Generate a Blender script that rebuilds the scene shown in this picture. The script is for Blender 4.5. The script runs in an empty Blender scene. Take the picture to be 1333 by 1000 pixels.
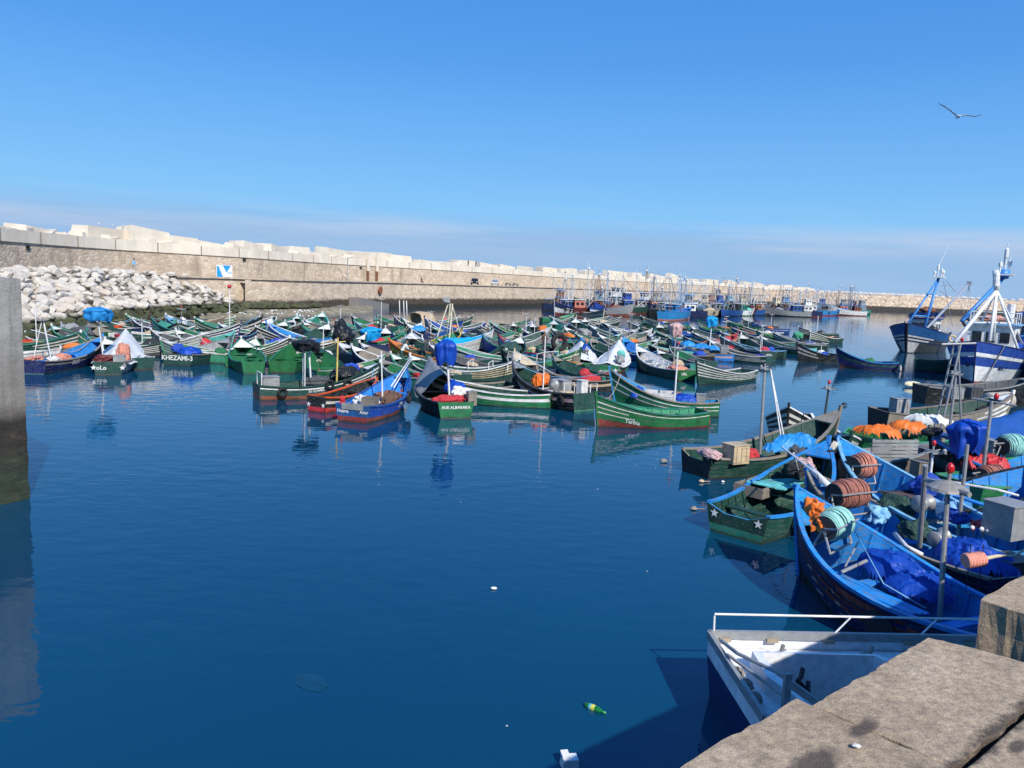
import bpy, math, random
from mathutils import Vector, Matrix, noise, Euler
rnd = random.Random(7)
scene = bpy.context.scene
COL = scene.collection
V = Vector
rad = math.radians

# ---------------------------------------------------------------- camera
F, CX, CY, EYE = 1000.0, 666.5, 500.0, 6.3
PITCH, ROLL = rad(7.55), rad(2.4)
fw = V((0, math.cos(PITCH), -math.sin(PITCH)))
rt0 = V((1, 0, 0))
up0 = rt0.cross(fw)
rt = rt0 * math.cos(ROLL) + up0 * math.sin(ROLL)
up = -rt0 * math.sin(ROLL) + up0 * math.cos(ROLL)


def at(px, py, z=0.0):
    """point of the place at height z seen at a photo pixel"""
    d = fw + rt * ((px - CX) / F) - up * ((py - CY) / F)
    t = (z - EYE) / d.z
    return V((0, 0, EYE)) + d * t


def atd(px, py, dist):
    """point seen at a photo pixel at the given forward distance"""
    d = fw + rt * ((px - CX) / F) - up * ((py - CY) / F)
    return V((0, 0, EYE)) + d * dist


cam_d = bpy.data.cameras.new("camera")
cam = bpy.data.objects.new("camera", cam_d)
COL.objects.link(cam)
cam_d.sensor_width = 36.0
cam_d.lens = F / 1333.0 * 36.0
cam_d.clip_start, cam_d.clip_end = 0.05, 8000
M4 = Matrix(((rt.x, up.x, -fw.x, 0), (rt.y, up.y, -fw.y, 0), (rt.z, up.z, -fw.z, EYE), (0, 0, 0, 1)))
cam.matrix_world = M4
scene.camera = cam
scene.view_settings.view_transform = 'Standard'
scene.view_settings.look = 'None'
scene.view_settings.gamma = 1
scene.view_settings.exposure = 0.35

# ---------------------------------------------------------------- tags


def tag(o, label=None, cat=None, group=None, kind=None):
    if label:
        o["label"] = label
    if cat:
        o["category"] = cat
    if group:
        o["group"] = group
    if kind:
        o["kind"] = kind
    return o


def empty(name, loc, rz=0.0, label=None, cat=None, group=None):
    o = bpy.data.objects.new(name, None)
    COL.objects.link(o)
    o.location = loc
    o.rotation_euler = (0, 0, rz)
    o.empty_display_size = 0.2
    return tag(o, label, cat, group)


def copy_thing(root, loc, rz, label=None, group=None, scale=None):
    r = root.copy()
    COL.objects.link(r)
    r.location = loc
    r.rotation_euler = (root.rotation_euler[0], root.rotation_euler[1], rz)
    if scale:
        r.scale = scale
    if label:
        r["label"] = label
    if group:
        r["group"] = group
    for ch in list(root.children):
        c = ch.copy()
        COL.objects.link(c)
        c.parent = r
        for g in list(ch.children):
            d = g.copy()
            COL.objects.link(d)
            d.parent = c
    return r


# ---------------------------------------------------------------- materials
MATS = {}


class NT:
    def __init__(s, name):
        s.m = bpy.data.materials.new(name)
        s.m.use_nodes = True
        s.t = s.m.node_tree
        s.b = s.t.nodes["Principled BSDF"]
        s.out = s.t.nodes["Material Output"]

    def n(s, typ, **kw):
        nd = s.t.nodes.new(typ)
        for k, v in kw.items():
            if k in nd.inputs:
                nd.inputs[k].default_value = v
            else:
                setattr(nd, k, v)
        return nd

    def l(s, a, b):
        s.t.links.new(a, b)

    def ramp(s, fac, stops, interp='LINEAR'):
        r = s.n("ShaderNodeValToRGB")
        r.color_ramp.interpolation = interp
        e = r.color_ramp.elements
        while len(e) < len(stops):
            e.new(0.5)
        for i, (p, c) in enumerate(stops):
            e[i].position = p
            e[i].color = (c[0], c[1], c[2], 1) if len(c) == 3 else c
        s.l(fac, r.inputs[0])
        return r.outputs[0]

    def mix(s, fac, a, b, mode='MIX'):
        m = s.n("ShaderNodeMix", data_type='RGBA', blend_type=mode)
        for i, x in ((0, fac), (6, a), (7, b)):
            if hasattr(x, "is_output"):
                s.l(x, m.inputs[i])
            else:
                m.inputs[i].default_value = x if i == 0 else (x[0], x[1], x[2], 1)
        return m.outputs[2]

    def math(s, op, a, b=0.0, clamp=False):
        m = s.n("ShaderNodeMath", operation=op, use_clamp=clamp)
        for i, x in enumerate((a, b)):
            if hasattr(x, "is_output"):
                s.l(x, m.inputs[i])
            else:
                m.inputs[i].default_value = x
        return m.outputs[0]

    def coords(s, kind="Object", scale=(1, 1, 1), rand=True):
        tc = s.n("ShaderNodeTexCoord")
        mp = s.n("ShaderNodeMapping")
        mp.inputs["Scale"].default_value = scale
        s.l(tc.outputs[kind], mp.inputs[0])
        if rand:
            oi = s.n("ShaderNodeObjectInfo")
            k = s.math('MULTIPLY', oi.outputs["Random"], 37.0)
            cb = s.n("ShaderNodeCombineXYZ")
            s.l(k, cb.inputs[0])
            s.l(k, cb.inputs[1])
            s.l(cb.outputs[0], mp.inputs[1])
        return mp.outputs[0]

    def noise(s, vec, scale, detail=4.0, rough=0.55):
        nn = s.n("ShaderNodeTexNoise")
        nn.inputs["Scale"].default_value = scale
        nn.inputs["Detail"].default_value = detail
        nn.inputs["Roughness"].default_value = rough
        s.l(vec, nn.inputs["Vector"])
        return nn.outputs[0]

    def bump(s, h, strength=0.3, dist=0.02, prev=None):
        b = s.n("ShaderNodeBump")
        b.inputs["Strength"].default_value = strength
        b.inputs["Distance"].default_value = dist
        s.l(h, b.inputs["Height"])
        if prev is not None:
            s.l(prev, b.inputs["Normal"])
        return b.outputs[0]

    def base(s, c):
        s.l(c, s.b.inputs["Base Color"])

    def norm(s, nrm):
        s.l(nrm, s.b.inputs["Normal"])

    def done(s, key, rough=0.5, metal=0.0, spec=0.5):
        if not s.b.inputs["Roughness"].is_linked:
            s.b.inputs["Roughness"].default_value = rough
        s.b.inputs["Metallic"].default_value = metal
        s.b.inputs["Specular IOR Level"].default_value = spec
        MATS[key] = s.m
        return s.m


def dk(c, k):
    return (c[0] * k, c[1] * k, c[2] * k)


PAL = dict(
    dkgreen=(0.014, 0.06, 0.046), green=(0.014, 0.15, 0.052), ltgreen=(0.05, 0.3, 0.16), teal=(0.02, 0.2, 0.15),
    aqua=(0.13, 0.5, 0.43), blue=(0.012, 0.075, 0.3), brblue=(0.02, 0.24, 0.58), navy=(0.008, 0.018, 0.085),
    black=(0.012, 0.014, 0.016), white=(0.7, 0.7, 0.67), grey=(0.27, 0.28, 0.28), dkgrey=(0.07, 0.075, 0.08),
    wood=(0.26, 0.19, 0.12), greywood=(0.24, 0.21, 0.17), cream=(0.66, 0.56, 0.36), redbot=(0.24, 0.05, 0.035),
    red=(0.5, 0.025, 0.03), orange=(0.75, 0.17, 0.02), maroon=(0.11, 0.02, 0.02), yellow=(0.7, 0.5, 0.06),
    pink=(0.55, 0.36, 0.34), reelbrown=(.36, .14, .1), cyan=(0.01, 0.33, 0.72), royal=(0.006, 0.06, 0.40), brown=(0.12, 0.06, 0.035),
    rust=(0.25, 0.09, 0.04), ltblue=(0.2, 0.45, 0.68), tan=(0.5, 0.38, 0.24), salmon=(0.6, 0.24, 0.16), ropeaqua=(.3, .62, .55), oldwhite=(.5, .5, .45))


def paint(name):
    key = "paint_" + name
    if key in MATS:
        return MATS[key]
    c = PAL[name]
    s = NT(key)
    v = s.coords()
    a = s.noise(v, 2.2, 5, .6)
    v2 = s.coords(scale=(.7, 5, 9))
    b = s.noise(v2, 2.5, 6, .7)
    c1 = s.ramp(a, [(.3, dk(c, .68)), (.55, c), (.8, [min(1, x * 1.18 + .01) for x in c])])
    lum = .3 * c[0] + .6 * c[1] + .1 * c[2]
    worn = (.17, .15, .125) if lum > .1 else (.11, .12, .11)
    if name in ('white', 'oldwhite'):
        worn = (.3, .27, .22)
    f = s.ramp(b, [(.52, (0, 0, 0)), (.64, (.8, .8, .8))])
    c2 = s.mix(f, c1, worn)
    # plank seams, drips and the scum line
    vs = s.coords(scale=(7, 7, .8))
    drip = s.ramp(s.noise(vs, 1.0, 4, .65), [(.58, (0, 0, 0)), (.74, (.6, .6, .6))])
    c2 = s.mix(drip, c2, [x * .45 + .015 for x in c])
    tc2 = s.n("ShaderNodeTexCoord")
    sp2 = s.n("ShaderNodeSeparateXYZ")
    s.l(tc2.outputs["Object"], sp2.inputs[0])
    zz = s.math('ADD', sp2.outputs[2], s.math('MULTIPLY', a, .16))
    mr = s.n("ShaderNodeMapRange")
    mr.inputs[1].default_value, mr.inputs[2].default_value = .13, .19
    s.l(zz, mr.inputs[0])
    c2 = s.mix(mr.outputs[0], s.mix(.72, c2, (.03, .035, .022)), c2)
    seam = s.math('FRACT', s.math('MULTIPLY', sp2.outputs[2], 7.5))
    c2 = s.mix(s.ramp(seam, [(.0, (.55,) * 3), (.06, (0, 0, 0))]), c2, [x * .3 for x in c])
    oi = s.n("ShaderNodeObjectInfo")
    hs = s.n("ShaderNodeHueSaturation")
    s.l(s.math('ADD', s.math('MULTIPLY', oi.outputs["Random"], .34), .83), hs.inputs["Value"])
    s.l(s.math('ADD', s.math('MULTIPLY', oi.outputs["Random"], .03), .485), hs.inputs["Hue"])
    s.l(c2, hs.inputs["Color"])
    s.base(hs.outputs[0])
    s.l(s.ramp(b, [(.35, (.36,) * 3), (.75, (.75,) * 3)]), s.b.inputs["Roughness"])
    s.norm(s.bump(b, .25, .012))
    return s.done(key, .5, 0, .25)


def plain(name, c, rough=.5, metal=0.0, var=.25, sc=6.0, bump=.0):
    if name in MATS:
        return MATS[name]
    s = NT(name)
    v = s.coords()
    a = s.noise(v, sc, 5, .6)
    s.base(s.ramp(a, [(.3, dk(c, 1 - var)), (.7, [min(1, x * (1 + var * .5)) for x in c])]))
    if bump:
        s.norm(s.bump(a, bump, .03))
    return s.done(name, rough, metal)


def cloth(name):
    key = "cloth_" + name
    if key in MATS:
        return MATS[key]
    c = PAL[name]
    s = NT(key)
    v = s.coords()
    a = s.noise(v, 1.6, 3, .5)
    v2 = s.coords(scale=(1, 1, .5))
    w = s.noise(v2, 3.2, 3, .5)
    s.base(s.ramp(a, [(.25, dk(c, .7)), (.7, c)]))
    n1 = s.bump(w, .5, .1)
    s.norm(s.bump(s.noise(v, 14, 2), .2, .012, n1))
    return s.done(key, .5, 0, .35)


def netmat(name):
    key = "net_" + name
    if key in MATS:
        return MATS[key]
    c = PAL[name]
    s = NT(key)
    v = s.coords()
    a = s.noise(v, 9, 5, .7)
    vo = s.n("ShaderNodeTexVoronoi", feature='DISTANCE_TO_EDGE')
    vo.inputs["Scale"].default_value = 14
    s.l(v, vo.inputs["Vector"])
    f = s.ramp(vo.outputs[0], [(.0, (1, 1, 1)), (.12, (0, 0, 0))])
    cc = s.ramp(a, [(.3, dk(c, .35)), (.7, c)])
    s.base(s.mix(f, cc, [min(1, x * 1.5 + .03) for x in c]))
    s.norm(s.bump(a, .9, .08))
    return s.done(key, .85)


def ropemat(name):
    key = "rope_" + name
    if key in MATS:
        return MATS[key]
    c = PAL[name]
    s = NT(key)
    v = s.coords()
    a = s.noise(v, 5, 4, .6)
    s.base(s.ramp(a, [(.3, dk(c, .6)), (.7, [min(1, x * 1.1) for x in c])]))
    s.norm(s.bump(s.noise(v, 60, 2), .5, .006))
    return s.done(key, .8)


# ---------------------------------------------------------------- mesh builder


class MB:
    def __init__(s):
        s.v, s.f, s.m = [], [], []

    def add(s, vs, fs, mi=0):
        o = len(s.v)
        s.v.extend([tuple(x) for x in vs])
        for f in fs:
            s.f.append(tuple(i + o for i in f))
            s.m.append(mi)
        return o

    def box(s, c, size, rot=None, mi=0, taper=1.0):
        hx, hy, hz = size[0] / 2, size[1] / 2, size[2] / 2
        pts = []
        for z, k in ((-hz, 1.0), (hz, taper)):
            for x, y in ((-hx, -hy), (hx, -hy), (hx, hy), (-hx, hy)):
                p = V((x * k, y * k, z))
                if rot is not None:
                    p.rotate(rot)
                pts.append(p + V(c))
        s.add(pts, [(3, 2, 1, 0), (4, 5, 6, 7), (0, 1, 5, 4), (1, 2, 6, 5), (2, 3, 7, 6), (3, 0, 4, 7)], mi)
        return s

    def tube(s, path, r, n=6, mi=0, cap=True, closed=False):
        P = [V(p) for p in path]
        k = len(P)
        rs = r if isinstance(r, (list, tuple)) else [r] * k
        base = len(s.v)
        prev = None
        for i in range(k):
            if closed:
                t = P[(i + 1) % k] - P[i - 1]
            else:
                t = P[min(i + 1, k - 1)] - P[max(i - 1, 0)]
            if t.length < 1e-9:
                t = V((0, 0, 1))
            t.normalize()
            if prev is None:
                a = V((0, 0, 1)) if abs(t.z) < .9 else V((1, 0, 0))
                u = t.cross(a).normalized()
            else:
                u = prev - t * prev.dot(t)
                u = u.normalized() if u.length > 1e-6 else t.orthogonal().normalized()
            prev = u
            w = t.cross(u)
            for j in range(n):
                q = 2 * math.pi * j / n
                s.v.append(tuple(P[i] + (u * math.cos(q) + w * math.sin(q)) * rs[i]))
        rng = range(k) if closed else range(k - 1)
        for i in rng:
            for j in range(n):
                a = base + i * n + j
                b = base + i * n + (j + 1) % n
                i2 = (i + 1) % k
                s.f.append((a, b, base + i2 * n + (j + 1) % n, base + i2 * n + j))
                s.m.append(mi)
        if cap and not closed:
            s.f.append(tuple(base + j for j in range(n))[::-1])
            s.m.append(mi)
            s.f.append(tuple(base + (k - 1) * n + j for j in range(n)))
            s.m.append(mi)
        return s

    def bar(s, a, b, w, h=None, mi=0):
        a, b = V(a), V(b)
        h = h or w
        d = b - a
        L = d.length
        q = d.to_track_quat('X', 'Z')
        return s.box((a + b) / 2, (L, w, h), q, mi)

    def lathe(s, prof, n=12, mi=0, c=(0, 0, 0), axis=None, cap=True):
        q = V((0, 0, 1)).rotation_difference(V(axis)) if axis is not None else None
        base = len(s.v)
        for r, z in prof:
            for j in range(n):
                a = 2 * math.pi * j / n
                p = V((r * math.cos(a), r * math.sin(a), z))
                if q:
                    p.rotate(q)
                s.v.append(tuple(p + V(c)))
        for i in range(len(prof) - 1):
            for j in range(n):
                a, b = base + i * n + j, base + i * n + (j + 1) % n
                s.f.append((a, b, b + n, a + n))
                s.m.append(mi)
        if cap:
            s.f.append(tuple(base + j for j in range(n))[::-1])
            s.m.append(mi)
            e = base + (len(prof) - 1) * n
            s.f.append(tuple(e + j for j in range(n)))
            s.m.append(mi)
        return s

    def torus(s, c, R, r, axis=(0, 0, 1), n=16, k=8, mi=0):
        q = V((0, 0, 1)).rotation_difference(V(axis))
        pts = []
        for i in range(n):
            a = 2 * math.pi * i / n
            p = V((R * math.cos(a), R * math.sin(a), 0))
            p.rotate(q)
            pts.append(V(c) + p)
        return s.tube(pts, r, k, mi, closed=True)

    def blob(s, c, size, seed=0, amp=.25, freq=1.6, sub=2, mi=0, flat=0.0, rot=0.0):
        """lumpy heap: a noise-displaced sphere, flattened below"""
        vs, fs = ico(sub)
        out = []
        for p in vs:
            d = 1 + amp * noise.fractal(p * freq + V((seed * 7.3, seed * 3.1, seed * 1.7)), .8, 2.0, 3)
            x, y, z = p.x * d * size[0], p.y * d * size[1], p.z * d
            if z < -flat:
                z = -flat
            q = V((x, y, z * size[2]))
            if rot:
                q.rotate(Euler((0, 0, rot)))
            out.append(q + V(c))
        s.add(out, fs, mi)
        return s

    def build(s, name, mats, parent=None, loc=None, rz=0, smooth=False, flip=False):
        me = bpy.data.meshes.new(name)
        me.from_pydata(s.v, [], s.f)
        if not isinstance(mats, (list, tuple)):
            mats = [mats]
        for m in mats:
            me.materials.append(m)
        if len(mats) > 1:
            me.polygons.foreach_set("material_index", s.m)
        if smooth:
            me.polygons.foreach_set("use_smooth", [True] * len(s.f))
        me.update()
        o = bpy.data.objects.new(name, me)
        COL.objects.link(o)
        if parent is not None:
            o.parent = parent
        if loc is not None:
            o.location = loc
        o.rotation_euler = (0, 0, rz)
        return o


_ICO = {}


def ico(sub):
    if sub in _ICO:
        return _ICO[sub]
    t = (1 + 5 ** .5) / 2
    vs = [V(p).normalized() for p in ((-1, t, 0), (1, t, 0), (-1, -t, 0), (1, -t, 0), (0, -1, t), (0, 1, t), (0, -1, -t),
                                      (0, 1, -t), (t, 0, -1), (t, 0, 1), (-t, 0, -1), (-t, 0, 1))]
    fs = [(0, 11, 5), (0, 5, 1), (0, 1, 7), (0, 7, 10), (0, 10, 11), (1, 5, 9), (5, 11, 4), (11, 10, 2), (10, 7, 6),
          (7, 1, 8), (3, 9, 4), (3, 4, 2), (3, 2, 6), (3, 6, 8), (3, 8, 9), (4, 9, 5), (2, 4, 11), (6, 2, 10), (8, 6, 7),
          (9, 8, 1)]
    for _ in range(sub):
        cache, nf = {}, []

        def mid(a, b):
            k = (min(a, b), max(a, b))
            if k not in cache:
                cache[k] = len(vs)
                vs.append(((vs[a] + vs[b]) / 2).normalized())
            return cache[k]
        for a, b, c in fs:
            ab, bc, ca = mid(a, b), mid(b, c), mid(c, a)
            nf += [(a, ab, ca), (b, bc, ab), (c, ca, bc), (ab, bc, ca)]
        fs = nf
    _ICO[sub] = (vs, fs)
    return _ICO[sub]


def smoothstep(a, b, x):
    t = max(0.0, min(1.0, (x - a) / (b - a)))
    return t * t * (3 - 2 * t)


_TXT = {}


def text_mesh(txt, bold=0.02):
    """flat letters as (verts2d, faces), cap height about 0.7, origin at left baseline"""
    if txt in _TXT:
        return _TXT[txt]
    cu = bpy.data.curves.new("t", 'FONT')
    cu.body = txt
    cu.size = 1.0
    cu.offset = bold
    cu.resolution_u = 2
    o = bpy.data.objects.new("t", cu)
    COL.objects.link(o)
    dg = bpy.context.evaluated_depsgraph_get()
    me = bpy.data.meshes.new_from_object(o.evaluated_get(dg))
    vs = [(v.co.x, v.co.y) for v in me.vertices]
    fs = [tuple(p.vertices) for p in me.polygons]
    bpy.data.objects.remove(o)
    bpy.data.meshes.remove(me)
    bpy.data.curves.remove(cu)
    _TXT[txt] = (vs, fs)
    return vs, fs


# ---------------------------------------------------------------- light
SUN = V((0.45, -0.893, 0)).normalized()
EL = rad(40.5)
sun_dir = V((SUN.x * math.cos(EL), SUN.y * math.cos(EL), math.sin(EL)))
sd = bpy.data.lights.new("sun", 'SUN')
sd.energy = 4.4
sd.angle = rad(0.53)
sd.color = (1.0, 0.95, 0.87)
so = bpy.data.objects.new("sun", sd)
COL.objects.link(so)
so.rotation_euler = sun_dir.to_track_quat('Z', 'Y').to_euler()
so.location = (20, -40, 60)

w = bpy.data.worlds.new("World")
scene.world = w
w.use_nodes = True
wt = w.node_tree
bg = wt.nodes["Background"]
sky = wt.nodes.new("ShaderNodeTexSky")
sky.sky_type = 'NISHITA'
sky.sun_disc = False
sky.sun_elevation = EL
sky.sun_rotation = math.atan2(SUN.x, SUN.y)
sky.altitude = 10
sky.air_density = 1.0
sky.dust_density = 0.3
sky.ozone_density = 4.0


def wn(t, **kw):
    n = wt.nodes.new(t)
    for k, v in kw.items():
        if k in n.inputs:
            n.inputs[k].default_value = v
        else:
            setattr(n, k, v)
    return n


# thin streaks of cloud low over the sea, mixed into the sky by direction
tc = wn("ShaderNodeTexCoord")
sx = wn("ShaderNodeSeparateXYZ")
wt.links.new(tc.outputs["Generated"], sx.inputs[0])
mp = wn("ShaderNodeMapping")
mp.inputs["Scale"].default_value = (2.2, 2.2, 34)
wt.links.new(tc.outputs["Generated"], mp.inputs[0])
nz = wn("ShaderNodeTexNoise", Scale=1.3, Detail=6.0, Roughness=.55)
wt.links.new(mp.outputs[0], nz.inputs["Vector"])


def wramp(inp, stops):
    r = wn("ShaderNodeValToRGB")
    e = r.color_ramp.elements
    while len(e) < len(stops):
        e.new(.5)
    for i, (p, c) in enumerate(stops):
        e[i].position = p
        e[i].color = (c, c, c, 1)
    wt.links.new(inp, r.inputs[0])
    return r.outputs[0]


band = wramp(sx.outputs[2], [(.0, .1), (.035, .35), (.055, 1), (.068, .9), (.085, .2), (.12, .05), (.2, 0)])
cl = wramp(nz.outputs[0], [(.42, 0), (.68, 1)])
mm = wn("ShaderNodeMath", operation='MULTIPLY')
wt.links.new(band, mm.inputs[0])
wt.links.new(cl, mm.inputs[1])
m2 = wn("ShaderNodeMath", operation='MULTIPLY')
m2.inputs[1].default_value = .75
wt.links.new(mm.outputs[0], m2.inputs[0])
hs = wn("ShaderNodeHueSaturation", Saturation=1.3, Value=1.05, Hue=.503)
wt.links.new(sky.outputs[0], hs.inputs["Color"])
up_m = wn("ShaderNodeMix", data_type='RGBA')
up_m.inputs[0].default_value = .7
wt.links.new(hs.outputs[0], up_m.inputs[6])
up_m.inputs[7].default_value = (.42, 2.2, 6.8, 1)
hz = wramp(sx.outputs[2], [(.0, .95), (.08, .85), (.14, .55), (.26, .18), (.45, 0)])
hm = wn("ShaderNodeMix", data_type='RGBA')
wt.links.new(hz, hm.inputs[0])
wt.links.new(up_m.outputs[2], hm.inputs[6])
hm.inputs[7].default_value = (2.0, 4.7, 7.6, 1)
mx = wn("ShaderNodeMix", data_type='RGBA')
wt.links.new(m2.outputs[0], mx.inputs[0])
zn = wn("ShaderNodeMath", operation='MULTIPLY_ADD')
zn.inputs[1].default_value = .05
wt.links.new(nz.outputs[0], zn.inputs[0])
wt.links.new(sx.outputs[2], zn.inputs[2])
bk = wramp(zn.outputs[0], [(.0, .9), (.078, .85), (.094, .35), (.108, .05), (.13, 0)])
bm2 = wn("ShaderNodeMix", data_type='RGBA')
wt.links.new(bk, bm2.inputs[0])
wt.links.new(hm.outputs[2], bm2.inputs[6])
bm2.inputs[7].default_value = (2.6, 4.0, 6.1, 1)
wt.links.new(bm2.outputs[2], mx.inputs[6])
mx.inputs[7].default_value = (4.2, 4.9, 6.3, 1)
wt.links.new(mx.outputs[2], bg.inputs[0])
bg.inputs[1].default_value = 0.1

# ---------------------------------------------------------------- water


def water_material():
    s = NT("harbour_water")
    v = s.coords(rand=False)
    v2 = s.coords(scale=(.8, 1.25, 1), rand=False)
    a = s.noise(v2, 1.5, 2, .5)
    b = s.noise(v, 5.5, 2, .5)
    c = s.noise(v, .16, 2, .5)
    big = s.noise(v, .05, 3, .5)
    calm = s.ramp(c, [(.35, (.35,) * 3), (.65, (1, 1, 1))])
    h = s.math('ADD', s.math('MULTIPLY', a, .75), s.math('MULTIPLY', b, .12))
    h = s.math('MULTIPLY', h, calm)
    s.norm(s.bump(h, .5, .05))
    s.base(s.ramp(big, [(.3, (.0014, .038, .082)), (.7, (.0018, .048, .1))]))
    s.b.inputs["IOR"].default_value = 1.45
    return s.done("water", .015, 0, .5)


mb = MB()
xs = [-900, -200, -80, -30, 0, 30, 80, 200, 900, 3000]
ys = [-40, 5, 20, 40, 80, 160, 320, 700, 5000]
mb.v = [(x, y, 0) for y in ys for x in xs]
nx = len(xs)
for j in range(len(ys) - 1):
    for i in range(nx - 1):
        a = j * nx + i
        mb.f.append((a, a + 1, a + nx + 1, a + nx))
        mb.m.append(0)
tag(mb.build("water", water_material()), kind='structure')
mb = MB()
mb.add([(-3000, -300, -6), (4000, -300, -6), (4000, 6000, -6), (-3000, 6000, -6)], [(0, 1, 2, 3)])
tag(mb.build("seabed", plain("silt", (.05, .05, .04), .9)), kind='structure')

# ---------------------------------------------------------------- concrete and stone


def quay_concrete():
    s = NT("quay_concrete")
    v = s.coords(rand=False)
    a = s.noise(v, 1.3, 6, .6)
    f = s.noise(v, 26, 5, .7)
    base = s.ramp(a, [(.25, (.37, .27, .165)), (.5, (.53, .405, .265)), (.75, (.65, .51, .35))])
    base = s.mix(s.ramp(f, [(.35, (.55,) * 3), (.6, (0, 0, 0))]), base, (.13, .1, .08))
    vo = s.n("ShaderNodeTexVoronoi")
    vo.inputs["Scale"].default_value = 46
    vs = s.n("ShaderNodeVectorMath", operation='ADD')
    nz_ = s.n("ShaderNodeTexNoise", Scale=18.0)
    s.l(v, nz_.inputs["Vector"])
    sc_ = s.n("ShaderNodeVectorMath", operation='SCALE', Scale=.05)
    s.l(nz_.outputs["Color"], sc_.inputs[0])
    s.l(s.coords(scale=(1, 1.7, 1), rand=False), vs.inputs[0])
    s.l(sc_.outputs[0], vs.inputs[1])
    vs = vs.outputs[0]
    s.l(vs, vo.inputs["Vector"])
    chip = s.ramp(vo.outputs["Distance"], [(.16, (1, 1, 1)), (.36, (0, 0, 0))])
    sel = s.n("ShaderNodeSeparateColor")
    s.l(vo.outputs["Color"], sel.inputs[0])
    chip = s.math('MULTIPLY', chip, s.ramp(sel.outputs[0], [(.3, (0, 0, 0)), (1, (.62, .62, .62))], 'LINEAR'))
    base = s.mix(chip, base, (.6, .5, .39))
    mt = s.noise(v, 7.5, 5, .7)
    base = s.mix(s.ramp(mt, [(.5, (0, 0, 0)), (.66, (.42, .42, .42))]), base, (.17, .12, .08))
    st = s.noise(v, 1.9, 5, .65)
    stain = s.ramp(st, [(.62, (0, 0, 0)), (.7, (.7, .7, .7))])
    base = s.mix(stain, base, (.045, .036, .036))
    # dirt packed along the joint and two oily patches
    def dot_(vec, k):
        d_ = s.n("ShaderNodeVectorMath", operation='DOT_PRODUCT')
        s.l(vec, d_.inputs[0])
        d_.inputs[1].default_value = k
        return d_.outputs["Value"]
    pe_, al_ = dot_(v, (-.624, .7815, 0)), dot_(v, (.7815, .624, 0))
    wob = s.math('MULTIPLY', s.math('SUBTRACT', s.noise(v, 11, 5, .75), .5), .16)
    dj = s.math('ABSOLUTE', s.math('ADD', s.math('SUBTRACT', pe_, .938), wob))
    base = s.mix(s.ramp(dj, [(.012, (.92,) * 3), (.05, (0, 0, 0))]), base, (.045, .036, .03))
    w2 = s.math('MULTIPLY', s.math('SUBTRACT', s.noise(v, 6, 6, .7), .5), 1.5)
    for (ca, cp, ra, rp) in ((2.75, 1.25, .12, .04), (2.38, 1.23, .2, .07), (2.3, 1.02, .2, .06), (3.12, .86, .09, .03)):
        e1 = s.math('DIVIDE', s.math('SUBTRACT', al_, ca), ra)
        e2 = s.math('DIVIDE', s.math('SUBTRACT', pe_, cp), rp)
        rr = s.math('ADD', s.math('ADD', s.math('MULTIPLY', e1, e1), s.math('MULTIPLY', e2, e2)), w2)
        base = s.mix(s.ramp(rr, [(.3, (.85,) * 3), (.9, (0, 0, 0))]), base, (.05, .04, .038))
    gr = s.noise(v, 190, 4, .8)
    base = s.mix(s.ramp(gr, [(.42, (.55,) * 3), (.52, (0, 0, 0))]), base, (.16, .12, .09))
    base = s.mix(s.ramp(gr, [(.58, (0, 0, 0)), (.7, (.6,) * 3)]), base, (.66, .56, .45))
    s.base(base)
    n1 = s.bump(a, .5, .03)
    n2 = s.bump(f, .8, .01, n1)
    s.norm(s.bump(s.noise(v, 130, 4, .75), .8, .004, n2))
    return s.done("quay_concrete", .95, 0, .12)


def zband(s, v, lo, hi, amp=.6):
    """0 below lo, 1 above hi, with a ragged line"""
    sep = s.n("ShaderNodeSeparateXYZ")
    s.l(v, sep.inputs[0])
    nn = s.noise(v, .9, 5, .65)
    z = s.math('ADD', sep.outputs[2], s.math('MULTIPLY', s.math('SUBTRACT', nn, .5), amp))
    m = s.n("ShaderNodeMapRange")
    m.inputs[1].default_value, m.inputs[2].default_value = lo, hi
    s.l(z, m.inputs[0])
    return m.outputs[0]


def block_concrete():
    s = NT("stained_concrete")
    v = s.coords(rand=False)
    a = s.noise(v, 1.1, 6, .65)
    vs = s.coords(scale=(5, 5, .35), rand=False)
    st = s.noise(vs, 1.2, 5, .65)
    up_ = s.ramp(a, [(.3, (.2, .19, .17)), (.7, (.34, .33, .3))])
    up_ = s.mix(s.ramp(st, [(.45, (0, 0, 0)), (.75, (.75,) * 3)]), up_, (.1, .095, .085))
    vv = s.coords(scale=(1, 1, 4), rand=False)
    rows = s.noise(vv, 2.2, 5, .7)
    mid = s.ramp(rows, [(.3, (.01, .009, .007)), (.6, (.035, .028, .02)), (.78, (.11, .09, .065))])
    low = s.ramp(rows, [(.3, (.008, .011, .008)), (.65, (.03, .045, .025)), (.8, (.1, .1, .07))])
    up_ = s.mix(zband(s, v, 3.0, 4.2, 1.2), s.mix(.5, up_, (.13, .105, .08)), up_)
    c = s.mix(zband(s, v, 2.2, 2.7, .6), mid, up_)
    c = s.mix(zband(s, v, .9, 1.5, .6), low, c)
    s.base(c)
    n1 = s.bump(a, .6, .08)
    s.norm(s.bump(s.noise(v, 14, 5, .7), .6, .03, n1))
    return s.done("stained_concrete", .85)


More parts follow.
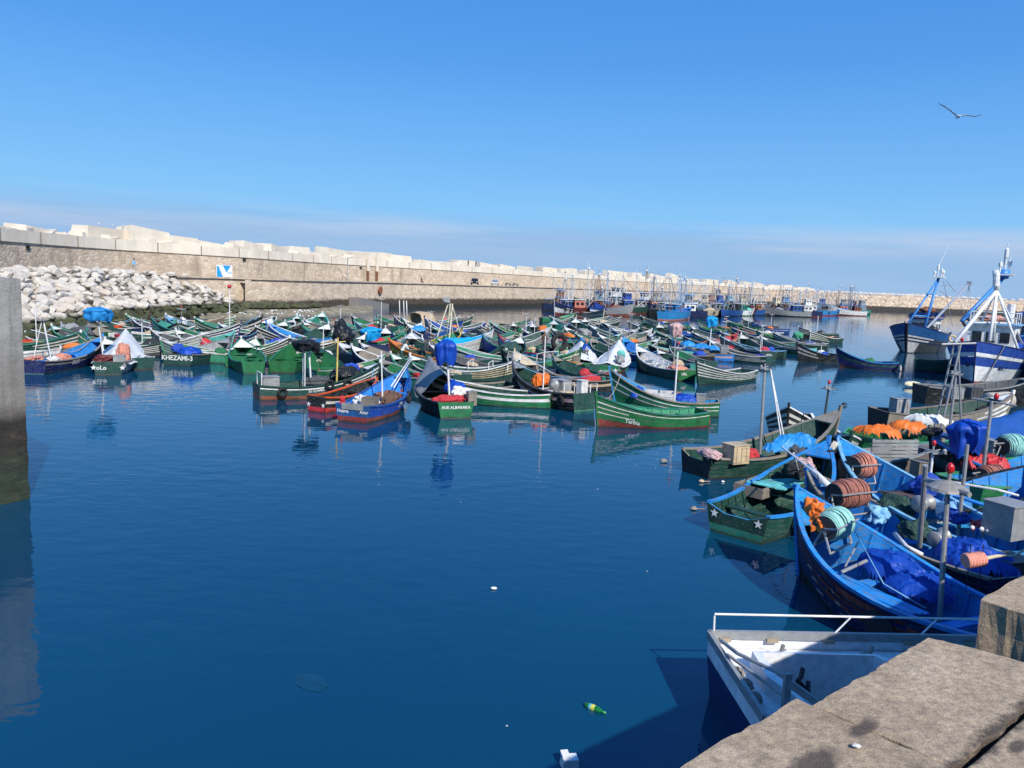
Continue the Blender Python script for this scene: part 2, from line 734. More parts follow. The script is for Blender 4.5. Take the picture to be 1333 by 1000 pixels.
def masonry():
    s = NT("rubble_masonry")
    v = s.coords(rand=False)
    vo = s.n("ShaderNodeTexVoronoi")
    vo.inputs["Scale"].default_value = 1.25
    vs = s.coords(scale=(1, 1, 1.5), rand=False)
    s.l(vs, vo.inputs["Vector"])
    sel = s.n("ShaderNodeSeparateColor")
    s.l(vo.outputs["Color"], sel.inputs[0])
    c = s.ramp(sel.outputs[0], [(0, (.46, .36, .255)), (.5, (.56, .45, .33)), (1, (.64, .525, .4))])
    ve = s.n("ShaderNodeTexVoronoi", feature='DISTANCE_TO_EDGE')
    ve.inputs["Scale"].default_value = 1.25
    s.l(vs, ve.inputs["Vector"])
    c = s.mix(s.ramp(ve.outputs[0], [(.0, (.6,) * 3), (.08, (0, 0, 0))]), c, (.36, .28, .2))
    big = s.noise(v, .12, 5, .65)
    c = s.mix(s.ramp(big, [(.45, (0, 0, 0)), (.75, (.5,) * 3)]), c, (.23, .18, .13))
    vj = s.coords(scale=(.35, .35, .04), rand=False)
    c = s.mix(s.ramp(s.noise(vj, 1.0, 4, .7), [(.58, (0, 0, 0)), (.7, (.45,) * 3)]), c, (.13, .1, .08))
    wet = s.ramp(s.noise(vs, 1.6, 5, .7), [(.3, (.018, .016, .012)), (.7, (.1, .075, .05))])
    c = s.mix(zband(s, v, 1.7, 2.2, .9), wet, c)
    c = s.mix(zband(s, v, .5, .9, .5), (.02, .02, .012), c)
    s.base(c)
    s.norm(s.bump(ve.outputs[0], .7, .12))
    return s.done("masonry", .9)


def pale_concrete(key="pale_concrete", k=1.0):
    s = NT(key)
    v = s.coords()
    a = s.noise(v, .35, 6, .6)
    vs = s.coords(scale=(1, 1, .12))
    st = s.noise(vs, .9, 5, .7)
    c = s.ramp(a, [(.3, dk((.6, .525, .41), k)), (.7, dk((.76, .685, .56), k))])
    c = s.mix(s.ramp(st, [(.5, (0, 0, 0)), (.76, (.4,) * 3)]), c, dk((.42, .36, .29), k))
    s.base(c)
    s.norm(s.bump(s.noise(v, 2.5, 5, .7), .4, .06))
    return s.done(key, .9)


def rockmat(key, ca, cb, wet=True):
    s = NT(key)
    v = s.coords()
    g = s.n("ShaderNodeNewGeometry")
    a = s.noise(v, 1.2, 6, .65)
    c = s.ramp(a, [(.25, ca), (.7, cb)])
    oi = s.n("ShaderNodeObjectInfo")
    c = s.mix(s.ramp(oi.outputs["Random"], [(.7, (0, 0, 0)), (1, (.5,) * 3)]), c, dk((.42, .33, .25), cb[0] / .6))
    if wet:
        c = s.mix(zband(s, g.outputs["Position"], 1.55, 2.0, .8), s.ramp(a, [(.3, (.02, .024, .012)), (.6, (.07, .075, .03)), (.8, (.16, .13, .06))]), c)
        c = s.mix(zband(s, g.outputs["Position"], .35, .6, .4), (.035, .035, .016), c)
    s.base(c)
    s.norm(s.bump(s.noise(v, 5, 6, .7), .6, .08))
    return s.done(key, .9)


QC, BC, MS, PC = quay_concrete(), block_concrete(), masonry(), pale_concrete()
RK = rockmat("pale_rock", (.39, .35, .295), (.63, .575, .49))
RKG = rockmat("weedy_rock", (.05, .05, .03), (.13, .12, .06), True)

# ---------------------------------------------------------------- the quay under the camera
QZ = 4.7
EU, EN = V((.7815, .624, 0)), V((-.624, .7815, 0))


def Q2(al, pe):
    return EU * al + EN * pe


def slab(name, poly, z1, z0, seed, jag=.008, mat=QC, step=.03, bev=.007):
    pts = []
    k = len(poly)
    for i in range(k):
        a, b = V(poly[i]), V(poly[(i + 1) % k])
        n = max(1, int((b - a).length / step))
        n = min(n, 160)
        for j in range(n):
            p = a.lerp(b, j / n)
            q = p * 9 + V((seed * 3.7, seed, 0))
            p = p + V((noise.noise(q) + .5 * noise.noise(q * 3.1), noise.noise(q + V((9, 9, 9))) + .5 * noise.noise(q * 3.3 + V((5, 0, 0))), 0)) * jag
            pts.append(p)
    cen = sum(pts, V((0, 0, 0))) / len(pts)
    m = MB()
    n = len(pts)
    rings = []
    lev = [z0 + (z1 - bev - z0) * q_ / 7 for q_ in range(7)]
    for ins, z in [(-1, z_) for z_ in lev] + [(0, z1 - bev), (bev * .35, z1 - bev * .35), (bev * 1.2, z1)]:
        r = []
        for p in pts:
            d = (cen - p)
            d.z = 0
            d.normalize()
            jz = .25 * bev * noise.noise(p * 14 + V((0, 0, seed)))
            if ins < 0:
                w_ = .02 * noise.fractal(V((p.x * 5, p.y * 5, z * 5 + seed)), .8, 2, 3) * min(1, (z1 - z) / .12)
                r.append((p.x + d.x * abs(w_) * 1.3, p.y + d.y * abs(w_) * 1.3, z))
                continue
            r.append((p.x + d.x * ins, p.y + d.y * ins, z + (jz if ins > 0 and ins < bev else 0)))
        rings.append(r)
    for r in rings:
        m.v.extend(r)
    for q in range(9):
        for i in range(n):
            a, b = q * n + i, q * n + (i + 1) % n
            m.f.append((a, b, b + n, a + n))
            m.m.append(0)
    m.f.append(tuple(9 * n + i for i in range(n)))
    m.m.append(0)
    return tag(m.build(name, mat), kind='structure')


def uv(p):
    return (p.dot(EU), p.dot(EN))


jA = uv(V((1.22, 2.87, 0)))
jB = uv(V((1.55, 2.51, 0)))
slab("quay", [Q2(-6, 1.47), Q2(jA[0] - .012, 1.505), Q2(jB[0] - .006, .945), Q2(-6, .93)], QZ, 3.9, 1, .017)
B1, BE = V((2.05, 3.51, 0)), V((2.36, 3.31, 0))
slab("quay", [Q2(jA[0] + .004, 1.452), B1, BE, BE + EN * -.0 + EU * .02 - EN * .12, Q2(uv(BE)[0] - .1, .945), Q2(jB[0] + .006, .945)], QZ - .004, 3.9, 2, .016)
D0 = V((2.59, 4.0, 0))
slab("quay", [D0, D0 + EU * 14, D0 + EU * 14 - EN * .56, D0 - EN * .56], QZ - .002, 3.6, 3, .02)
slab("quay", [Q2(-6, .915), Q2(20, .925), Q2(20, -14), Q2(-6, -14)], QZ - .003, 3.9, 4, .008, step=.09)
m = MB()
# quay body below the coping: set back a little, the slot between the pieces is a stair recess
for a0, a1 in ((-6, uv(B1)[0] - .03), (uv(D0)[0] + .05, 20)):
    p = [Q2(a0, 1.4), Q2(a1, 1.4), Q2(a1, .9), Q2(a0, .9)]
    m.add([(q.x, q.y, -5) for q in p] + [(q.x, q.y, 3.95) for q in p],
          [(0, 1, 5, 4), (1, 2, 6, 5), (2, 3, 7, 6), (3, 0, 4, 7), (4, 5, 6, 7)])
p = [Q2(-6, .88), Q2(20, .88), Q2(20, -14), Q2(-6, -14)]
m.add([(q.x, q.y, -5) for q in p] + [(q.x, q.y, 3.93) for q in p], [(0, 1, 5, 4), (1, 2, 6, 5), (2, 3, 7, 6), (3, 0, 4, 7), (4, 5, 6, 7)])
tag(m.build("quay_wall", BC), kind='structure')

# ---------------------------------------------------------------- stained block at the left edge
c0 = V((-12.78, 19.95, 0))
dirv = (V((-13.35, 19.1, 0)) - c0).normalized()
back = V((-.8, .68, 0)).normalized()
m = MB()
W_, D_, N_ = 7.0, 5.0, 26
grid = []
rows = 30


def bpt(u, k):
    z = -2.5 + (5.86 + 2.5) * k / rows
    p = c0 + dirv * u
    nn = noise.fractal(V((u * 1.3, z * 1.1, 3)), .9, 2, 4)
    return V((p.x, p.y, z)) + V((.4, -.9, 0)) * (.05 * nn)


us = [i * W_ / N_ for i in range(N_ + 1)]
for k in range(rows + 1):
    for u in us:
        p = bpt(u, k)
        if k == rows:
            p.z += .05 * noise.noise(V((u * 3, 0, 0))) + .02 * u
        if u == 0:
            p += V((-.03 + .05 * noise.noise(V((p.z * 2.3, 1, 0))), .02, 0))
        m.v.append(tuple(p))
nn_ = N_ + 1
for k in range(rows):
    for i in range(N_):
        a = k * nn_ + i
        m.f.append((a, a + nn_, a + nn_ + 1, a + 1))
        m.m.append(0)
b0 = len(m.v)
for k in range(rows + 1):
    p = V(m.v[k * nn_]) + back * D_
    m.v.append(tuple(p))
for k in range(rows):
    m.f.append((k * nn_, b0 + k, b0 + k + 1, (k + 1) * nn_))
    m.m.append(0)
e = V(m.v[rows * nn_ + N_]) + back * D_
m.v.append(tuple(e))
m.f.append(tuple([rows * nn_ + i for i in range(nn_)] + [len(m.v) - 1, b0 + rows]))
m.m.append(0)
tag(m.build("concrete_pier", BC), "tall weathered concrete pier head with tide stains at the left edge", "pier")

# ---------------------------------------------------------------- breakwater
WP = [(-560, 42), (-220, 60), (0, 86), (150, 108), (310, 127), (407, 150), (475, 167), (560, 187), (640, 212), (720, 245), (800, 285), (900, 340), (998, 415), (1062, 470)]
wall_pts = []
for px, D in WP:
    a = atd(px, 360, D)
    wall_pts.append(V((a.x, a.y, 0)))


def catmull(P, n):
    out = []
    for i in range(len(P) - 1):
        p0, p1, p2, p3 = P[max(i - 1, 0)], P[i], P[i + 1], P[min(i + 2, len(P) - 1)]
        for j in range(n):
            t = j / n
            out.append(.5 * ((2 * p1) + (p2 - p0) * t + (2 * p0 - 5 * p1 + 4 * p2 - p3) * t * t + (3 * p1 - p0 - 3 * p2 + p3) * t ** 3))
    out.append(P[-1])
    return out


WL = catmull(wall_pts, 6)


def normals(P):
    out = []
    for i in range(len(P)):
        t = (P[min(i + 1, len(P) - 1)] - P[max(i - 1, 0)]).normalized()
        out.append(V((t.y, -t.x, 0)))       # towards the harbour
    return out


WN = normals(WL)
ARC = [0]
for i in range(1, len(WL)):
    ARC.append(ARC[-1] + (WL[i] - WL[i - 1]).length)


def strip(P, N, prof, mb, close=False):
    """sweep a profile of (offset to harbour, z) along a line"""
    o = len(mb.v)
    k = len(prof)
    for p, n in zip(P, N):
        for d, z in prof:
            q = p + n * d
            mb.v.append((q.x, q.y, z))
    for i in range(len(P) - 1):
        for j in range(k - 1):
            a = o + i * k + j
            mb.f.append((a, a + k, a + k + 1, a + 1))
            mb.m.append(0)


bw = empty("breakwater_wall", WL[0], 0, "long rubble-stone breakwater wall with a pale concrete parapet", "sea wall")
m = MB()
strip(WL, WN, [(0, -2), (0, 8.5)], m)
o = m.build("stone_face", MS, None)
o.parent = bw
o.location = -WL[0]
m = MB()
strip(WL, WN, [(.18, 8.5), (.18, 9.95), (-1.2, 10.0), (-1.2, 8.2)], m)
strip(WL, WN, [(0, 8.48), (.18, 8.5)], m)
o = m.build("parapet", PC, bw)
o.location = -WL[0]
# expansion joints in the parapet and buttress lines
m = MB()
for i in range(4, len(WL) - 1, 2):
    p = WL[i] + WN[i] * .2
    m.bar((p.x, p.y, 8.55), (p.x, p.y, 9.92), .12)
o = m.build("joint", plain("joint_dark", (.25, .21, .17), .9), bw)
o.location = -WL[0]
mroad = plain("road_concrete", (.4, .35, .28), .9, sc=.6)
m = MB()
k0 = min(i for i, p_ in enumerate(WL) if (CX + F * (p_ - V((0, 0, EYE))).dot(rt) / (p_ - V((0, 0, EYE))).dot(fw)) > 130)
strip(WL[k0:], WN[k0:], [(10.2, 5.2), (0, 5.2)], m)
tag(m.build("quay_road", mroad), kind='structure')
m = MB()
strip(WL[k0:], WN[k0:], [(10.6, -3), (10.2, 5.05), (10.5, 5.06), (10.5, 5.24), (9.9, 5.24)], m)
tag(m.build("quay_face", MS), kind='structure')


def wall_at(px, off=0.0, z=0.0):
    """point on the breakwater line under a photo column, offset to the harbour"""
    best = None
    for i in range(len(WL) - 1):
        for k in range(8):
            p = WL[i].lerp(WL[i + 1], k / 8) + WN[i] * off
            q = p - V((0, 0, EYE))
            d = q.dot(fw)
            x = CX + F * q.dot(rt) / d
            if best is None or abs(x - px) < best[0]:
                best = (abs(x - px), p, WN[i])
    p = best[1].copy()
    p.z = z
    return p, best[2]


# big concrete blocks lying on the seaward side, showing over the parapet
BT = [(0, 296, 60), (60, 300, 60), (115, 304, 25), (140, 298, 60), (190, 300, 40), (232, 308, 30), (262, 314, 40), (322, 317, 30), (352, 320, 34),
      (382, 322, 30), (430, 324, 34), (462, 328, 28), (487, 329, 26), (514, 333, 36), (552, 340, 30), (575, 341, 26), (600, 339, 26), (630, 344, 24),
      (655, 346, 26), (682, 347, 26), (708, 348, 24), (735, 350, 26), (760, 352, 22), (798, 353, 30), (822, 355, 26), (850, 358, 28), (874, 358, 26),
      (900, 363, 22), (922, 364, 26), (948, 366, 22), (968, 367, 22), (985, 369, 20), (1004, 371, 22), (1022, 371, 20), (1042, 374, 20)]
bm_ = pale_concrete("block_concrete", .92)
for i, (px, py, wd) in enumerate(BT):
    p, n = wall_at(px, -3.2)
    D = (p - V((0, 0, EYE))).dot(fw)
    zt = atd(px, py, D).z
    ww = wd / F * D
    m = MB()
    r = random.Random(i * 17 + 3)
    t = V((-n.y, n.x, 0))
    ang = math.atan2(t.y, t.x)
    nb = 2 if ww < 5 else 3
    h = 3.0
    for k in range(1):
        m.box((0, 0, 0), (ww * r.uniform(1.35, 1.8), r.uniform(2.6, 3.4), h), Euler((r.uniform(-.12, .12), r.uniform(-.07, .1), r.uniform(-.15, .15))), 0, r.uniform(.86, .98))
    o = m.build("concrete_block", bm_, None, (p.x, p.y, zt - h / 2), ang)
    tag(o, "pale concrete armour block showing above the breakwater parapet", "concrete block", "armour blocks along the breakwater top")
for i in range(46):
    r = random.Random(900 + i)
    px = 10 + i * 23 + r.uniform(-8, 8)
    p, n = wall_at(px, -2.3)
    m = MB()
    s_ = r.uniform(.8, 1.25)
    m.box((0, 0, 0), (3.2 * s_, 2.0, 1.8), Euler((r.uniform(-.25, .25), r.uniform(-.2, .2), r.uniform(-.5, .5))), 0, r.uniform(.8, .95))
    o = m.build("concrete_block", bm_, None, (p.x, p.y, 9.35 + r.uniform(-.2, .35)), math.atan2(n.x, -n.y))
    tag(o, "smaller pale concrete block just behind the breakwater parapet", "concrete block", "small blocks behind the parapet")

# ---------------------------------------------------------------- far mole
mp_ = [V((118, 372, 0)), V((165, 372, 0)), V((210, 382, 0)), V((300, 418, 0)), V((420, 470, 0)), V((700, 600, 0))]
ML = catmull(mp_, 10)
MN = normals(ML)
m = MB()
k = 12
r = random.Random(5)
for i, (p, n) in enumerate(zip(ML, MN)):
    for j in range(k + 1):
        t = j / k
        if t < .72:
            d, z = 9 - 8.5 * t / .72, -1 + 8.6 * t / .72
        else:
            d, z = .5 - 8 * (t - .72), 7.6
        nz_ = noise.fractal(V((p.x * .35, d * .5, p.y * .35)), .8, 2, 3)
        q = p + n * (d + nz_ * .5)
        m.v.append((q.x, q.y, z + nz_ * .5))
for i in range(len(ML) - 1):
    for j in range(k):
        a = i * (k + 1) + j
        m.f.append((a, a + k + 1, a + k + 2, a + 1))
        m.m.append(0)


def molemat():
    s = NT("armour_stone")
    v = s.coords(rand=False)
    vo = s.n("ShaderNodeTexVoronoi")
    vo.inputs["Scale"].default_value = .55
    s.l(v, vo.inputs["Vector"])
    sel = s.n("ShaderNodeSeparateColor")
    s.l(vo.outputs["Color"], sel.inputs[0])
    c = s.ramp(sel.outputs[0], [(0, (.42, .32, .22)), (1, (.58, .46, .33))])
    ve = s.n("ShaderNodeTexVoronoi", feature='DISTANCE_TO_EDGE')
    ve.inputs["Scale"].default_value = .55
    s.l(v, ve.inputs["Vector"])
    c = s.mix(s.ramp(ve.outputs[0], [(0, (.7,) * 3), (.12, (0, 0, 0))]), c, (.12, .09, .06))
    c = s.mix(zband(s, v, 2.0, 2.5, .8), (.03, .026, .02), c)
    s.base(c)
    s.norm(s.bump(ve.outputs[0], 1.0, .5))
    return s.done("armour_stone", .9)


tag(m.build("mole", molemat()), kind='structure')
r = random.Random(11)
for i in range(60):
    t = 1 + i * .62
    if t > len(ML) - 2:
        break
    p = ML[int(t)].lerp(ML[int(t) + 1], t % 1)
    m = MB()
    m.blob((0, 0, 0), (r.uniform(1.2, 2.2), r.uniform(.8, 1.3), r.uniform(.6, 1.0)), i, .2, 1.2, 1)
    tag(m.build("crest_stone", RK, None, (p.x - 1, p.y + 1, 7.9)), "pale stone on the crest of the far mole", "crest stone", "boulders on the far mole crest")

# ---------------------------------------------------------------- rock bank below the wall
m = MB()
bank = []
nu, nv = 80, 14
for i in range(nu + 1):
    px = -420 + i * 752 / nu
    p, n = wall_at(px, 10.5)
    end = smoothstep(338, 255, px)
    for j in range(nv + 1):
        t = j / nv
        d = 9 - 16 * t if t < .75 else -3 - 30 * (t - .75)
        z = -1.2 + (5.6 * end + 1.0) * min(1, t / .75) ** .9
        q = p + n * d
        nz_ = noise.fractal(V((q.x * .5, q.y * .5, 0)), .8, 2, 3) * .3
        m.v.append((q.x, q.y, z + nz_ - .35))
for i in range(nu):
    for j in range(nv):
        a = i * (nv + 1) + j
        m.f.append((a, a + nv + 1, a + nv + 2, a + 1))
        m.m.append(0)
tag(m.build("rock_bank", rockmat("bank_rock", (.1, .09, .07), (.22, .2, .16))), kind='structure')
protos = []
for i in range(10):
    r = random.Random(i)
    m = MB()
    vs, fs = ico(2)
    cuts = [V((r.uniform(-1, 1), r.uniform(-1, 1), r.uniform(-1, 1))).normalized() for _ in range(9)]
    cd = [r.uniform(.55, .8) for _ in cuts]
    out = []
    for v in vs:
        p = v.copy()
        for c, d in zip(cuts, cd):
            h = p.dot(c)
            if h > d:
                p -= c * (h - d)
        p *= 1 + .06 * noise.noise(p * 3 + V((i, 0, 0)))
        out.append((p.x * r.uniform(1.15, 1.35) if False else p.x * 1.3, p.y, p.z * .72))
    m.add(out, fs)
    protos.append(m)
rmesh = []
r = random.Random(21)
cnt = 0
for row in range(12):
    t = .18 + row * .056
    n_in_row = 36
    for k in range(n_in_row):
        px = -75 + (k + r.uniform(-.4, .4) + .5 * (row % 2)) * 413 / n_in_row
        end = smoothstep(338, 255, px)
        z = -1.2 + (5.6 * end + 1.0) * min(1, t / .75) ** .9
        if z < .2:
            continue
        if end < .25 and row > 5:
            continue
        p, n = wall_at(px, 10.5)
        q = p + n * (9 - 16 * t if t < .75 else -3 - 30 * (t - .75))
        i = r.randrange(10)
        weedy = z < 1.5
        key = (i, weedy)
        s_ = r.uniform(.36, .84) * (1.0 if px < 220 else .82)
        src = next((x for x in rmesh if x[0] == key), None)
        loc = (q.x, q.y, z + .05)
        if src is None:
            o = protos[i].build("weedy_rock" if weedy else "boulder", RKG if weedy else RK, None, loc)
            rmesh.append((key, o))
        else:
            o = src[1].copy()
            COL.objects.link(o)
            o.location = loc
        o.rotation_euler = (r.uniform(-.5, .5), r.uniform(-.4, .4), r.uniform(0, 6.28))
        o.scale = (s_, s_, s_)
        if weedy:
            tag(o, "dark green weed-covered rock at the foot of the rock bank", "weedy rock", "weedy boulders by the water")
        else:
            tag(o, "pale boulder in the sunlit rock bank below the breakwater", "boulder", "pale boulders of the rock bank")
        cnt += 1
# low weedy shoal in front
m = MB()
sh = [(215, 410, 16), (270, 409, 20), (330, 406.5, 22), (380, 405, 16), (440, 402, 10), (480, 400, 5)]
top, bot = [], []
N = 40
for i in range(N + 1):
    px = 205 + i * (485 - 205) / N
    yb = 416.5 - (px - 215) / 265 * 9 + 1.2 * noise.noise(V((px * .05, 0, 0)))
    a = at(px, yb, 0)
    p, n = wall_at(px, 9)
    for j in range(7):
        t = j / 6
        q = a.lerp(p, t)
        z = -.15 + .85 * math.sin(min(1, t * 2.6) * math.pi / 2) + .15 * noise.fractal(V((q.x * .6, q.y * .6, 0)), .8, 2, 3)
        m.v.append((q.x, q.y, z))
for i in range(N):
    for j in range(6):
        a = i * 7 + j
        m.f.append((a, a + 7, a + 8, a + 1))
        m.m.append(0)
shm = NT("shoal_weed")
v = shm.coords(rand=False)
a = shm.noise(v, .8, 6, .7)
shm.base(shm.ramp(a, [(.3, (.08, .075, .04)), (.5, (.22, .19, .12)), (.7, (.36, .3, .2))]))
shm.norm(shm.bump(a, .8, .15))
shm.done("shoal", .9)
tag(m.build("shoal", MATS["shoal"], smooth=True), kind='structure')
# ramp of dark concrete and dark rocks at the quay foot
for k, (px, py, sx_, sz_) in enumerate([(335, 396, 1.4, .9), (346, 392, 1.2, 1.1), (357, 395, 1.6, .9), (369, 397, 1.2, .8), (384, 397, 1.4, .7), (322, 393, 1.3, 1.0), (328, 393, 1.1, .8), (398, 398, 1.0, .6), (410, 398, 1.1, .7)]):
    p, n = wall_at(px, 12.2)
    m = MB()
    m.blob((0, 0, 0), (sx_, 1.6, sz_), k + 40, .25, 1.3, 2)
    tag(m.build("boulder", RKG, None, (p.x, p.y, .9)), "dark wet boulder against the quay foot below the stair ramp", "boulder", "dark boulders at the quay foot")
m = MB()
pa, na = wall_at(468, 12.5)
pb, nb = wall_at(506, 12.5)
pts = []
for p, n, z in ((pa, na, 2.3), (pb, nb, .9)):
    q = p - n * 3
    pts += [(p.x, p.y, -2), (q.x, q.y, -2), (q.x, q.y, z), (p.x, p.y, z)]
m.add(pts, [(0, 1, 2, 3), (7, 6, 5, 4), (0, 3, 7, 4), (3, 2, 6, 7), (1, 0, 4, 5), (2, 1, 5, 6)])
tag(m.build("slipway", plain("ramp_grey", (.2, .19, .18), .9)), kind='structure')
# stair ramp cut in the quay face
m = MB()
P_ = []
for i in range(15):
    px = 312 + i * 8
    p, n = wall_at(px, 10.7)
    z = 5.0 - i * .24
    P_.append((p, n, z))
for (p, n, z), (p2, n2, z2) in zip(P_[:-1], P_[1:]):
    q, q2 = p + n * 1.1, p2 + n2 * 1.1
    m.add([(p.x, p.y, z), (q.x, q.y, z), (q2.x, q2.y, z), (p2.x, p2.y, z)], [(0, 1, 2, 3)])
    m.add([(q.x, q.y, z), (q.x, q.y, -1), (q2.x, q2.y, -1), (q2.x, q2.y, z)], [(0, 1, 2, 3)])
    m.add([(p2.x, p2.y, z), (q2.x, q2.y, z), (q2.x, q2.y, z2), (p2.x, p2.y, z2)], [(0, 1, 2, 3)])
tag(m.build("quay_stairs", MS), "long stone stair ramp running down the quay face beside the rock bank", "stairs")

# ---------------------------------------------------------------- wooden harbour boats
MAST = plain("mast_metal", (.34, .34, .33), .45, .35)
MASTW = plain("mast_white", (.7, .7, .68), .5)
RUB = plain("tyre_rubber", (.012, .012, .013), .8, bump=.3)
LAMPR = plain("lamp_red", (.5, .015, .02), .25)
ROPEW = ropemat("cream")
BOATS = []


class Boat:
    """one wooden boat: x runs from the transom (0) to the stem (L), z from the water"""

    def __init__(s, name='fishing_boat', bow=None, st=None, hd=90, L=6.0, B=1.95, zb=1.6, h0=.66, hull='dkgreen', bot='redbot', strp='oldwhite', ns=3,
                 tf=.5, band=None, top=None, inner='dkgreen', rail='white', tip='white', tr=None, trb=None, tr_w=.72, rake=.55,
                 label='', handle='', thw=3, ribs=True, deck=0.0, rudder=False, detail=2, post=.16, fl=.12, notch=False, group='wooden boats of the harbour', floor='wood', loc=None, zf=.12, sw=.5, Lmax=8.2, cat='boat', rows=None, bluff=2.25, bh=.3):
        s.zb, s.h0, s.B, s.rake, s.tr_w, s.fl = zb, h0, B, rake, tr_w, fl
        s.zf, s.sw, s.rows, s.bluff, s.bh = zf, sw, rows, bluff, bh
        if loc is not None:
            bp = None
            s.org = V((loc[0], loc[1], 0))
        else:
            bp = at(bow[0], bow[1], zb + post * .6)
        if st is not None:
            sp = at(st[0], st[1], 0)
            d = V((bp.x - sp.x, bp.y - sp.y, 0))
            L = d.length
            hd = math.degrees(math.atan2(d.y, d.x))
            Lc = max(4.6, min(Lmax, L))
            if Lc != L:
                dn = d.normalized()
                if st is not None and L > Lc:
                    bp = sp + dn * Lc
                else:
                    bp = sp + dn * Lc
                L = Lc
            s.org = V((sp.x, sp.y, 0))
        elif loc is None:
            h = V((math.cos(rad(hd)), math.sin(rad(hd)), 0))
            s.org = V((bp.x, bp.y, 0)) - h * L
        s.L, s.hd = L, hd
        s.handle = handle or label
        s.detail = detail
        s.root = empty(name, s.org, rad(hd), label, cat, group)
        BOATS.append(s)
        s.build(hull, bot, strp, ns, tf, band, top, inner, rail, tip, tr, trb, thw, ribs, deck, rudder, post, notch, floor)

    # shape ------------------------------------------------------------
    def half(s, t):
        if t < .45:
            return s.B / 2 * (s.tr_w + (1 - s.tr_w) * math.sin(math.pi / 2 * t / .45))
        u = (t - .45) / .55
        return s.B / 2 * max(0.0, (1 - u ** s.bluff)) + .02

    def sheer(s, t):
        z = s.h0
        if t > .28:
            z += (s.zb - s.h0) * ((t - .28) / .72) ** 1.9
        else:
            z += .1 * (1 - t / .28) ** 2
        return z

    ZB = -.28

    def side(s, t, h):
        """half beam and x at station t, relative height h (0 keel, 1 gunwale)"""
        lo = .72 * (1 - smoothstep(.35, 1, t)) ** .8
        w = s.half(t) * (lo + (1 - lo) * max(0, h) ** .72)
        x = s.L * t - s.rake * (t ** 4) * max(0.0, 1 - h) ** 1.3
        return x, w

    def pt(s, t, z, sd=1, out=0.0):
        h = (z - s.ZB) / (s.sheer(t) - s.ZB)
        x, w = s.side(t, h)
        return V((x, sd * (w + out), z))

    def world(s, x, y, z):
        c, sn = math.cos(rad(s.hd)), math.sin(rad(s.hd))
        return V((s.org.x + c * x - sn * y, s.org.y + sn * x + c * y, z))

    def build(s, hull, bot, strp, ns, tf, band, top, inner, rail, tip, tr, trb, thw, ribs, deck, rudder, post, notch, floor):
        nt = 18 if s.detail >= 2 else 12
        T = [i / nt for i in range(nt + 1)]
        T = [t + .06 * math.sin(math.pi * t) * t for t in T]
        T[-1] = 1.0
        # strake rows: (h0, h1, colour aft, colour forward, t where forward starts)
        s0 = max(.46, s.bh + .04)
        rows = [(0, s.bh, bot, bot, 0), (s.bh, s0, hull, hull, 0)]
        k = 2 * ns + 1
        for i in range(k):
            u = (.96 - s0) / (ns * s.sw + (ns + 1) * (1 - s.sw))
            a = s0 + u * ((i + 1) // 2 * (1 - s.sw) + (i // 2) * s.sw)
            b = a + u * (s.sw if i % 2 else 1 - s.sw)
            st_ = strp if i % 2 else hull
            rows.append((a, b, hull, st_, tf + .05 * (i // 2) * (1 if ns < 4 else .5)))
        rows.append((.96, 1.0, top or hull, top or hull, 0))
        if band:
            rows[-3] = (rows[-3][0], rows[-3][1], band, band, 0)
        if s.rows:
            rows = [q_ if len(q_) == 5 else (q_[0], q_[1], q_[2], q_[2], 0) for q_ in s.rows]
        names = []
        m = MB()
        for (a, b, c1, c2, ts) in rows:
            for c in (c1, c2):
                if c not in names:
                    names.append(c)
            for sd in (1, -1):
                o = len(m.v)
                for t in T:
                    for h, ex in ((a, .014), (b, .004)):
                        x, w = s.side(t, h)
                        z = s.ZB + h * (s.sheer(t) - s.ZB)
                        m.v.append((x, sd * (w + ex * (1 if t < .98 else 0)), z))
                for i in range(len(T) - 1):
                    q = o + i * 2
                    f = (q, q + 2, q + 3, q + 1)
                    m.f.append(f if sd < 0 else f[::-1])
                    m.m.append(names.index(c2 if (T[i] + T[i + 1]) / 2 > ts else c1))
        # bottom
        o = len(m.v)
        for t in T:
            x, w = s.side(t, 0)
            m.v += [(x, w, s.ZB), (x, -w, s.ZB)]
        for i in range(len(T) - 1):
            q = o + 2 * i
            m.f.append((q, q + 2, q + 3, q + 1))
            m.m.append(names.index(bot))
        m.build('hull', [paint(n) for n in names], s.root)
        # transom
        tr = tr or hull
        trb = trb or bot
        m = MB()
        Hs = [0, s.bh, s.bh + .03, .74, .77, 1.0]
        zt = s.sheer(0)
        cols = [trb, tr, tr, tr, rail]
        tn = [trb, tr, rail]
        zoff = []
        for h in Hs:
            x, w = s.side(0, h)
            z = s.ZB + h * (zt - s.ZB)
            m.v += [(-.03, w + .012, z), (-.03, w * .4, z - (.2 if notch and h == 1.0 else 0)), (-.03, -w * .4, z - (.2 if notch and h == 1.0 else 0)), (-.03, -w - .012, z)]
        for i in range(len(Hs) - 1):
            for j in range(3):
                q = i * 4 + j
                m.f.append((q, q + 1, q + 5, q + 4)[::-1])
                m.m.append((0, 1, 1, 1, 1)[i])
        n0 = len(m.v)
        for i in range(len(Hs)):
            for j in range(4):
                p = m.v[i * 4 + j]
                m.v.append((.03, p[1], p[2]))
        for i in range(len(Hs) - 1):
            for j in range(3):
                q = n0 + i * 4 + j
                m.f.append((q, q + 1, q + 5, q + 4))
                m.m.append(1)
            q = i * 4
            m.f.append((q, q + 4, n0 + q + 4, n0 + q))
            m.m.append(1)
            q = i * 4 + 3
            m.f.append((q, n0 + q, n0 + q + 4, q + 4))
            m.m.append(1)
        q = (len(Hs) - 1) * 4
        for j in range(3):
            m.f.append((q + j, q + j + 1, n0 + q + j + 1, n0 + q + j)[::-1])
            m.m.append(2)
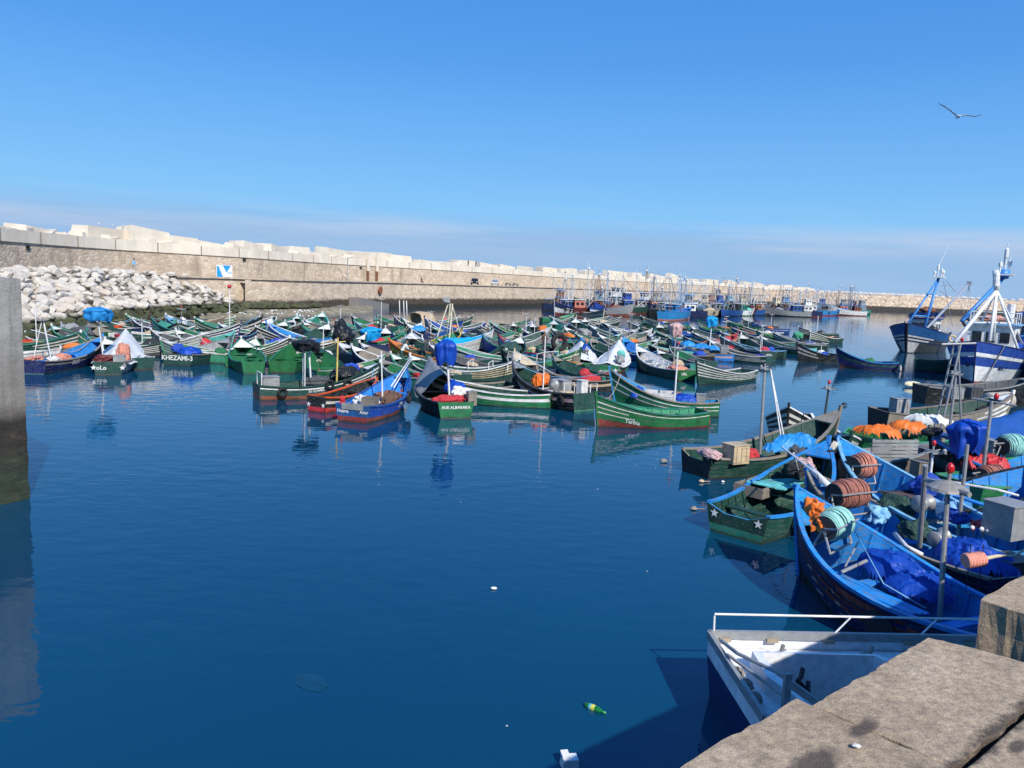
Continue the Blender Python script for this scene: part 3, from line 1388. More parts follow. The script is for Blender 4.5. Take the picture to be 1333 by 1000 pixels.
        m.build('transom', [paint(n) for n in tn], s.root)
        # inside lining
        m = MB()
        K = [1.0, .75, .5, .3]
        zf = s.zf
        nin = len(K) + 1
        T2 = [t for t in T if t < .985]
        for sd in (1, -1):
            o = len(m.v)
            for t in T2:
                for h in K:
                    z = zf + h * (s.sheer(t) - .01 - zf) if h < 1 else s.sheer(t) - .01
                    p = s.pt(t, z, 1)
                    m.v.append((p.x + (.04 if t == 0 else 0) - .05 * (t > .6), sd * max(.004, p.y - .055), z))
                p = s.pt(t, zf + .02, 1)
                m.v.append((p.x, sd * max(.003, (p.y - .06) * .8), zf))
            for i in range(len(T2) - 1):
                for j in range(nin - 1):
                    q = o + i * nin + j
                    f = (q, q + nin, q + nin + 1, q + 1)
                    m.f.append(f if sd > 0 else f[::-1])
                    m.m.append(0)
        half_ = len(T2) * nin
        for i in range(len(T2) - 1):
            a, b = i * nin + nin - 1, (i + 1) * nin + nin - 1
            m.f.append((a, b, half_ + b, half_ + a)[::-1])
            m.m.append(1)
        # ribs
        if ribs:
            nr = 11 if s.detail >= 2 else 7
            for i in range(nr):
                t = .06 + .84 * i / (nr - 1)
                for sd in (1, -1):
                    ps = []
                    for h in (1.0, .7, .4, .1):
                        z = zf + h * (s.sheer(t) - .03 - zf)
                        p = s.pt(t, z, 1)
                        ps.append(V((p.x, sd * max(.02, p.y - .075), z)))
                    for a, b in zip(ps[:-1], ps[1:]):
                        m.bar(a, b, .05, .045)
        m.build('lining', [paint(inner), paint(floor if inner in ('wood',) else inner)], s.root)
        # gunwale rail
        m = MB()
        for sd in (1, -1):
            o = len(m.v)
            for t in T:
                z = s.sheer(t)
                x, w_ = s.side(t, 1)
                for dy, dz in ((.04, -.035), (.04, .03), (-.075, .03), (-.075, -.035)):
                    yy = w_ + dy if t < .99 else max(.02, w_ + dy)
                    m.v.append((x, sd * yy, z + dz))
            for i in range(len(T) - 1):
                for j in range(4):
                    a, b = o + i * 4 + j, o + i * 4 + (j + 1) % 4
                    f = (a, b, b + 4, a + 4)
                    m.f.append(f if sd < 0 else f[::-1])
                    m.m.append(0)
            for f in ((o, o + 1, o + 2, o + 3), (o + 4 * len(T) - 4, o + 4 * len(T) - 3, o + 4 * len(T) - 2, o + 4 * len(T) - 1)):
                m.f.append(f)
                m.m.append(0)
        m.build('gunwale', paint(rail), s.root)
        # stem post
        m = MB()
        path = []
        for h in (0, .2, .4, .6, .8, 1.0):
            x, w_ = s.side(1, h)
            path.append(V((x + .03, 0, s.ZB + h * (s.zb - s.ZB))))
        for a, b in zip(path[:-1], path[1:]):
            m.bar(a - V((0, 0, .01)), b, .1, .08)
        m.box((path[-1].x + .02, 0, s.zb + post / 2), (.13, .1, post + .06), Euler((0, .12, 0)), 1)
        m.build('stem_post', [paint(hull if tip in ('white',) else tip), paint(tip)], s.root)
        # small fore deck in the bow
        m = MB()
        t0 = 1 - max(.12, deck) if deck >= 0 else .88
        top_, bot_ = [], []
        n = 5
        for i in range(n + 1):
            t = t0 + (.985 - t0) * i / n
            x, w_ = s.side(t, 1)
            z = s.sheer(t) + .012
            m.v += [(x, w_ - .05, z), (x, -w_ + .05, z), (x, w_ - .05, z - .05), (x, -w_ + .05, z - .05)]
        for i in range(n):
            q = i * 4
            m.f.append((q, q + 1, q + 5, q + 4)[::-1])
            m.f.append((q + 2, q + 3, q + 7, q + 6))
            m.m += [0, 0]
        m.f.append((0, 1, 3, 2))
        m.m.append(0)
        m.build('fore_deck', paint(tip if tip != 'none' else inner), s.root)
        # thwarts
        tt = {0: [], 1: [.42], 2: [.2, .55], 3: [.16, .42, .66], 4: [.14, .34, .54, .74]}[thw]
        for t in tt:
            z = s.sheer(t) * .68
            p = s.pt(t, z)
            mb = MB()
            mb.box((p.x, 0, z), (.24, 2 * p.y - .12, .045))
            mb.build('thwart', paint(inner), s.root)
        if rudder:
            mb = MB()
            mb.add([(-.05, .02, -.3), (-.5, .02, -.3), (-.42, .02, .5), (-.1, .02, .85), (-.05, .02, .85),
                    (-.05, -.02, -.3), (-.5, -.02, -.3), (-.42, -.02, .5), (-.1, -.02, .85), (-.05, -.02, .85)],
                   [(0, 1, 2, 3, 4), (9, 8, 7, 6, 5), (0, 5, 6, 1), (1, 6, 7, 2), (2, 7, 8, 3), (3, 8, 9, 4)])
            mb.build('rudder', paint(rudder if isinstance(rudder, str) else 'redbot'), s.root)

    # extras -----------------------------------------------------------
    def text(s, txt, t0, z, size, sd=-1, col='white', slope=True, on='side'):
        """painted letters following the hull side (sd -1 starboard, +1 port) or the transom"""
        vs, fs = text_mesh(txt)
        wd = max(v[0] for v in vs)
        m = MB()
        out = []
        for u, v in vs:
            if on == 'transom':
                out.append((-.05, (wd / 2 - u) * size + t0, z + v * size))
            else:
                t = t0 + (u * size / s.L) * (1 if sd < 0 else -1)
                zz = z + v * size
                if slope:
                    zz += .75 * (s.sheer(t) - s.sheer(t0))
                out.append(tuple(s.pt(t, zz, sd, .026)))
        m.add(out, fs)
        m.build('lettering', plain("letter_" + col, PAL[col], .6), s.root)
        return s

    def stars(s, ys, z, r=.1):
        m = MB()
        for y0 in ys:
            o = []
            for i in range(10):
                rr = r if i % 2 == 0 else r * .42
                a = math.pi / 2 + i * math.pi / 5
                o.append((-.05, y0 + rr * math.cos(a), z + rr * math.sin(a)))
            m.add([(-.05, y0, z)] + o, [(0, 1 + i, 1 + (i + 1) % 10) for i in range(10)])
        m.build('star_mark', plain("letter_white", PAL['white'], .6), s.root)
        return s

    def mast(s, x, y=0, h=2.6, kind='cross', col=None, lean=(0, 0), lamp=True, legs=0, r=.035, z0=.15):
        """a light mast with a head of lamps; child of the boat"""
        col = col or MAST
        m = MB()
        topp = V((x + lean[0], y + lean[1], h))
        m.tube([(x, y, z0), topp], [r, r * .85], 8)
        for i in range(legs):
            a = -.5 + i * (1.0 / max(1, legs - 1)) if legs > 1 else .2
            m.tube([(x - .9 - .25 * i, y + a, z0 + .3), topp + V((-.03, a * .15, -.08))], r * .6, 6)
        o = m.build('mast', col, s.root)
        h_ = MB()
        if kind in ('cross', 'lamp'):
            h_.box(topp + V((0, 0, .03)), (.36, .3, .05))
            h_.tube([topp + V((-.35, -.15, .05)), topp + V((.35, .2, .1))], .022, 6)
            h_.tube([topp + V((.1, -.3, .08)), topp + V((-.1, .32, .02))], .02, 6)
            h_.lathe([(.05, 0), (.06, .1), (.02, .14)], 8, 0, topp + V((-.3, -.12, .05)))
            h_.lathe([(.03, 0), (.03, .18)], 8, 0, topp + V((0, 0, .05)))
            h_.build('mast_head', MAST, o)
            if lamp:
                l_ = MB()
                l_.lathe([(.035, .0), (.06, .04), (.06, .11), (.035, .15), (.01, .16)], 10, 0, topp + V((0, 0, .22)))
                l_.build('lamp', LAMPR if lamp is True else lamp, o, smooth=True)
        elif kind == 'bar':
            h_.tube([topp + V((-.4, 0, -.25)), topp + V((.4, 0, -.2))], .025, 6)
            h_.build('mast_head', col, o)
        return o

    def frame(s, x0, x1, y0, y1, h, z0=.5, col=None, r=.028):
        """a hoop rail of pipe"""
        m = MB()
        m.tube([(x0, y0, z0), (x0, y0, h), (x1, y1, h), (x1, y1, z0)], r, 6)
        m.build('pipe_rail', col or MASTW, s.root)
        return s

    # cargo: things of their own ---------------------------------------
    def thing(s, name, mb, mats, label, cat, smooth=True, group=None):
        o = mb.build(name, mats, None, s.org, rad(s.hd), smooth)
        return tag(o, label, cat, group)

    def heap(s, name, x, y, z, size, mat, label, cat, seed=1, amp=.3, sub=3, flat=.35, freq=1.6):
        m = MB()
        m.blob((x, y, z), size, seed, amp, freq, sub, 0, flat)
        return s.thing(name, m, mat, label, cat)

    def crate(s, x, y, z, size, col, label, cat='crate', name='crate', rot=0.0):
        m = MB()
        a, b, c = size
        q = Euler((0, 0, rot))

        def bx(cx_, cy_, cz_, sx_, sy_, sz_):
            p = V((cx_, cy_, 0))
            p.rotate(q)
            m.box((x + p.x, y + p.y, z + cz_), (sx_, sy_, sz_), q)
        th = .025
        bx(0, 0, th / 2, a, b, th)
        for sg in (1, -1):
            bx(sg * (a / 2 - th / 2), 0, c / 2 + th, th, b, c)
            bx(0, sg * (b / 2 - th / 2), c / 2 + th + .002, a - 2 * th, th, c)
            bx(0, sg * (b / 2 + .008), c * .8, a, .016, c * .18)
        return s.thing(name, m, paint(col), label, cat, False)

    def engine_box(s, x, y, z, size, col, label, name='engine_box'):
        m = MB()
        a, b, c = size
        m.box((x, y, z + c / 2), (a, b, c), None, 0, .97)
        m.box((x, y, z + c + .015), (a * 1.06, b * 1.06, .03))
        for k in (-.3, 0, .3):
            m.box((x + k * a, y - b / 2 - .006, z + c * .5), (.02, .02, c * .8))
        return s.thing(name, m, paint(col), label, 'engine box', False)

    def tyre(s, t, sd, z, label=None, R=.26):
        p = s.pt(t, z, sd, .1)
        m = MB()
        m.torus(p, R * .74, R * .27, (0.12, sd, 0), 20, 8)
        m.tube([p + V((0, 0, R * .7)), s.pt(t, s.sheer(t), sd, .05)], .015, 5)
        return s.thing('tyre', m, RUB, label or ("black tyre fender hung on the side of the " + s.handle), 'tyre', True, 'tyre fenders')

    def buoy(s, x, y, z, r, col, label, cat='buoy'):
        m = MB()
        m.lathe([(r * .2, -r), (r * .8, -r * .6), (r, 0), (r * .8, r * .6), (r * .25, r), (r * .12, r * 1.25)], 12, 0, (x, y, z), (1, .3, .2))
        return s.thing('buoy', m, plain("buoy_" + col, PAL[col], .5), label, cat)

    def tarp(s, t0, t1, col, label, peak=1.5, ridge=.5, drop=.08, seed=1, wr=.05, wid=1.02, endpeak=None, skew=0.0):
        """a cloth tent over the boat from station t0 to t1"""
        m = MB()
        n, k = 18, 16
        for i in range(n + 1):
            u = i / n
            t = t0 + (t1 - t0) * u
            x, w_ = s.side(t, 1)
            g = s.sheer(t)
            pk = peak + ((endpeak if endpeak is not None else peak) - peak) * u
            for j in range(k + 1):
                v = -1 + 2 * j / k
                y = v * (w_ * wid + .03)
                rr = abs(v - skew)
                z = g - drop + (pk - g + drop) * max(0.0, (1 - min(1, rr) ** 1.15))
                z -= .05 * math.sin(math.pi * min(1, abs(v))) * (1 if (i % 6) else .3)
                q = V((x * 2.2, y * 2.2, seed * 3.3))
                z += wr * noise.fractal(q, .8, 2, 3)
                y += wr * noise.noise(q + V((4, 4, 4)))
                m.v.append((x + wr * noise.noise(q + V((8, 1, 2))), y, z))
        for i in range(n):
            for j in range(k):
                a = i * (k + 1) + j
                m.f.append((a, a + k + 1, a + k + 2, a + 1))
                m.m.append(0)
        return s.thing('tarpaulin', m, cloth(col), label, 'tarpaulin')

    def cover(s, pts, col, label, seed=0, name='tarpaulin', cat='tarpaulin', wr=.05):
        """cloth lump by a list of (x, y, z, rx, ry, rz) blobs with folds"""
        m = MB()
        if cat == 'tarpaulin':
            x0, x1 = min(p[0] - p[3] * 1.15 for p in pts), max(p[0] + p[3] * 1.15 for p in pts)
            y0, y1 = min(p[1] - p[4] * 1.15 for p in pts), max(p[1] + p[4] * 1.15 for p in pts)
            n = 64 if s.detail >= 2 else 22
            idx = {}
            zb_ = min(p[2] - .75 * p[5] for p in pts)
            for i in range(n + 1):
                for j in range(n + 1):
                    x, y = x0 + (x1 - x0) * i / n, y0 + (y1 - y0) * j / n
                    h = -1
                    for (a, b, c, ra, rb, rc) in pts:
                        d = ((x - a) / (ra * 1.12)) ** 2 + ((y - b) / (rb * 1.12)) ** 2
                        d += .3 * noise.noise(V((x * 2.5 + seed, y * 2.5, 0)))
                        if d < 1:
                            h = max(h, (c - zb_ + .65 * rc) * max(0, 1 - max(0, d)) ** .38)
                    if h <= 0:
                        continue
                    k = 1.0 / max(.35, min(p[3] for p in pts))
                    q = V((x * k, y * k, seed * 1.7))
                    qa = V((q.x * .55 + q.y * .4, q.y * 1.5 - q.x * .7, q.z))
                    cr = abs(noise.noise(q * 1.1)) * .3 + .2
                    cr -= max(0, 1 - abs(noise.noise(qa * 1.6)) * 5) ** 1.5 * .22 + max(0, 1 - abs(noise.noise(qa * 3.1 + V((5, 2, 0)))) * 4) ** 1.5 * .13
                    cr += abs(noise.noise(q * 6)) * .09
                    cz = sum(p[5] for p in pts) / len(pts)
                    idx[(i, j)] = len(m.v)
                    m.v.append((x + .05 * noise.noise(q * 2), y + .05 * noise.noise(q * 2 + V((7, 0, 0))), zb_ + h * 1.05 + cz * .35 - cr * cz * 1.15))
            for (i, j) in list(idx):
                if (i + 1, j) in idx and (i, j + 1) in idx and (i + 1, j + 1) in idx:
                    m.f.append((idx[i, j], idx[i + 1, j], idx[i + 1, j + 1], idx[i, j + 1]))
                    m.m.append(0)
            return s.thing(name, m, cloth(col), label, cat)
        for i, (x, y, z, a, b, c) in enumerate(pts):
            vs, fs = ico(4 if s.detail >= 2 else 3)
            out = []
            for p in vs:
                q_ = p + V((seed + i * 2.7, 3 * seed, 0))
                f = .92 + .3 * noise.fractal(p * 1.3 + V((seed + i, 3 * seed, 0)), .8, 2, 2)
                ang = math.atan2(p.y, p.x)
                fold = .1 * math.sin(ang * 6 + 4 * noise.noise(p * 1.7 + V((seed, 0, 0)))) * (1 - max(0, p.z))
                crease = abs(noise.noise(q_ * 1.35)) * .5 + abs(noise.noise(q_ * 3.1)) * .1
                f += fold - crease + .1
                zz = max(-.55, p.z * (1 if p.z > 0 else 1.25)) 
                out.append((x + p.x * a * f, y + p.y * b * f, z + zz * c * f))
            m.add(out, fs)
        return s.thing(name, m, cloth(col), label, cat)

    def drape(s, x, y, z, r, h, col, label, seed=0, name='tarpaulin', cat='tarpaulin', sq=1.0):
        """a sheet tied over a mast head and hanging in folds; z is its top"""
        m = MB()
        n, k = 40, 16
        for j in range(k + 1):
            u = j / k
            for i in range(n):
                a = 2 * math.pi * i / n
                hem = 1 + .08 * math.sin(a * 2 + seed) + .22 * noise.noise(V((math.cos(a) * 1.5, math.sin(a) * 1.5, seed)))
                prof = math.sin(min(1, u * 1.9) * math.pi / 2) * (1 - .34 * u ** 2)
                fold = 1 - .3 * abs(noise.noise(V((math.cos(a) * 2.2, math.sin(a) * 2.2, u * 2.4 + seed)))) + (.04 + .13 * u) * math.sin(a * 7 + 2.2 * noise.noise(V((math.cos(a), math.sin(a), u * 2 + seed)))) * min(1, u * 3)
                lump = 1 + .25 * noise.noise(V((math.cos(a) * 1.2, math.sin(a) * 1.2, u * 3 + seed)))
                rr = r * prof * fold * lump
                m.v.append((x + rr * math.cos(a), y + sq * rr * math.sin(a), z - h * u * hem * (.25 + .75 * u) + .08 * r * noise.noise(V((math.cos(a) * 2, math.sin(a) * 2, u * 4)))))
        for j in range(k):
            for i in range(n):
                a, b_ = j * n + i, j * n + (i + 1) % n
                m.f.append((a, a + n, b_ + n, b_))
                m.m.append(0)
        return s.thing(name, m, cloth(col), label, cat)

    def local(s, px, py, z):
        p = at(px, py, z) - s.org
        c, sn = math.cos(rad(s.hd)), math.sin(rad(s.hd))
        return V((c * p.x + sn * p.y, -sn * p.x + c * p.y, z))

    def reel(s, x, y, z, rad_, ln, col, label, ax=(0, 1, 0), name='rope_reel'):
        """drum wound with rope in a pipe frame"""
        root = empty(name, s.world(x, y, z), rad(s.hd), label, 'rope reel')
        ax = V(ax).normalized()
        q = V((0, 1, 0)).rotation_difference(ax)

        def R(p):
            p = V(p)
            p.rotate(q)
            return p
        m = MB()
        path = []
        n = max(12, int(ln / .042))
        for layer in range(1):
            for i in range(n):
                f = i / (n - 1)
                path.append((f - .5) * ln)
        prof = []
        for i in range(n):
            y0 = (i / n - .5) * ln
            dy = ln / n
            rr = rad_ * (1 - .2 * abs(2 * i / n - 1) ** 3) + rnd.uniform(-.02, .02)
            tilt = rnd.uniform(-.035, .045)
            pts = []
            for k in range(20):
                a = 2 * math.pi * k / 20
                pts.append(R((rr * math.cos(a), y0 + dy * k / 20 + tilt * math.sin(a), rr * math.sin(a))))
            m.tube(pts, dy * .56, 6, 0, closed=True)
        m.build('rope_coil', ropemat(col), root, smooth=True)
        m = MB()
        for sg in (-1, 1):
            m.lathe([(rad_ * .82, -.012), (rad_ * .82, .012)], 18, 0, R((0, sg * ln * .53, 0)), ax)
        m.tube([R((0, -ln * .66, 0)), R((0, ln * .66, 0))], .03, 8)
        m.lathe([(rad_ * .8, -ln / 2), (rad_ * .8, ln / 2)], 16, 0, (0, 0, 0), ax)
        m.build('drum', plain("drum_dark", (.03, .025, .025), .6), root)
        m = MB()
        for sg in (-1, 1):
            e0 = R((0, sg * ln * .62, 0))
            m.tube([e0, e0 + V((.25, 0, -rad_ * 1.45))], .024, 6)
            m.tube([e0, e0 + V((-.25, 0, -rad_ * 1.45))], .024, 6)
        for dx in (-.25, .25):
            m.tube([R((0, -ln * .62, 0)) + V((dx, 0, -rad_ * 1.4)), R((0, ln * .62, 0)) + V((dx, 0, -rad_ * 1.4))], .024, 6)
        e0, e1 = R((0, -ln * .62, 0)), R((0, ln * .62, 0))
        m.tube([e0, e0 + V((-rad_ * 1.12, 0, .1)), e1 + V((-rad_ * 1.12, 0, .1)), e1], .022, 6)
        m.build('pipe_frame', MAST, root)
        return root

    def oar(s, x0, x1, y, z, col, label):
        m = MB()
        m.tube([(x0, y, z), (x1 - .6, y + .15, z + .15)], .024, 6)
        m.box(((x0 + 2 * x1 - .9) / 3 + .18, y + .14, z + .15), (.7, .12, .025))
        return s.thing('oar', m, paint(col), label, 'oar')

# ---------------------------------------------------------------- the fleet: front row, named one by one
def b(bow, hd=90, L=5.6, hull='dkgreen', inner='dkgreen', rail='oldwhite', label='', **kw):
    rail = 'oldwhite' if rail == 'white' and len(BOATS) % 3 else rail
    kw.setdefault('detail', 1)
    kw.setdefault('zb', 1.45)
    kw.setdefault('thw', 2)
    return Boat(bow=bow, hd=hd, L=L, hull=hull, inner=inner, rail=rail, label=label, **kw)


# F1 blue boat at the pier
f1 = Boat(bow=(134, 436), st=(44, 487), zb=1.6, hull='navy', bot='navy', strp='white', ns=2, tf=.62, top='greywood', band='greywood', inner='brblue', rail='greywood', tip='brblue', tr='navy', trb='ltblue',
          label='navy boat with bright blue inside and weathered wood top strake, beside the pier', handle='navy boat beside the pier')
f1.text("IXUS", .30, .34, .34)
f1.mast(2.2, .2, 2.9, 'cross', MASTW, lean=(-.35, .25), legs=2, lamp=False)
f1.heap('net_heap', 2.9, 0, .55, (.6, .5, .35), netmat('salmon'), 'brown net heap inside the navy boat beside the pier', 'net', 3)
f1.cover([(1.6, -.2, .6, .5, .4, .3)], 'white', 'white sacking bundled in the navy boat beside the pier', 2, 'sack', 'sack')
f1.cover([(.7, .35, .8, .75, .35, .16)], 'salmon', 'faded pink cloth over the stern of the navy boat', 5, 'cloth', 'cloth')

# F2 white tarp boat
f2 = Boat(bow=(183, 432), st=(141, 488), zb=1.5, B=2.2, hull='grey', bot='dkgrey', ns=3, tf=.3, inner='dkgrey', rail='grey', tr='dkgreen', trb='greywood',
          label='boat tented over with white canvas, blue bundle on its mast', handle='white-tented boat on the left')
f2.tarp(.08, .76, 'white', 'white canvas tent sheet pitched over the boat at the left', peak=.9, endpeak=2.25, drop=.15, seed=2, wr=.06, wid=1.15)
f2.mast(1.0, .35, 3.4, 'bar', MASTW, lean=(-.1, .3), lamp=False)
p = V((.6, .85, 3.25))
f2.drape(.95, .6, 3.85, .85, .8, 'brblue', 'bright blue tarp bundle lashed to the mast of the white-tented boat', 3)
f2.cover([(.6, .2, .85, .3, .7, .28)], 'maroon', 'dark red cloth under the edge of the white canvas', 4, 'cloth', 'cloth')
f2.engine_box(.35, -.55, .35, (.5, .6, .75), 'grey', 'grey wooden box at the stern of the white-tented boat')
f2.heap('net_heap', 1.7, -.55, .9, (.65, .4, .75), netmat('salmon'), 'brown net heap piled beside the white canvas tent', 'net', 7)
f2.tyre(.55, -1, .55)
f2.text("oLo", .35, .3, .34, on='transom')
f2.stars((.75, -.75), .42, .16)

# F3 dark green transom with the painted name
f3 = Boat(bow=(297, 440), st=(231, 476), zb=1.25, B=2.5, hull='dkgreen', bot='dkgreen', ns=1, tf=.7, inner='grey', rail='greywood', tip='grey', tr='dkgreen', trb='dkgreen', tr_w=.86,
          label='dark green boat with KHEZAMI-3 in white across its stern', handle='KHEZAMI-3 boat')
f3.text("KHEZAMI-3", 0.0, .36, .43, on='transom')
f3.heap('net_heap', .9, -.3, .75, (.55, .75, .42), cloth('royal'), 'royal blue net bag on the stern of the KHEZAMI-3 boat', 'net', 5)
f3.heap('net_heap', 1.6, .85, .9, (.4, .4, .4), netmat('royal'), 'blue net ball behind the stern of the KHEZAMI-3 boat', 'net', 6)
f3.heap('net_heap', 1.9, .2, .8, (.4, .35, .25), netmat('ltblue'), 'pale blue net tangle inside the KHEZAMI-3 boat', 'net', 8)
f3.tyre(.62, -1, .55)

# F4, F5 two green boats stern-on
f4 = Boat(bow=(314, 439), st=(330, 487), zb=1.65, B=2.2, hull='green', bot='teal', ns=1, tf=2, inner='green', rail='teal', tip='white', tr='green', trb='ltgreen', thw=4, tr_w=.62, deck=.2,
          label='green boat stern-on with a white diamond on its foredeck', handle='green boat with the white diamond')
m = MB()
for k, (dy, dx) in enumerate([(-.75, -.3), (.75, -.3), (-.45, -.05), (.45, -.05)]):
    p = f4.pt(.72 + .05 * (k > 1), f4.sheer(.75) - .05, 1)
    m.blob((p.x + dx, (1 if dy > 0 else -1) * (p.y - .06), f4.sheer(.72) + .05), (.09, .09, .07), k, .1)
m.build('bollard', paint('white'), f4.root)
f5 = Boat(bow=(379, 443), st=(366, 478), zb=1.6, B=2.4, hull='green', bot='dkgreen', ns=1, tf=2, inner='green', rail='green', tip='green', tr='green', trb='green', thw=4, tr_w=.8,
          label='green boat stern-on behind the boat with the ladder mast', handle='green boat behind the ladder mast')

# F6 long dark green and white boat
f6 = Boat(bh=.52, bow=(494, 470), st=(334, 519), zb=1.7, B=2.3, hull='dkgreen', bot='redbot', ns=3, tf=.62, band='white', inner='dkgreen', rail='dkgreen', tip='white', tr='dkgreen',
          label='long dark green boat with white band, red bottom and tyres along its side', handle='long green boat with red bottom')
f6.text("ELGJAMILA", .36, .38, .2)
f6.engine_box(.55, -.45, .45, (.8, .7, .7), 'grey', 'pale grey engine box on the stern of the long green boat')
f6.frame(.1, .1, -.7, .3, 1.35)
m = MB()
for y in (-.22, .12):
    m.tube([(2.35, y, .4), (2.35, y, 2.5)], .03, 6)
m.tube([(2.75, 0, .4), (2.6, 0, 2.55)], .045, 8)
for z in (.9, 1.3, 1.7, 2.1):
    m.tube([(2.35, -.22, z), (2.35, .12, z)], .02, 6)
m.build('ladder_mast', MASTW, f6.root)
f6.drape(2.5, 0, 2.95, .75, .6, 'black', 'black net bundle hanging on top of the ladder mast', 9, 'net_bundle', 'net')
f6.tyre(.16, -1, .42)
f6.tyre(.52, -1, .78)
f6.tyre(.68, -1, .75)
f6.cover([(4.6, .1, 1.15, .75, .6, .4)], 'black', 'black plastic sheet over gear near the bow of the long green boat', 10)
f6.heap('net_heap', 3.1, .2, .75, (.7, .5, .3), netmat('dkgrey'), 'dark net heap amidships in the long green boat', 'net', 12)
f6.mast(3.9, -.55, 3.1, 'bar', plain('mast_yellow', (.6, .45, .12), .5), lean=(.05, 0), r=.05, lamp=False)
f6.heap('net_heap', 5.0, .5, 1.3, (.5, .35, .35), netmat('royal'), 'blue net heap in the bow of the long green boat', 'net', 13)

# F7 small black boat with stars
f7 = Boat(bh=.52, bow=(470, 492), st=(412, 537), zb=1.2, B=1.5, hull='black', bot='red', ns=1, tf=0, inner='black', rail='orange', tip='black', tr='black', trb='red', L=5,
          label='small black boat with two white stars and a red bottom on its stern', handle='small black boat with stars', ribs=False)
f7.stars((.42, -.42), .36, .13)

# F8 blue boat
f8 = Boat(bh=.52, bow=(529, 478), st=(459, 550), zb=1.75, B=2.25, hull='blue', bot='redbot', ns=3, tf=.55, inner='brblue', rail='blue', tip='brblue', tr='blue', trb='redbot', thw=4,
          label='bright blue boat with red bottom, stern facing the camera, in the front row', handle='bright blue boat in the front row')
f8.text("29", .42, .38, .34)
f8.text("Nejma", .45, .42, .2, on='transom')
f8.text("Azur", -.55, .42, .2, on='transom')
m = MB()
m.box((-.045, 0, .7), (.04, 1.0, .28))
m.build('grey_plate', paint('grey'), f8.root)
f8.mast(2.9, -.1, 2.9, 'bar', MASTW, r=.04, lean=(-.2, .05), lamp=False)
f8.cover([(2.1, .15, .5, .5, .55, .3), (1.8, .5, .65, .35, .3, .3)], 'white', 'white sacks lying amidships in the bright blue boat', 14, 'sack', 'sack')
f8.heap('net_heap', 2.6, -.65, .65, (.8, .3, .38), netmat('brown'), 'brown net heap along the right side of the bright blue boat', 'net', 15)
f8.heap('net_heap', 3.9, .1, .6, (.6, .55, .3), netmat('rust'), 'rusty red net heap forward in the bright blue boat', 'net', 16)
f8.crate(1.2, -.25, .45, (.55, .6, .5), 'greywood', 'weathered wooden crate at the stern of the bright blue boat')
f8.cover([(.5, .75, .75, .12, .12, .3)], 'red', 'red plastic can at the stern corner of the bright blue boat', 3, 'jerrycan', 'can')
f8.tyre(.62, -1, .7, R=.3)
m = MB()
for k, y in enumerate((-.25, -.55)):
    m.tube([(3.0 - k * .4, y - .2, 1.25), (6.2, y * .3, 2.3)], .03, 6)
f8.thing('pole', m, MASTW, 'pair of white poles laid over the bow of the bright blue boat', 'pole')

# F9 black boat with the green transom and grey tarp
f9 = Boat(bow=(556, 478), st=(593, 545), zb=1.5, B=2.3, hull='black', bot='black', ns=1, tf=2, inner='grey', rail='dkgrey', tip='grey', tr='green', trb='greywood',
          label='black boat with green stern panel, grey sheet and blue mast bundle', handle='black boat with the green stern')
f9.text("AUE ALBARAKA", 0, .46, .19, on='transom')
f9.tarp(.42, .93, 'grey', 'grey canvas sheet pitched over the bow half of the black boat', peak=1.75, endpeak=2.3, drop=.15, seed=5, wr=.07, wid=1.08)
f9.mast(1.5, -.1, 3.3, 'bar', MASTW, r=.055, lean=(.1, .25), lamp=False)
f9.drape(1.6, .15, 3.5, .56, 1.15, 'royal', 'royal blue tarp bundle hung on the mast of the green-sterned boat', 17)
f9.cover([(2.6, -.6, 1.0, .8, .5, .4)], 'royal', 'royal blue tarp folded inside the green-sterned boat', 18)
f9.heap('net_heap', .8, .1, .75, (.45, .8, .22), netmat('red'), 'red and white float net on the stern of the green-sterned boat', 'net', 19)
f9.cover([(1.3, -.55, 1.0, .4, .5, .3)], 'white', 'white cloth over the engine of the green-sterned boat', 20, 'cloth', 'cloth')
f9.engine_box(.5, -.85, .55, (.5, .4, .6), 'greywood', 'weathered wood box at the right stern corner of the green-sterned boat')
f9.tyre(.78, -1, .9)

# F10 white striped hulls lying broadside between the green stern and the orange sacks
f10a = Boat(bow=(575, 489), st=(668, 516), zb=1.2, B=1.9, hull='dkgreen', bot='dkgreen', ns=2, tf=.0, sw=.3, inner='dkgreen', rail='greywood', tr='dkgreen', trb='ltgreen', rudder='white', thw=2,
            label='dark green boat with two white lines lying broadside, white rudder post', handle='dark green boat with two white lines')
f10b = Boat(bow=(560, 486), hd=172, L=6.4, zb=1.3, hull='green', bot='dkgreen', strp='white', ns=1, tf=0, top='white', band='white', inner='dkgreen', rail='white', thw=2,
            label='white-railed green boat lying broadside behind the two-lined boat', handle='white-railed green boat')
f10c = Boat(bow=(662, 465), st=(582, 493), zb=1.5, B=2.1, hull='dkgreen', bot='dkgrey', strp='tan', ns=4, tf=.3, inner='dkgreen', rail='white', tip='white', thw=3,
            label='boat with tan-striped planks and white hoops, bow to the right', handle='tan-striped boat with white hoops')
for x in (1.5, 2.8, 4.0):
    f10c.frame(x, x, -.85, .85, 1.25, .8)

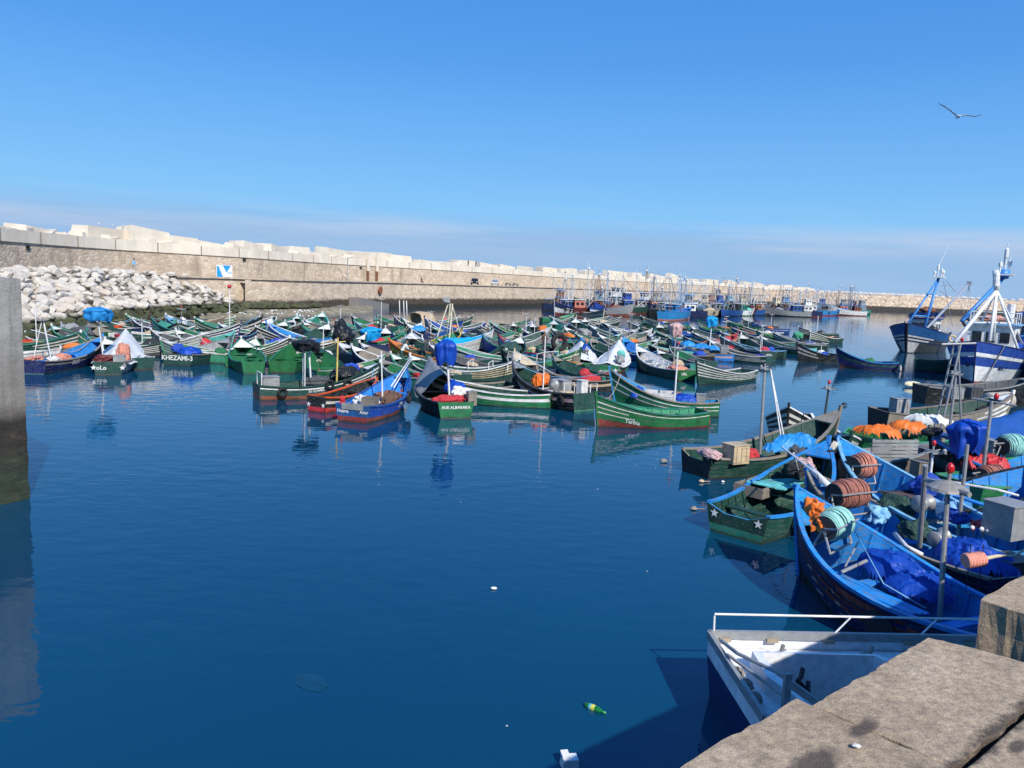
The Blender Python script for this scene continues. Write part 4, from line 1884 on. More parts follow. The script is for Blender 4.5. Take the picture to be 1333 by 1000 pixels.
# F11 dark boat with orange sacks
f11 = Boat(bow=(668, 467), st=(760, 536), zb=1.95, B=2.2, h0=.85, hull='black', bot='black', strp='dkgrey', ns=1, tf=2, band='pink', top='dkgrey', inner='dkgreen', rail='dkgrey', tip='grey', tr='dkgreen', trb='ltgreen', notch=False,
           label='black boat with pink side band and orange sacks on a white deck', handle='black boat with orange sacks')
f11.text("CEBRATOR", .62, .36, .2, sd=1)
m = MB()
m.box((3.0, 0, .66), (2.3, 1.75, .05))
m.build('deck', paint('white'), f11.root)
f11.cover([(3.6, .2, 1.1, .25, .26, .42)], 'orange', 'upright orange sack tied at the neck on the white deck', 22, 'sack', 'sack')
f11.cover([(3.75, -.4, 1.1, .35, .38, .42)], 'orange', 'big orange sack beside the tied one on the white deck', 23, 'sack', 'sack')
f11.engine_box(2.3, -.5, .7, (.75, .6, .6), 'grey', 'grey winch housing on the deck of the black boat with orange sacks')
m = MB()
m.lathe([(.34, -.1), (.34, .1), (.12, .12), (.12, .22)], 18, 0, (2.35, .05, 1.05), (0, 1, 0))
f11.thing('winch_drum', m, MAST, 'round metal winch drum on the deck of the black boat with orange sacks', 'winch')
f11.mast(2.7, .5, 3.6, 'none', MASTW, r=.035, lamp=False)
f11.engine_box(.55, -.3, .75, (.4, .45, .75), 'white', 'white control box at the stern of the black boat with orange sacks')
f11.frame(.9, .9, -.1, .6, 1.35)
f11.frame(.15, .15, -.95, -.5, 1.35)
f11.heap('net_heap', 1.2, .2, .7, (.5, .5, .2), netmat('tan'), 'tan rope heap near the stern of the black boat with orange sacks', 'net', 25)
f11.tyre(.12, 1, .5, R=.28)
f11.tyre(.24, 1, .62)
f11.tyre(.84, 1, .95)

# F12 green boat with red rudder, F13 bright blue bowed boat behind it
f12 = Boat(bh=.4, bow=(777, 512), st=(913, 554), zb=1.45, B=1.85, hull='green', bot='redbot', ns=3, tf=.7, band='white', inner='ltgreen', rail='teal', tip='green', tr='green', rudder='rust', rake=.2, sw=.28,
           label='bright green boat with white lines and a rust red rudder, front row', handle='bright green boat with red rudder')
f12.text("Tarbia", .78, .3, .26, sd=1)
f13 = Boat(bow=(795, 479), st=(934, 541), zb=2.0, B=2.1, hull='green', bot='dkgreen', ns=2, tf=0, sw=.3, top='dkgrey', band='white', inner='brblue', rail='greywood', tip='brblue', tr='green', trb='ltgreen',
           label='green hulled boat with a tall bright blue bow, behind the red rudder', handle='tall blue-bowed boat')
f13.crate(3.0, 0, .45, (1.5, 1.2, .55), 'white', 'long white slatted crate amidships in the tall blue-bowed boat')
f13.cover([(1.6, 0, .75, .7, .6, .25)], 'royal', 'royal blue sheet over gear in the tall blue-bowed boat', 28)
f13.engine_box(.9, .2, .5, (.45, .5, .55), 'grey', 'grey box at the stern of the tall blue-bowed boat')
f13.mast(2.2, .45, 3.3, 'cross', MASTW, r=.045, lamp=LAMPR)
f13.cover([(4.1, 0, .85, .45, .7, .35)], 'royal', 'royal blue sheet bunched under the tall blue bow', 29)

# I1 second white tented boat, H8 third
i1 = Boat(bh=.52, bow=(812, 446), st=(788, 489), zb=1.6, B=2.3, hull='green', bot='redbot', ns=4, tf=0, inner='greywood', rail='white', tr='green', trb='redbot',
          label='green and white boat under a white canvas tent, red-bottomed stern', handle='white-tented green boat at centre')
i1.tarp(.08, .84, 'white', 'white canvas tent sheet over the green and white boat at centre', peak=.9, endpeak=2.15, drop=.12, seed=11, wr=.06, wid=1.1)
i1.mast(.9, .0, 3.4, 'bar', MAST, lean=(0, 0), lamp=False)
i1.heap('net_heap', 1.6, -.8, 1.0, (.6, .3, .4), netmat('grey'), 'grey net heap beside the white tent at centre', 'net', 31)
i1.heap('net_heap', 2.5, -.75, 1.3, (.4, .3, .35), netmat('aqua'), 'pale green net heap on the white tent at centre', 'net', 32)
i1.stars((.65, -.7), .42, .17)
i1.text("LAL CADRA", 0, .25, .2, on='transom')
h8 = Boat(bh=.52, bow=(757, 432), st=(755, 486), zb=1.6, B=2.4, hull='dkgreen', bot='redbot', ns=2, tf=0, inner='dkgreen', rail='white', tr='green', trb='redbot',
          label='boat covered by blue then white sheets, green stern with red bottom', handle='blue and white sheeted boat')
h8.tarp(.2, .74, 'white', 'white canvas sheet over the stern half of the sheeted boat', peak=.9, endpeak=2.0, drop=.1, seed=13, wr=.05, wid=1.08)
h8.tarp(.7, .97, 'brblue', 'bright blue sheet over the bow of the sheeted boat', peak=2.05, endpeak=2.1, drop=.05, seed=14, wr=.06, wid=1.05)
h8.text("Atlas", 0, .38, .2, on='transom')
h8.engine_box(.4, .3, .5, (.5, .5, .7), 'greywood', 'grey wooden box on the stern of the sheeted boat')

# I3 white inside
i3 = Boat(bow=(829, 449), st=(893, 496), zb=1.75, B=2.2, hull='dkgreen', bot='dkgreen', ns=1, tf=2, inner='white', rail='white', tip='white', tr='green', trb='redbot', floor='white',
          label='dark green boat painted white inside, green and red stern', handle='white-lined boat')
i3.text("T.ouAL  URL", .72, .38, .24, sd=1)
i3.heap('net_heap', 1.2, .1, .7, (.6, .7, .28), netmat('salmon'), 'pinkish net heap in the stern of the white-lined boat', 'net', 33)
i3.heap('net_heap', 1.9, -.4, .9, (.45, .4, .35), netmat('tan'), 'tan net heap beside the mast of the white-lined boat', 'net', 34)
i3.mast(2.6, -.5, 3.3, 'bar', MAST, r=.05, lamp=False)
i3.drape(2.6, -.5, 3.9, .5, .95, 'pink', 'faded pink net bundle on the mast of the white-lined boat', 35, 'net_bundle', 'net')
i3.text("URL", .2, .4, .25, on='transom')

# I2 blue bow between the white tent and the white-lined boat
i2 = Boat(bow=(812, 438), hd=112, L=5.6, zb=1.75, hull='blue', bot='navy', ns=1, tf=2, inner='brblue', rail='brblue', tip='brblue',
          label='bright blue boat wedged between the white tent and the white-lined boat', handle='wedged bright blue boat')

# J1 blue boat with cyan bundles, J2 striped bow in front
j1 = Boat(bow=(876, 441), st=(955, 471), zb=1.6, B=2.1, hull='brblue', bot='blue', ns=1, tf=0, strp='pink', top='greywood', inner='greywood', rail='greywood', tip='brblue', tr='brblue', trb='brblue',
          label='blue boat broadside with bright blue tarps and a bundle-topped mast', handle='blue boat with the bundled mast')
j1.cover([(4.2, 0, 1.2, .7, .7, .45), (2.9, -.1, 1.1, .8, .6, .35), (1.9, 0, 1.0, .6, .5, .3)], 'brblue', 'row of bright blue tarps heaped in the blue boat', 36)
j1.mast(2.2, .1, 3.3, 'bar', MASTW, r=.05, lamp=False)
j1.drape(2.2, .1, 4.0, .6, .95, 'cyan', 'cyan tarp bundle on top of the mast of the blue boat', 37)
j1.engine_box(.9, -.2, .6, (.6, .6, .8), 'grey', 'grey wooden box standing near the stern of the blue boat')
j2 = Boat(bow=(907, 470), st=(974, 494), zb=1.55, B=1.9, hull='dkgreen', bot='dkgreen', ns=4, tf=0, inner='dkgreen', rail='white', tip='dkgreen', thw=3,
          label='dark green boat with four broad white planks, bow to the left', handle='boat with four white planks')
# K boats at the right end of the fleet
k1 = Boat(bow=(965, 434), st=(1000, 469), zb=1.9, B=2.3, hull='black', bot='black', ns=1, tf=0, strp='ltblue', inner='dkgreen', rail='grey', tip='white', tr='dkgreen', trb='aqua', thw=2,
          label='large dark boat with pale blue band and turquoise stern bottom', handle='turquoise-sterned dark boat')
k1.text("ooo", 0, .45, .3, on='transom')
k1.mast(1.2, .4, 2.8, 'lamp', MASTW, lamp=plain('lamp_white', (.7, .7, .68), .4))
k1b = b((990, 437), 128, 6.4, 'dkgreen', 'dkgreen', 'white', 'boat with turquoise and white stern just right of the turquoise-sterned boat', band='white', tr='aqua', trb='greywood', zb=1.5, handle='aqua and white sterned boat')
k3 = Boat(bow=(1038, 446), st=(1086, 471), zb=1.7, B=1.9, hull='black', bot='black', ns=2, tf=.6, strp='grey', inner='dkgreen', rail='black', tip='black', thw=4,
          label='black open boat with green thwarts, right edge of the fleet', handle='black open boat')
k4 = Boat(bow=(1038, 431), st=(1091, 446), zb=1.6, B=2.0, hull='dkgreen', bot='maroon', ns=3, tf=.55, inner='dkgreen', rail='white', tip='white',
          label='white-railed dark boat with white bow stripes, farthest right of the fleet', handle='white-railed boat farthest right')
k5 = b((1040, 425), 172, 5.6, 'dkgreen', 'dkgreen', 'grey', 'grey-railed boat lying just behind the white-railed one at far right', handle='grey-railed boat at far right')
k6 = Boat(bow=(1089, 451), st=(1166, 483), zb=1.75, B=1.9, hull='navy', bot='maroon', ns=1, tf=0, strp='dkgreen', inner='blue', rail='brblue', tip='navy', rudder='white',
          label='navy boat with bright blue rail lying alone left of the trawlers', handle='navy boat with bright blue rail')
k7 = b((979, 418), 152, 5.8, 'blue', 'blue', 'blue', 'blue boat with white quarter pointing left behind the turquoise stern', band='white', top='blue', handle='blue boat with white quarter', zb=1.6)
k8 = b((985, 429), 140, 5.2, 'green', 'green', 'green', 'small green boat in front of the blue white-quartered boat', handle='small green boat at right')
k9 = b((1012, 433), 165, 5.0, 'blue', 'dkgreen', 'blue', 'low blue boat just left of the white-railed boats', handle='low blue boat')
k10 = b((1007, 432), 150, 6.2, 'dkgreen', 'dkgreen', 'white', 'dark green boat with white quarter beside the turquoise stern', band='white', handle='dark boat with white quarter', zb=1.6)
k5.mast(3.0, 0, 3.2, 'none', MASTW, r=.06, lamp=False)
k9.heap('net_heap', 2.6, 0, 1.2, (.6, .5, .6), netmat('ltgreen'), 'green net ball on the low blue boat', 'net', 41)

# ---------------------------------------------------------------- the fleet: boats packed behind
A1 = b((36, 404), 165, 5.6, 'blue', 'blue', 'blue', 'blue boat half hidden by the pier, farthest left', tip='blue', handle='blue boat half hidden by the pier')
A2 = b((50, 417), 97, 5.4, 'grey', 'dkgrey', 'white', 'grey boat with white bow cap seen from astern beside the pier', deck=.22, handle='grey boat beside the pier')
A3 = b((57, 410), 150, 5.4, 'green', 'dkgreen', 'white', 'green boat with a white rail behind the tripod mast at left', ns=2, tf=.3, handle='green white-railed boat at left')
A4 = b((76, 410), 158, 8.0, 'green', 'dkgreen', 'green', 'long green boat farthest back at the left, bow to the left', tip='green', handle='long green boat at back left', zb=1.6)
A5 = b((80, 420), 150, 5.6, 'dkgreen', 'dkgrey', 'grey', 'dull green boat heaped with grey nets at the left', tip='grey', handle='net-heaped dull boat at left')
A5.heap('net_heap', 2.8, 0, .9, (1.1, .6, .5), netmat('dkgrey'), 'dark grey net heap in the dull green boat at left', 'net', 44)
A5.heap('net_heap', 4.0, .1, 1.2, (.6, .5, .4), netmat('grey'), 'pale grey net heap forward in the dull green boat at left', 'net', 45)
A6 = b((104, 431), 28, 7.2, 'dkgreen', 'dkgreen', 'teal', 'dark teal boat with white bow stripes behind the navy boat', ns=3, tf=.55, tip='white', zb=1.6, handle='dark teal boat behind the navy boat')
A6.mast(4.6, .2, 3.6, 'cross', MASTW, lamp=plain('lamp_pale', (.6, .35, .25), .5))
A7 = b((78, 452), 12, 6.6, 'white', 'white', 'white', 'white boat mostly hidden between pier and navy boat', bot='black', ns=1, zb=1.1, handle='half hidden white boat')
A8 = b((115, 420), 150, 5.6, 'dkgreen', 'greywood', 'greywood', 'weathered boat behind the white-tented boat at left', tip='greywood', handle='weathered boat at left')
A9 = b((137, 440), 140, 5.4, 'dkgreen', 'dkgreen', 'white', 'dark boat with white planks squeezed left of the white tent', ns=3, tf=.2, handle='dark boat left of the white tent')

B1 = b((197, 428), 165, 6.2, 'black', 'dkgrey', 'white', 'black and white striped boat right of the white-tented boat', ns=3, tf=.1, zb=1.5, handle='black and white striped boat at left')
B2 = b((196, 411), 163, 6.6, 'dkgreen', 'teal', 'teal', 'dark teal boat with white lettering lines, bow left, at back left', ns=3, tf=.72, tip='maroon', zb=1.8, handle='dark teal boat at back left', strp='aqua')
B3 = b((216, 411), 160, 5.6, 'navy', 'teal', 'ltblue', 'navy boat with pale blue rail behind the dark teal boat', tip='ltblue', handle='navy boat with pale rail')
B4 = Boat(bow=(240, 416), st=(243, 437), zb=1.5, B=2.6, hull='dkgreen', inner='dkgreen', rail='dkgreen', tr='white', trb='white', tip='white', detail=1, bot='dkgrey', thw=2, tr_w=.86,
          label='dark green boat with a white stern facing the camera at back left', handle='white-sterned boat at back left')
B4.heap('net_heap', 2.2, 0, 1.2, (.5, .35, .6), netmat('white'), 'white net heap standing in the white-sterned boat', 'net', 47)
B5 = b((254, 413), 170, 6.8, 'green', 'teal', 'ltgreen', 'green boat with aqua rail and white marks, bow left, near the shoal', ns=2, tf=.5, tip='white', zb=1.6, handle='green boat near the shoal')
B6 = b((262, 434), 22, 6.0, 'grey', 'dkgrey', 'white', 'grey boat with white bow cap pointing right, behind KHEZAMI-3', deck=.16, handle='grey boat with white cap')
B7 = b((210, 441), 172, 7.0, 'ltgreen', 'green', 'white', 'green-lined boat lying between grey boats behind KHEZAMI-3', handle='green-lined boat behind KHEZAMI-3', zb=1.3)
B8 = b((229, 428), 150, 5.2, 'teal', 'dkgrey', 'white', 'teal boat with white rail left of the grey boat', ns=2, tf=.2, handle='teal boat with white rail')
C1 = b((293, 411), 18, 5.6, 'greywood', 'greywood', 'tan', 'bare wooden boat on the shoal edge, bow to the right', strp='wood', tip='greywood', handle='bare wooden boat')
C2 = b((313, 419), 22, 6.6, 'navy', 'teal', 'white', 'boat with blue and white bow stripes rising to the right', ns=3, tf=.35, strp='white', tip='navy', zb=1.8, handle='blue and white striped boat')
C2.text("II", .8, 1.0, .2)
C3 = b((341, 411), 32, 7.0, 'black', 'dkgreen', 'black', 'black boat with two white bow stripes rising to the right', ns=2, tf=.3, tip='black', zb=1.9, handle='black boat with two stripes')
C4 = b((333, 424), 272, 5.6, 'black', 'green', 'white', 'boat pointing its chevron-striped bow at the camera', ns=3, tf=.3, tip='white', zb=1.75, B=2.3, handle='chevron-striped boat')
C6 = b((333, 439), 95, 5.4, 'green', 'green', 'green', 'green boat with white bow cap just right of the white diamond', deck=.2, handle='green boat with white cap', zb=1.5)
C7 = b((304, 431), 60, 5.2, 'teal', 'teal', 'aqua', 'aqua-railed boat hidden behind the white diamond boat', tip='aqua', handle='aqua-railed boat')
C8 = b((347, 418), 155, 7.2, 'brblue', 'brblue', 'white', 'bright blue boat with white rail descending right, left of centre', ns=1, tf=.0, tip='brblue', zb=1.9, handle='bright blue boat left of centre')
C9 = b((354, 413), 85, 5.0, 'teal', 'teal', 'teal', 'teal boat with white bow cap behind the bright blue one', deck=.25, handle='teal white-capped boat')
pole = Boat.mast(C3, 4.0, .3, 4.6, 'none', MASTW, r=.05, lamp=False)
C3.buoy(4.0, .3, 4.75, .2, 'red', 'red float on the pole of the black two-striped boat')
D1 = b((371, 417), 92, 5.4, 'green', 'green', 'green', 'green boat with white cap beside the gulls on the shoal', deck=.2, handle='green boat beside the gulls')
D3 = b((376, 438), 25, 5.8, 'black', 'green', 'white', 'boat with white and black bow stripes left of the black net bundle', ns=4, tf=.0, tip='white', zb=1.7, handle='striped boat left of the black bundle')
D4 = b((420, 406), 93, 6.2, 'teal', 'teal', 'aqua', 'teal boat with pale rim pointing away, farthest back near centre', B=2.4, zb=2.0, deck=.1, handle='pale-rimmed teal boat')
D5 = b((428, 420), 80, 6.4, 'dkgreen', 'dkgreen', 'dkgreen', 'dark hollow boat with a bright white bow cap near centre', B=2.5, zb=1.8, deck=.16, handle='dark white-capped boat near centre')
D6 = b((436, 415), 158, 6.2, 'aqua', 'teal', 'aqua', 'pale green boat with a red bow tip pointing left', tip='red', zb=1.6, handle='pale green boat with red tip')
D6.heap('net_heap', 1.6, .3, 1.0, (.7, .4, .4), netmat('red'), 'red net heap in the pale green red-tipped boat', 'net', 50)
D7 = b((391, 440), 95, 5.8, 'green', 'green', 'green', 'green-lined boat directly behind the black net bundle', B=2.4, tip='green', zb=1.7, handle='green-lined boat behind the black bundle')
D8 = b((414, 450), 112, 5.8, 'green', 'green', 'dkgreen', 'green-lined boat with white outer planks right of the black bundle', B=2.3, ns=3, tf=0, tip='dkgreen', zb=1.6, handle='green-lined boat right of the black bundle')
D9 = b((440, 437), 20, 6.0, 'brblue', 'blue', 'brblue', 'bright blue hull lying broadside behind the green-lined boats', tip='brblue', zb=1.2, handle='broadside bright blue hull')
D10 = b((438, 443), 150, 6.4, 'dkgrey', 'dkgreen', 'white', 'dark boat with A7 in white letters on its bow', deck=.16, zb=1.6, ns=1, tf=2, handle='A7 boat')
D10.text("A 7", .86, .95, .5, sd=1)
D11 = b((462, 417), 160, 6.2, 'aqua', 'green', 'white', 'aqua and white striped boat bow left, left of the tan shelter', ns=3, tf=.2, tip='aqua', zb=1.7, handle='aqua striped boat')
D12 = b((456, 438), 75, 5.8, 'dkgreen', 'dkgreen', 'dkgreen', 'dark boat right of the A7 boat with a grey engine', tip='dkgreen', zb=1.6, handle='dark boat right of A7')
D13 = b((395, 424), 150, 5.4, 'dkgreen', 'greywood', 'ltgreen', 'low weathered green boat among the gulls', zb=1.2, tip='ltgreen', handle='low weathered green boat')
E2 = b((490, 418), 15, 5.8, 'green', 'dkgreen', 'white', 'green boat left of the tan shelter', tip='green', handle='green boat left of the tan shelter', ns=1, tf=0)
E3 = b((513, 409), 142, 6.8, 'rust', 'green', 'white', 'rust red boat with a green inside carrying the tan shelter', ns=1, tf=0, zb=1.8, tip='rust', handle='rust red boat with tan shelter')
E4 = b((502, 425), 95, 6.0, 'navy', 'navy', 'navy', 'navy boat with a white cap above the cyan bundle', B=2.4, zb=1.8, deck=.16, handle='navy boat above the cyan bundle')
E4.drape(1.2, .8, 2.1, .95, 1.0, 'cyan', 'cyan tarp bundle in front of the navy white-capped boat', 52)
E5 = b((527, 431), 40, 6.2, 'green', 'green', 'ltgreen', 'green boat rising to the right beside the cyan bundle', tip='green', zb=1.5, ns=1, handle='green boat beside the cyan bundle')
E6 = b((529, 420), 150, 6.6, 'dkgreen', 'dkgreen', 'white', 'white-striped boat descending right behind the man in purple', ns=4, tf=0, zb=1.8, tip='white', handle='white-striped boat behind the man in purple')
E7 = b((549, 419), 70, 5.8, 'dkgrey', 'dkgrey', 'grey', 'grey hollow boat with a small white cap right of centre', tip='white', deck=.12, zb=1.7, B=2.4, handle='grey hollow boat')
E8 = b((536, 431), 103, 7.0, 'dkgreen', 'dkgreen', 'grey', 'big dark hollow boat with ribbed planks and a white cap at centre', B=2.9, zb=2.0, deck=.13, handle='big dark hollow boat')
E9 = b((553, 412), 152, 7.0, 'blue', 'blue', 'white', 'tall blue bow with white and red stripes, centre back', ns=2, tf=0, strp='white', bot='red', tip='navy', zb=2.1, handle='tall blue bow at centre back')
E10 = b((598, 424), 14, 6.0, 'blue', 'blue', 'blue', 'blue boat with blue planks rising right, beside the yellow tripod', ns=2, strp='brblue', tf=0, tip='blue', zb=1.7, handle='blue boat beside the yellow tripod')
E10.cover([(2.0, .2, 1.2, .8, .5, .5)], 'brblue', 'bright blue tarp heap in the blue boat beside the yellow tripod', 53)
E11 = b((507, 441), 150, 7.2, 'orange', 'dkgreen', 'orange', 'orange-railed boat with the man in white standing in it', strp='yellow', ns=1, tf=0, tip='orange', zb=1.6, handle='orange-railed boat')
E13 = b((476, 434), 70, 5.6, 'dkgreen', 'dkgreen', 'dkgreen', 'dark boat with white cap below the aqua striped boat', deck=.14, zb=1.6, handle='dark boat below the aqua striped one')
E14 = b((500, 463), 60, 5.0, 'green', 'green', 'white', 'small green boat with white rim behind the bright blue boat', zb=1.3, tip='green', handle='small green white-rimmed boat')
E15 = b((534, 461), 130, 5.8, 'dkgreen', 'dkgreen', 'white', 'dark boat with white rail left of the grey sheet', zb=1.3, ns=2, tf=0, handle='dark boat left of the grey sheet')
G2 = b((570, 440), 157, 8.0, 'teal', 'ltgreen', 'white', 'long boat with pale green inside running right from the man in purple', ns=2, tf=0, tip='ltgreen', zb=1.7, handle='long pale green lined boat')
G3 = b((601, 427), 60, 5.6, 'dkgreen', 'green', 'yellow', 'green boat carrying the yellow tripod mast', tip='dkgreen', zb=1.7, handle='yellow tripod boat')
m = MB()
tp = V((3.6, 0, 4.1))
for q in ((2.6, .7, .9), (2.6, -.7, .9), (4.8, .45, 1.2), (4.8, -.45, 1.2), (3.2, 0, .8)):
    m.tube([q, tp + V((0, q[1] * .35, 0))], .06, 6)
m.build('tripod_mast', plain('mast_cream', (.62, .56, .4), .5), G3.root)
G3.cover([(3.5, .35, 4.35, .35, .35, .4)], 'grey', 'grey bundle on top of the cream tripod mast', 55, 'net_bundle', 'net')
G4 = b((641, 430), 25, 6.2, 'white', 'cyan', 'white', 'boat filled with cyan sheeting, white bow to the right', ns=1, zb=1.8, tip='white', handle='cyan-filled boat')
G4.tarp(.25, .9, 'cyan', 'cyan sheet spread inside the white-bowed boat', peak=1.15, endpeak=1.3, drop=.12, seed=17, wr=.09, wid=.92)
G5 = b((627, 424), 274, 5.2, 'black', 'dkgreen', 'white', 'small boat pointing a white chevron bow at the camera, back row', ns=3, tf=.2, zb=1.5, B=2.2, handle='small chevron boat')
G6 = b((638, 418), 158, 7.2, 'dkgreen', 'green', 'white', 'dark green boat with white marks on a tall bow, back row centre', ns=2, tf=.55, tip='aqua', zb=2.0, handle='tall-bowed dark green boat')
G7 = b((649, 435), 150, 5.2, 'brblue', 'brblue', 'red', 'small blue boat with a red rail right of the cyan-filled boat', tip='maroon', zb=1.8, handle='small blue boat with red rail')
G8 = b((678, 437), 72, 6.0, 'dkgreen', 'dkgreen', 'dkgreen', 'dark boat full of black net with a white cap left of the tyre', B=2.5, zb=1.8, deck=.16, handle='dark net-filled boat')
G8.heap('net_heap', 3.4, 0, .9, (1.3, .8, .6), netmat('dkgreen'), 'dark green net filling the boat left of the tyre', 'net', 57)
G9 = b((660, 455), 160, 5.6, 'dkgreen', 'dkgreen', 'white', 'dark boat with white pipe rails behind the cream cap', zb=1.3, handle='dark boat with pipe rails')
G9.frame(1.5, 1.5, -.8, .8, 1.3, .8)
G9.frame(3.0, 3.0, -.8, .8, 1.3, .8)
G10 = b((670, 455), 120, 5.4, 'dkgrey', 'dkgrey', 'white', 'grey boat with a broad cream bow cap above the orange sacks', tip='cream', deck=.3, zb=1.8, handle='cream-capped grey boat')
H2 = b((684, 417), 30, 6.2, 'dkgreen', 'green', 'ltgreen', 'dark green boat rising right in the gap before the red trawler', tip='greywood', zb=1.5, handle='dark green boat in the gap')
H3 = b((693, 420), 95, 5.6, 'dkgreen', 'dkgreen', 'dkgreen', 'dark boat with white cap and an orange heap, back row', deck=.15, zb=1.6, handle='dark boat with an orange heap')
H3.heap('net_heap', 1.8, -.8, 1.1, (.8, .6, .5), netmat('orange'), 'orange net heap in the dark back row boat', 'net', 59)
H4 = b((721, 416), 88, 6.2, 'teal', 'teal', 'teal', 'teal hollow boat with white cap right of the many-striped hull', B=2.5, deck=.14, zb=1.9, handle='teal hollow boat')
H5 = b((717, 425), 42, 8.0, 'dkgreen', 'dkgreen', 'white', 'hull of many thin white stripes rising to the right, centre', ns=6, tf=0, tip='white', zb=2.1, B=2.3, handle='many-striped hull')
H6 = b((748, 407), 25, 6.2, 'green', 'ltgreen', 'ltgreen', 'pale green boat behind the teal hollow boat', tip='green', zb=1.6, handle='pale green boat behind the teal one')
H7 = b((749, 414), 95, 6.4, 'dkgreen', 'dkgreen', 'dkgreen', 'wide dark green hollow boat with a white cap, back row right', B=2.9, deck=.14, zb=1.9, handle='wide dark hollow boat')
H9 = b((700, 452), 130, 5.8, 'dkgreen', 'dkgreen', 'dkgreen', 'dark boat with the man in the brown jacket aboard', tip='dkgreen', zb=1.4, handle='boat with the man in brown')
H10 = Boat(bow=(744, 452), st=(690, 477), zb=1.7, B=1.9, hull='green', bot='redbot', ns=3, tf=.2, inner='dkgreen', rail='ltgreen', tip='green', detail=1, rake=.2, thw=2,
           label='green and white striped boat with red stem, left of the sheeted boat', handle='green striped boat with red stem')
H10.frame(2.0, 2.0, -.8, .8, 1.3, .8)
H11 = Boat(bow=(700, 478), st=(792, 508), zb=1.3, B=1.9, hull='black', bot='brown', ns=1, tf=2, top='greywood', band='tan', inner='brown', rail='greywood', tip='greywood', detail=1, thw=3,
           label='dark weathered boat lying broadside behind the orange sacks', handle='dark weathered broadside boat')
H12 = b((735, 425), 130, 5.6, 'dkgreen', 'dkgreen', 'white', 'dark boat with grey nets between the teal and sheeted boats', zb=1.5, handle='dark boat with grey nets')
H12.heap('net_heap', 2.5, 0, 1.0, (1.0, .7, .6), netmat('grey'), 'grey net heap between the teal and the sheeted boats', 'net', 61)
I7 = b((846, 448), 160, 4.8, 'aqua', 'aqua', 'aqua', 'small aqua boat left of the pink bundle mast', tip='aqua', zb=1.1, handle='small aqua boat')
I8 = [b((767, 422), 145, 6.8, 'dkgreen', 'dkgreen', 'white', 'striped dark boat curving right of the blue sheet', ns=4, tf=0, zb=1.8, handle='striped boat right of the blue sheet'),
      b((785, 419), 152, 7.2, 'dkgreen', 'dkgreen', 'white', 'dark boat with a long white rail above the white tent', ns=1, tf=0, zb=1.8, handle='white-railed boat above the tent'),
      b((779, 434), 140, 5.6, 'dkgreen', 'dkgrey', 'white', 'striped boat just left of the white tent mast', ns=5, tf=0, zb=1.7, handle='striped boat left of the tent mast'),
      b((831, 427), 32, 6.4, 'dkgreen', 'dkgrey', 'white', 'white-striped boat rising right, behind the wedged blue boat', ns=4, tf=0, zb=1.8, handle='white-striped boat behind the wedge'),
      b((848, 428), 38, 6.2, 'white', 'dkgreen', 'white', 'white hull with bow to the right beside the pink bundle', ns=1, tf=2, zb=1.7, tip='white', handle='white hull beside the pink bundle'),
      b((818, 418), 165, 6.4, 'dkgreen', 'teal', 'white', 'dark boat with broad white bow plate behind the striped ones', deck=.3, zb=1.6, handle='dark boat with white bow plate'),
      b((839, 416), 95, 6.0, 'dkgreen', 'dkgreen', 'dkgreen', 'dark hollow boat with a slim bow in front of the cream-bowed hulk', tip='dkgreen', zb=1.9, B=2.5, handle='slim dark hollow boat'),
      b((858, 421), 92, 5.6, 'dkgreen', 'dkgreen', 'dkgreen', 'dark hollow boat with a white cap above the pink bundle', deck=.15, zb=1.7, B=2.3, handle='dark hollow boat above the pink bundle'),
      b((858, 440), 35, 5.6, 'dkgreen', 'green', 'white', 'green-lined boat with white planks under the pink bundle', ns=4, tf=0, zb=1.5, handle='green-lined boat under the pink bundle')]
J3 = b((890, 421), 120, 5.2, 'green', 'green', 'green', 'green boat left of the cyan mast bundle, aqua stern', tr='ltgreen', zb=1.6, tip='green', B=2.2, handle='green boat with aqua stern')
J4 = b((909, 416), 162, 7.6, 'green', 'dkgreen', 'teal', 'long green boat behind the cyan mast bundle', tr='aqua', zb=1.7, tip='teal', handle='long green boat behind the cyan bundle')
J5 = b((944, 415), 145, 6.4, 'green', 'green', 'green', 'green boat with a white bow cap right of the cyan bundle', deck=.15, zb=1.7, handle='green white-capped boat at right', B=2.1)
J6 = b((960, 433), 30, 5.2, 'red', 'red', 'red', 'red-planked boat pointing right behind the dark hollow boats', strp='salmon', ns=3, tf=0, tip='red', zb=1.7, handle='red-planked boat')
J8 = b((921, 440), 140, 6.0, 'dkgreen', 'dkgrey', 'white', 'white-striped dark boat right of the cyan bundle mast', ns=4, tf=0, zb=1.8, handle='white-striped boat right of the cyan bundle')
J9 = b((938, 437), 150, 6.4, 'dkgreen', 'dkgreen', 'ltblue', 'dark boat with pale rail and white cap left of the big dark one', deck=.14, zb=1.7, handle='dark pale-railed boat')
J10 = b((871, 424), 140, 5.6, 'blue', 'blue', 'blue', 'blue-bowed boat in front of the blue trawler', tip='blue', zb=1.6, handle='blue-bowed boat')
J11 = b((902, 432), 150, 6.0, 'dkgreen', 'dkgrey', 'white', 'dark boat with white tip left of the cyan bundle', ns=2, tf=.3, zb=1.5, handle='dark boat left of the cyan bundle')
J12 = b((967, 415), 150, 6.0, 'dkgrey', 'dkgreen', 'dkgrey', 'dark grey boat between the green and the blue bows at right', tip='dkgrey', zb=1.6, handle='dark grey boat at right')
J13 = b((889, 437), 158, 6.6, 'dkgreen', 'dkgrey', 'dkgrey', 'dark boat with black gear above the bright blue tarps', tip='white', zb=1.5, handle='dark boat above the blue tarps')
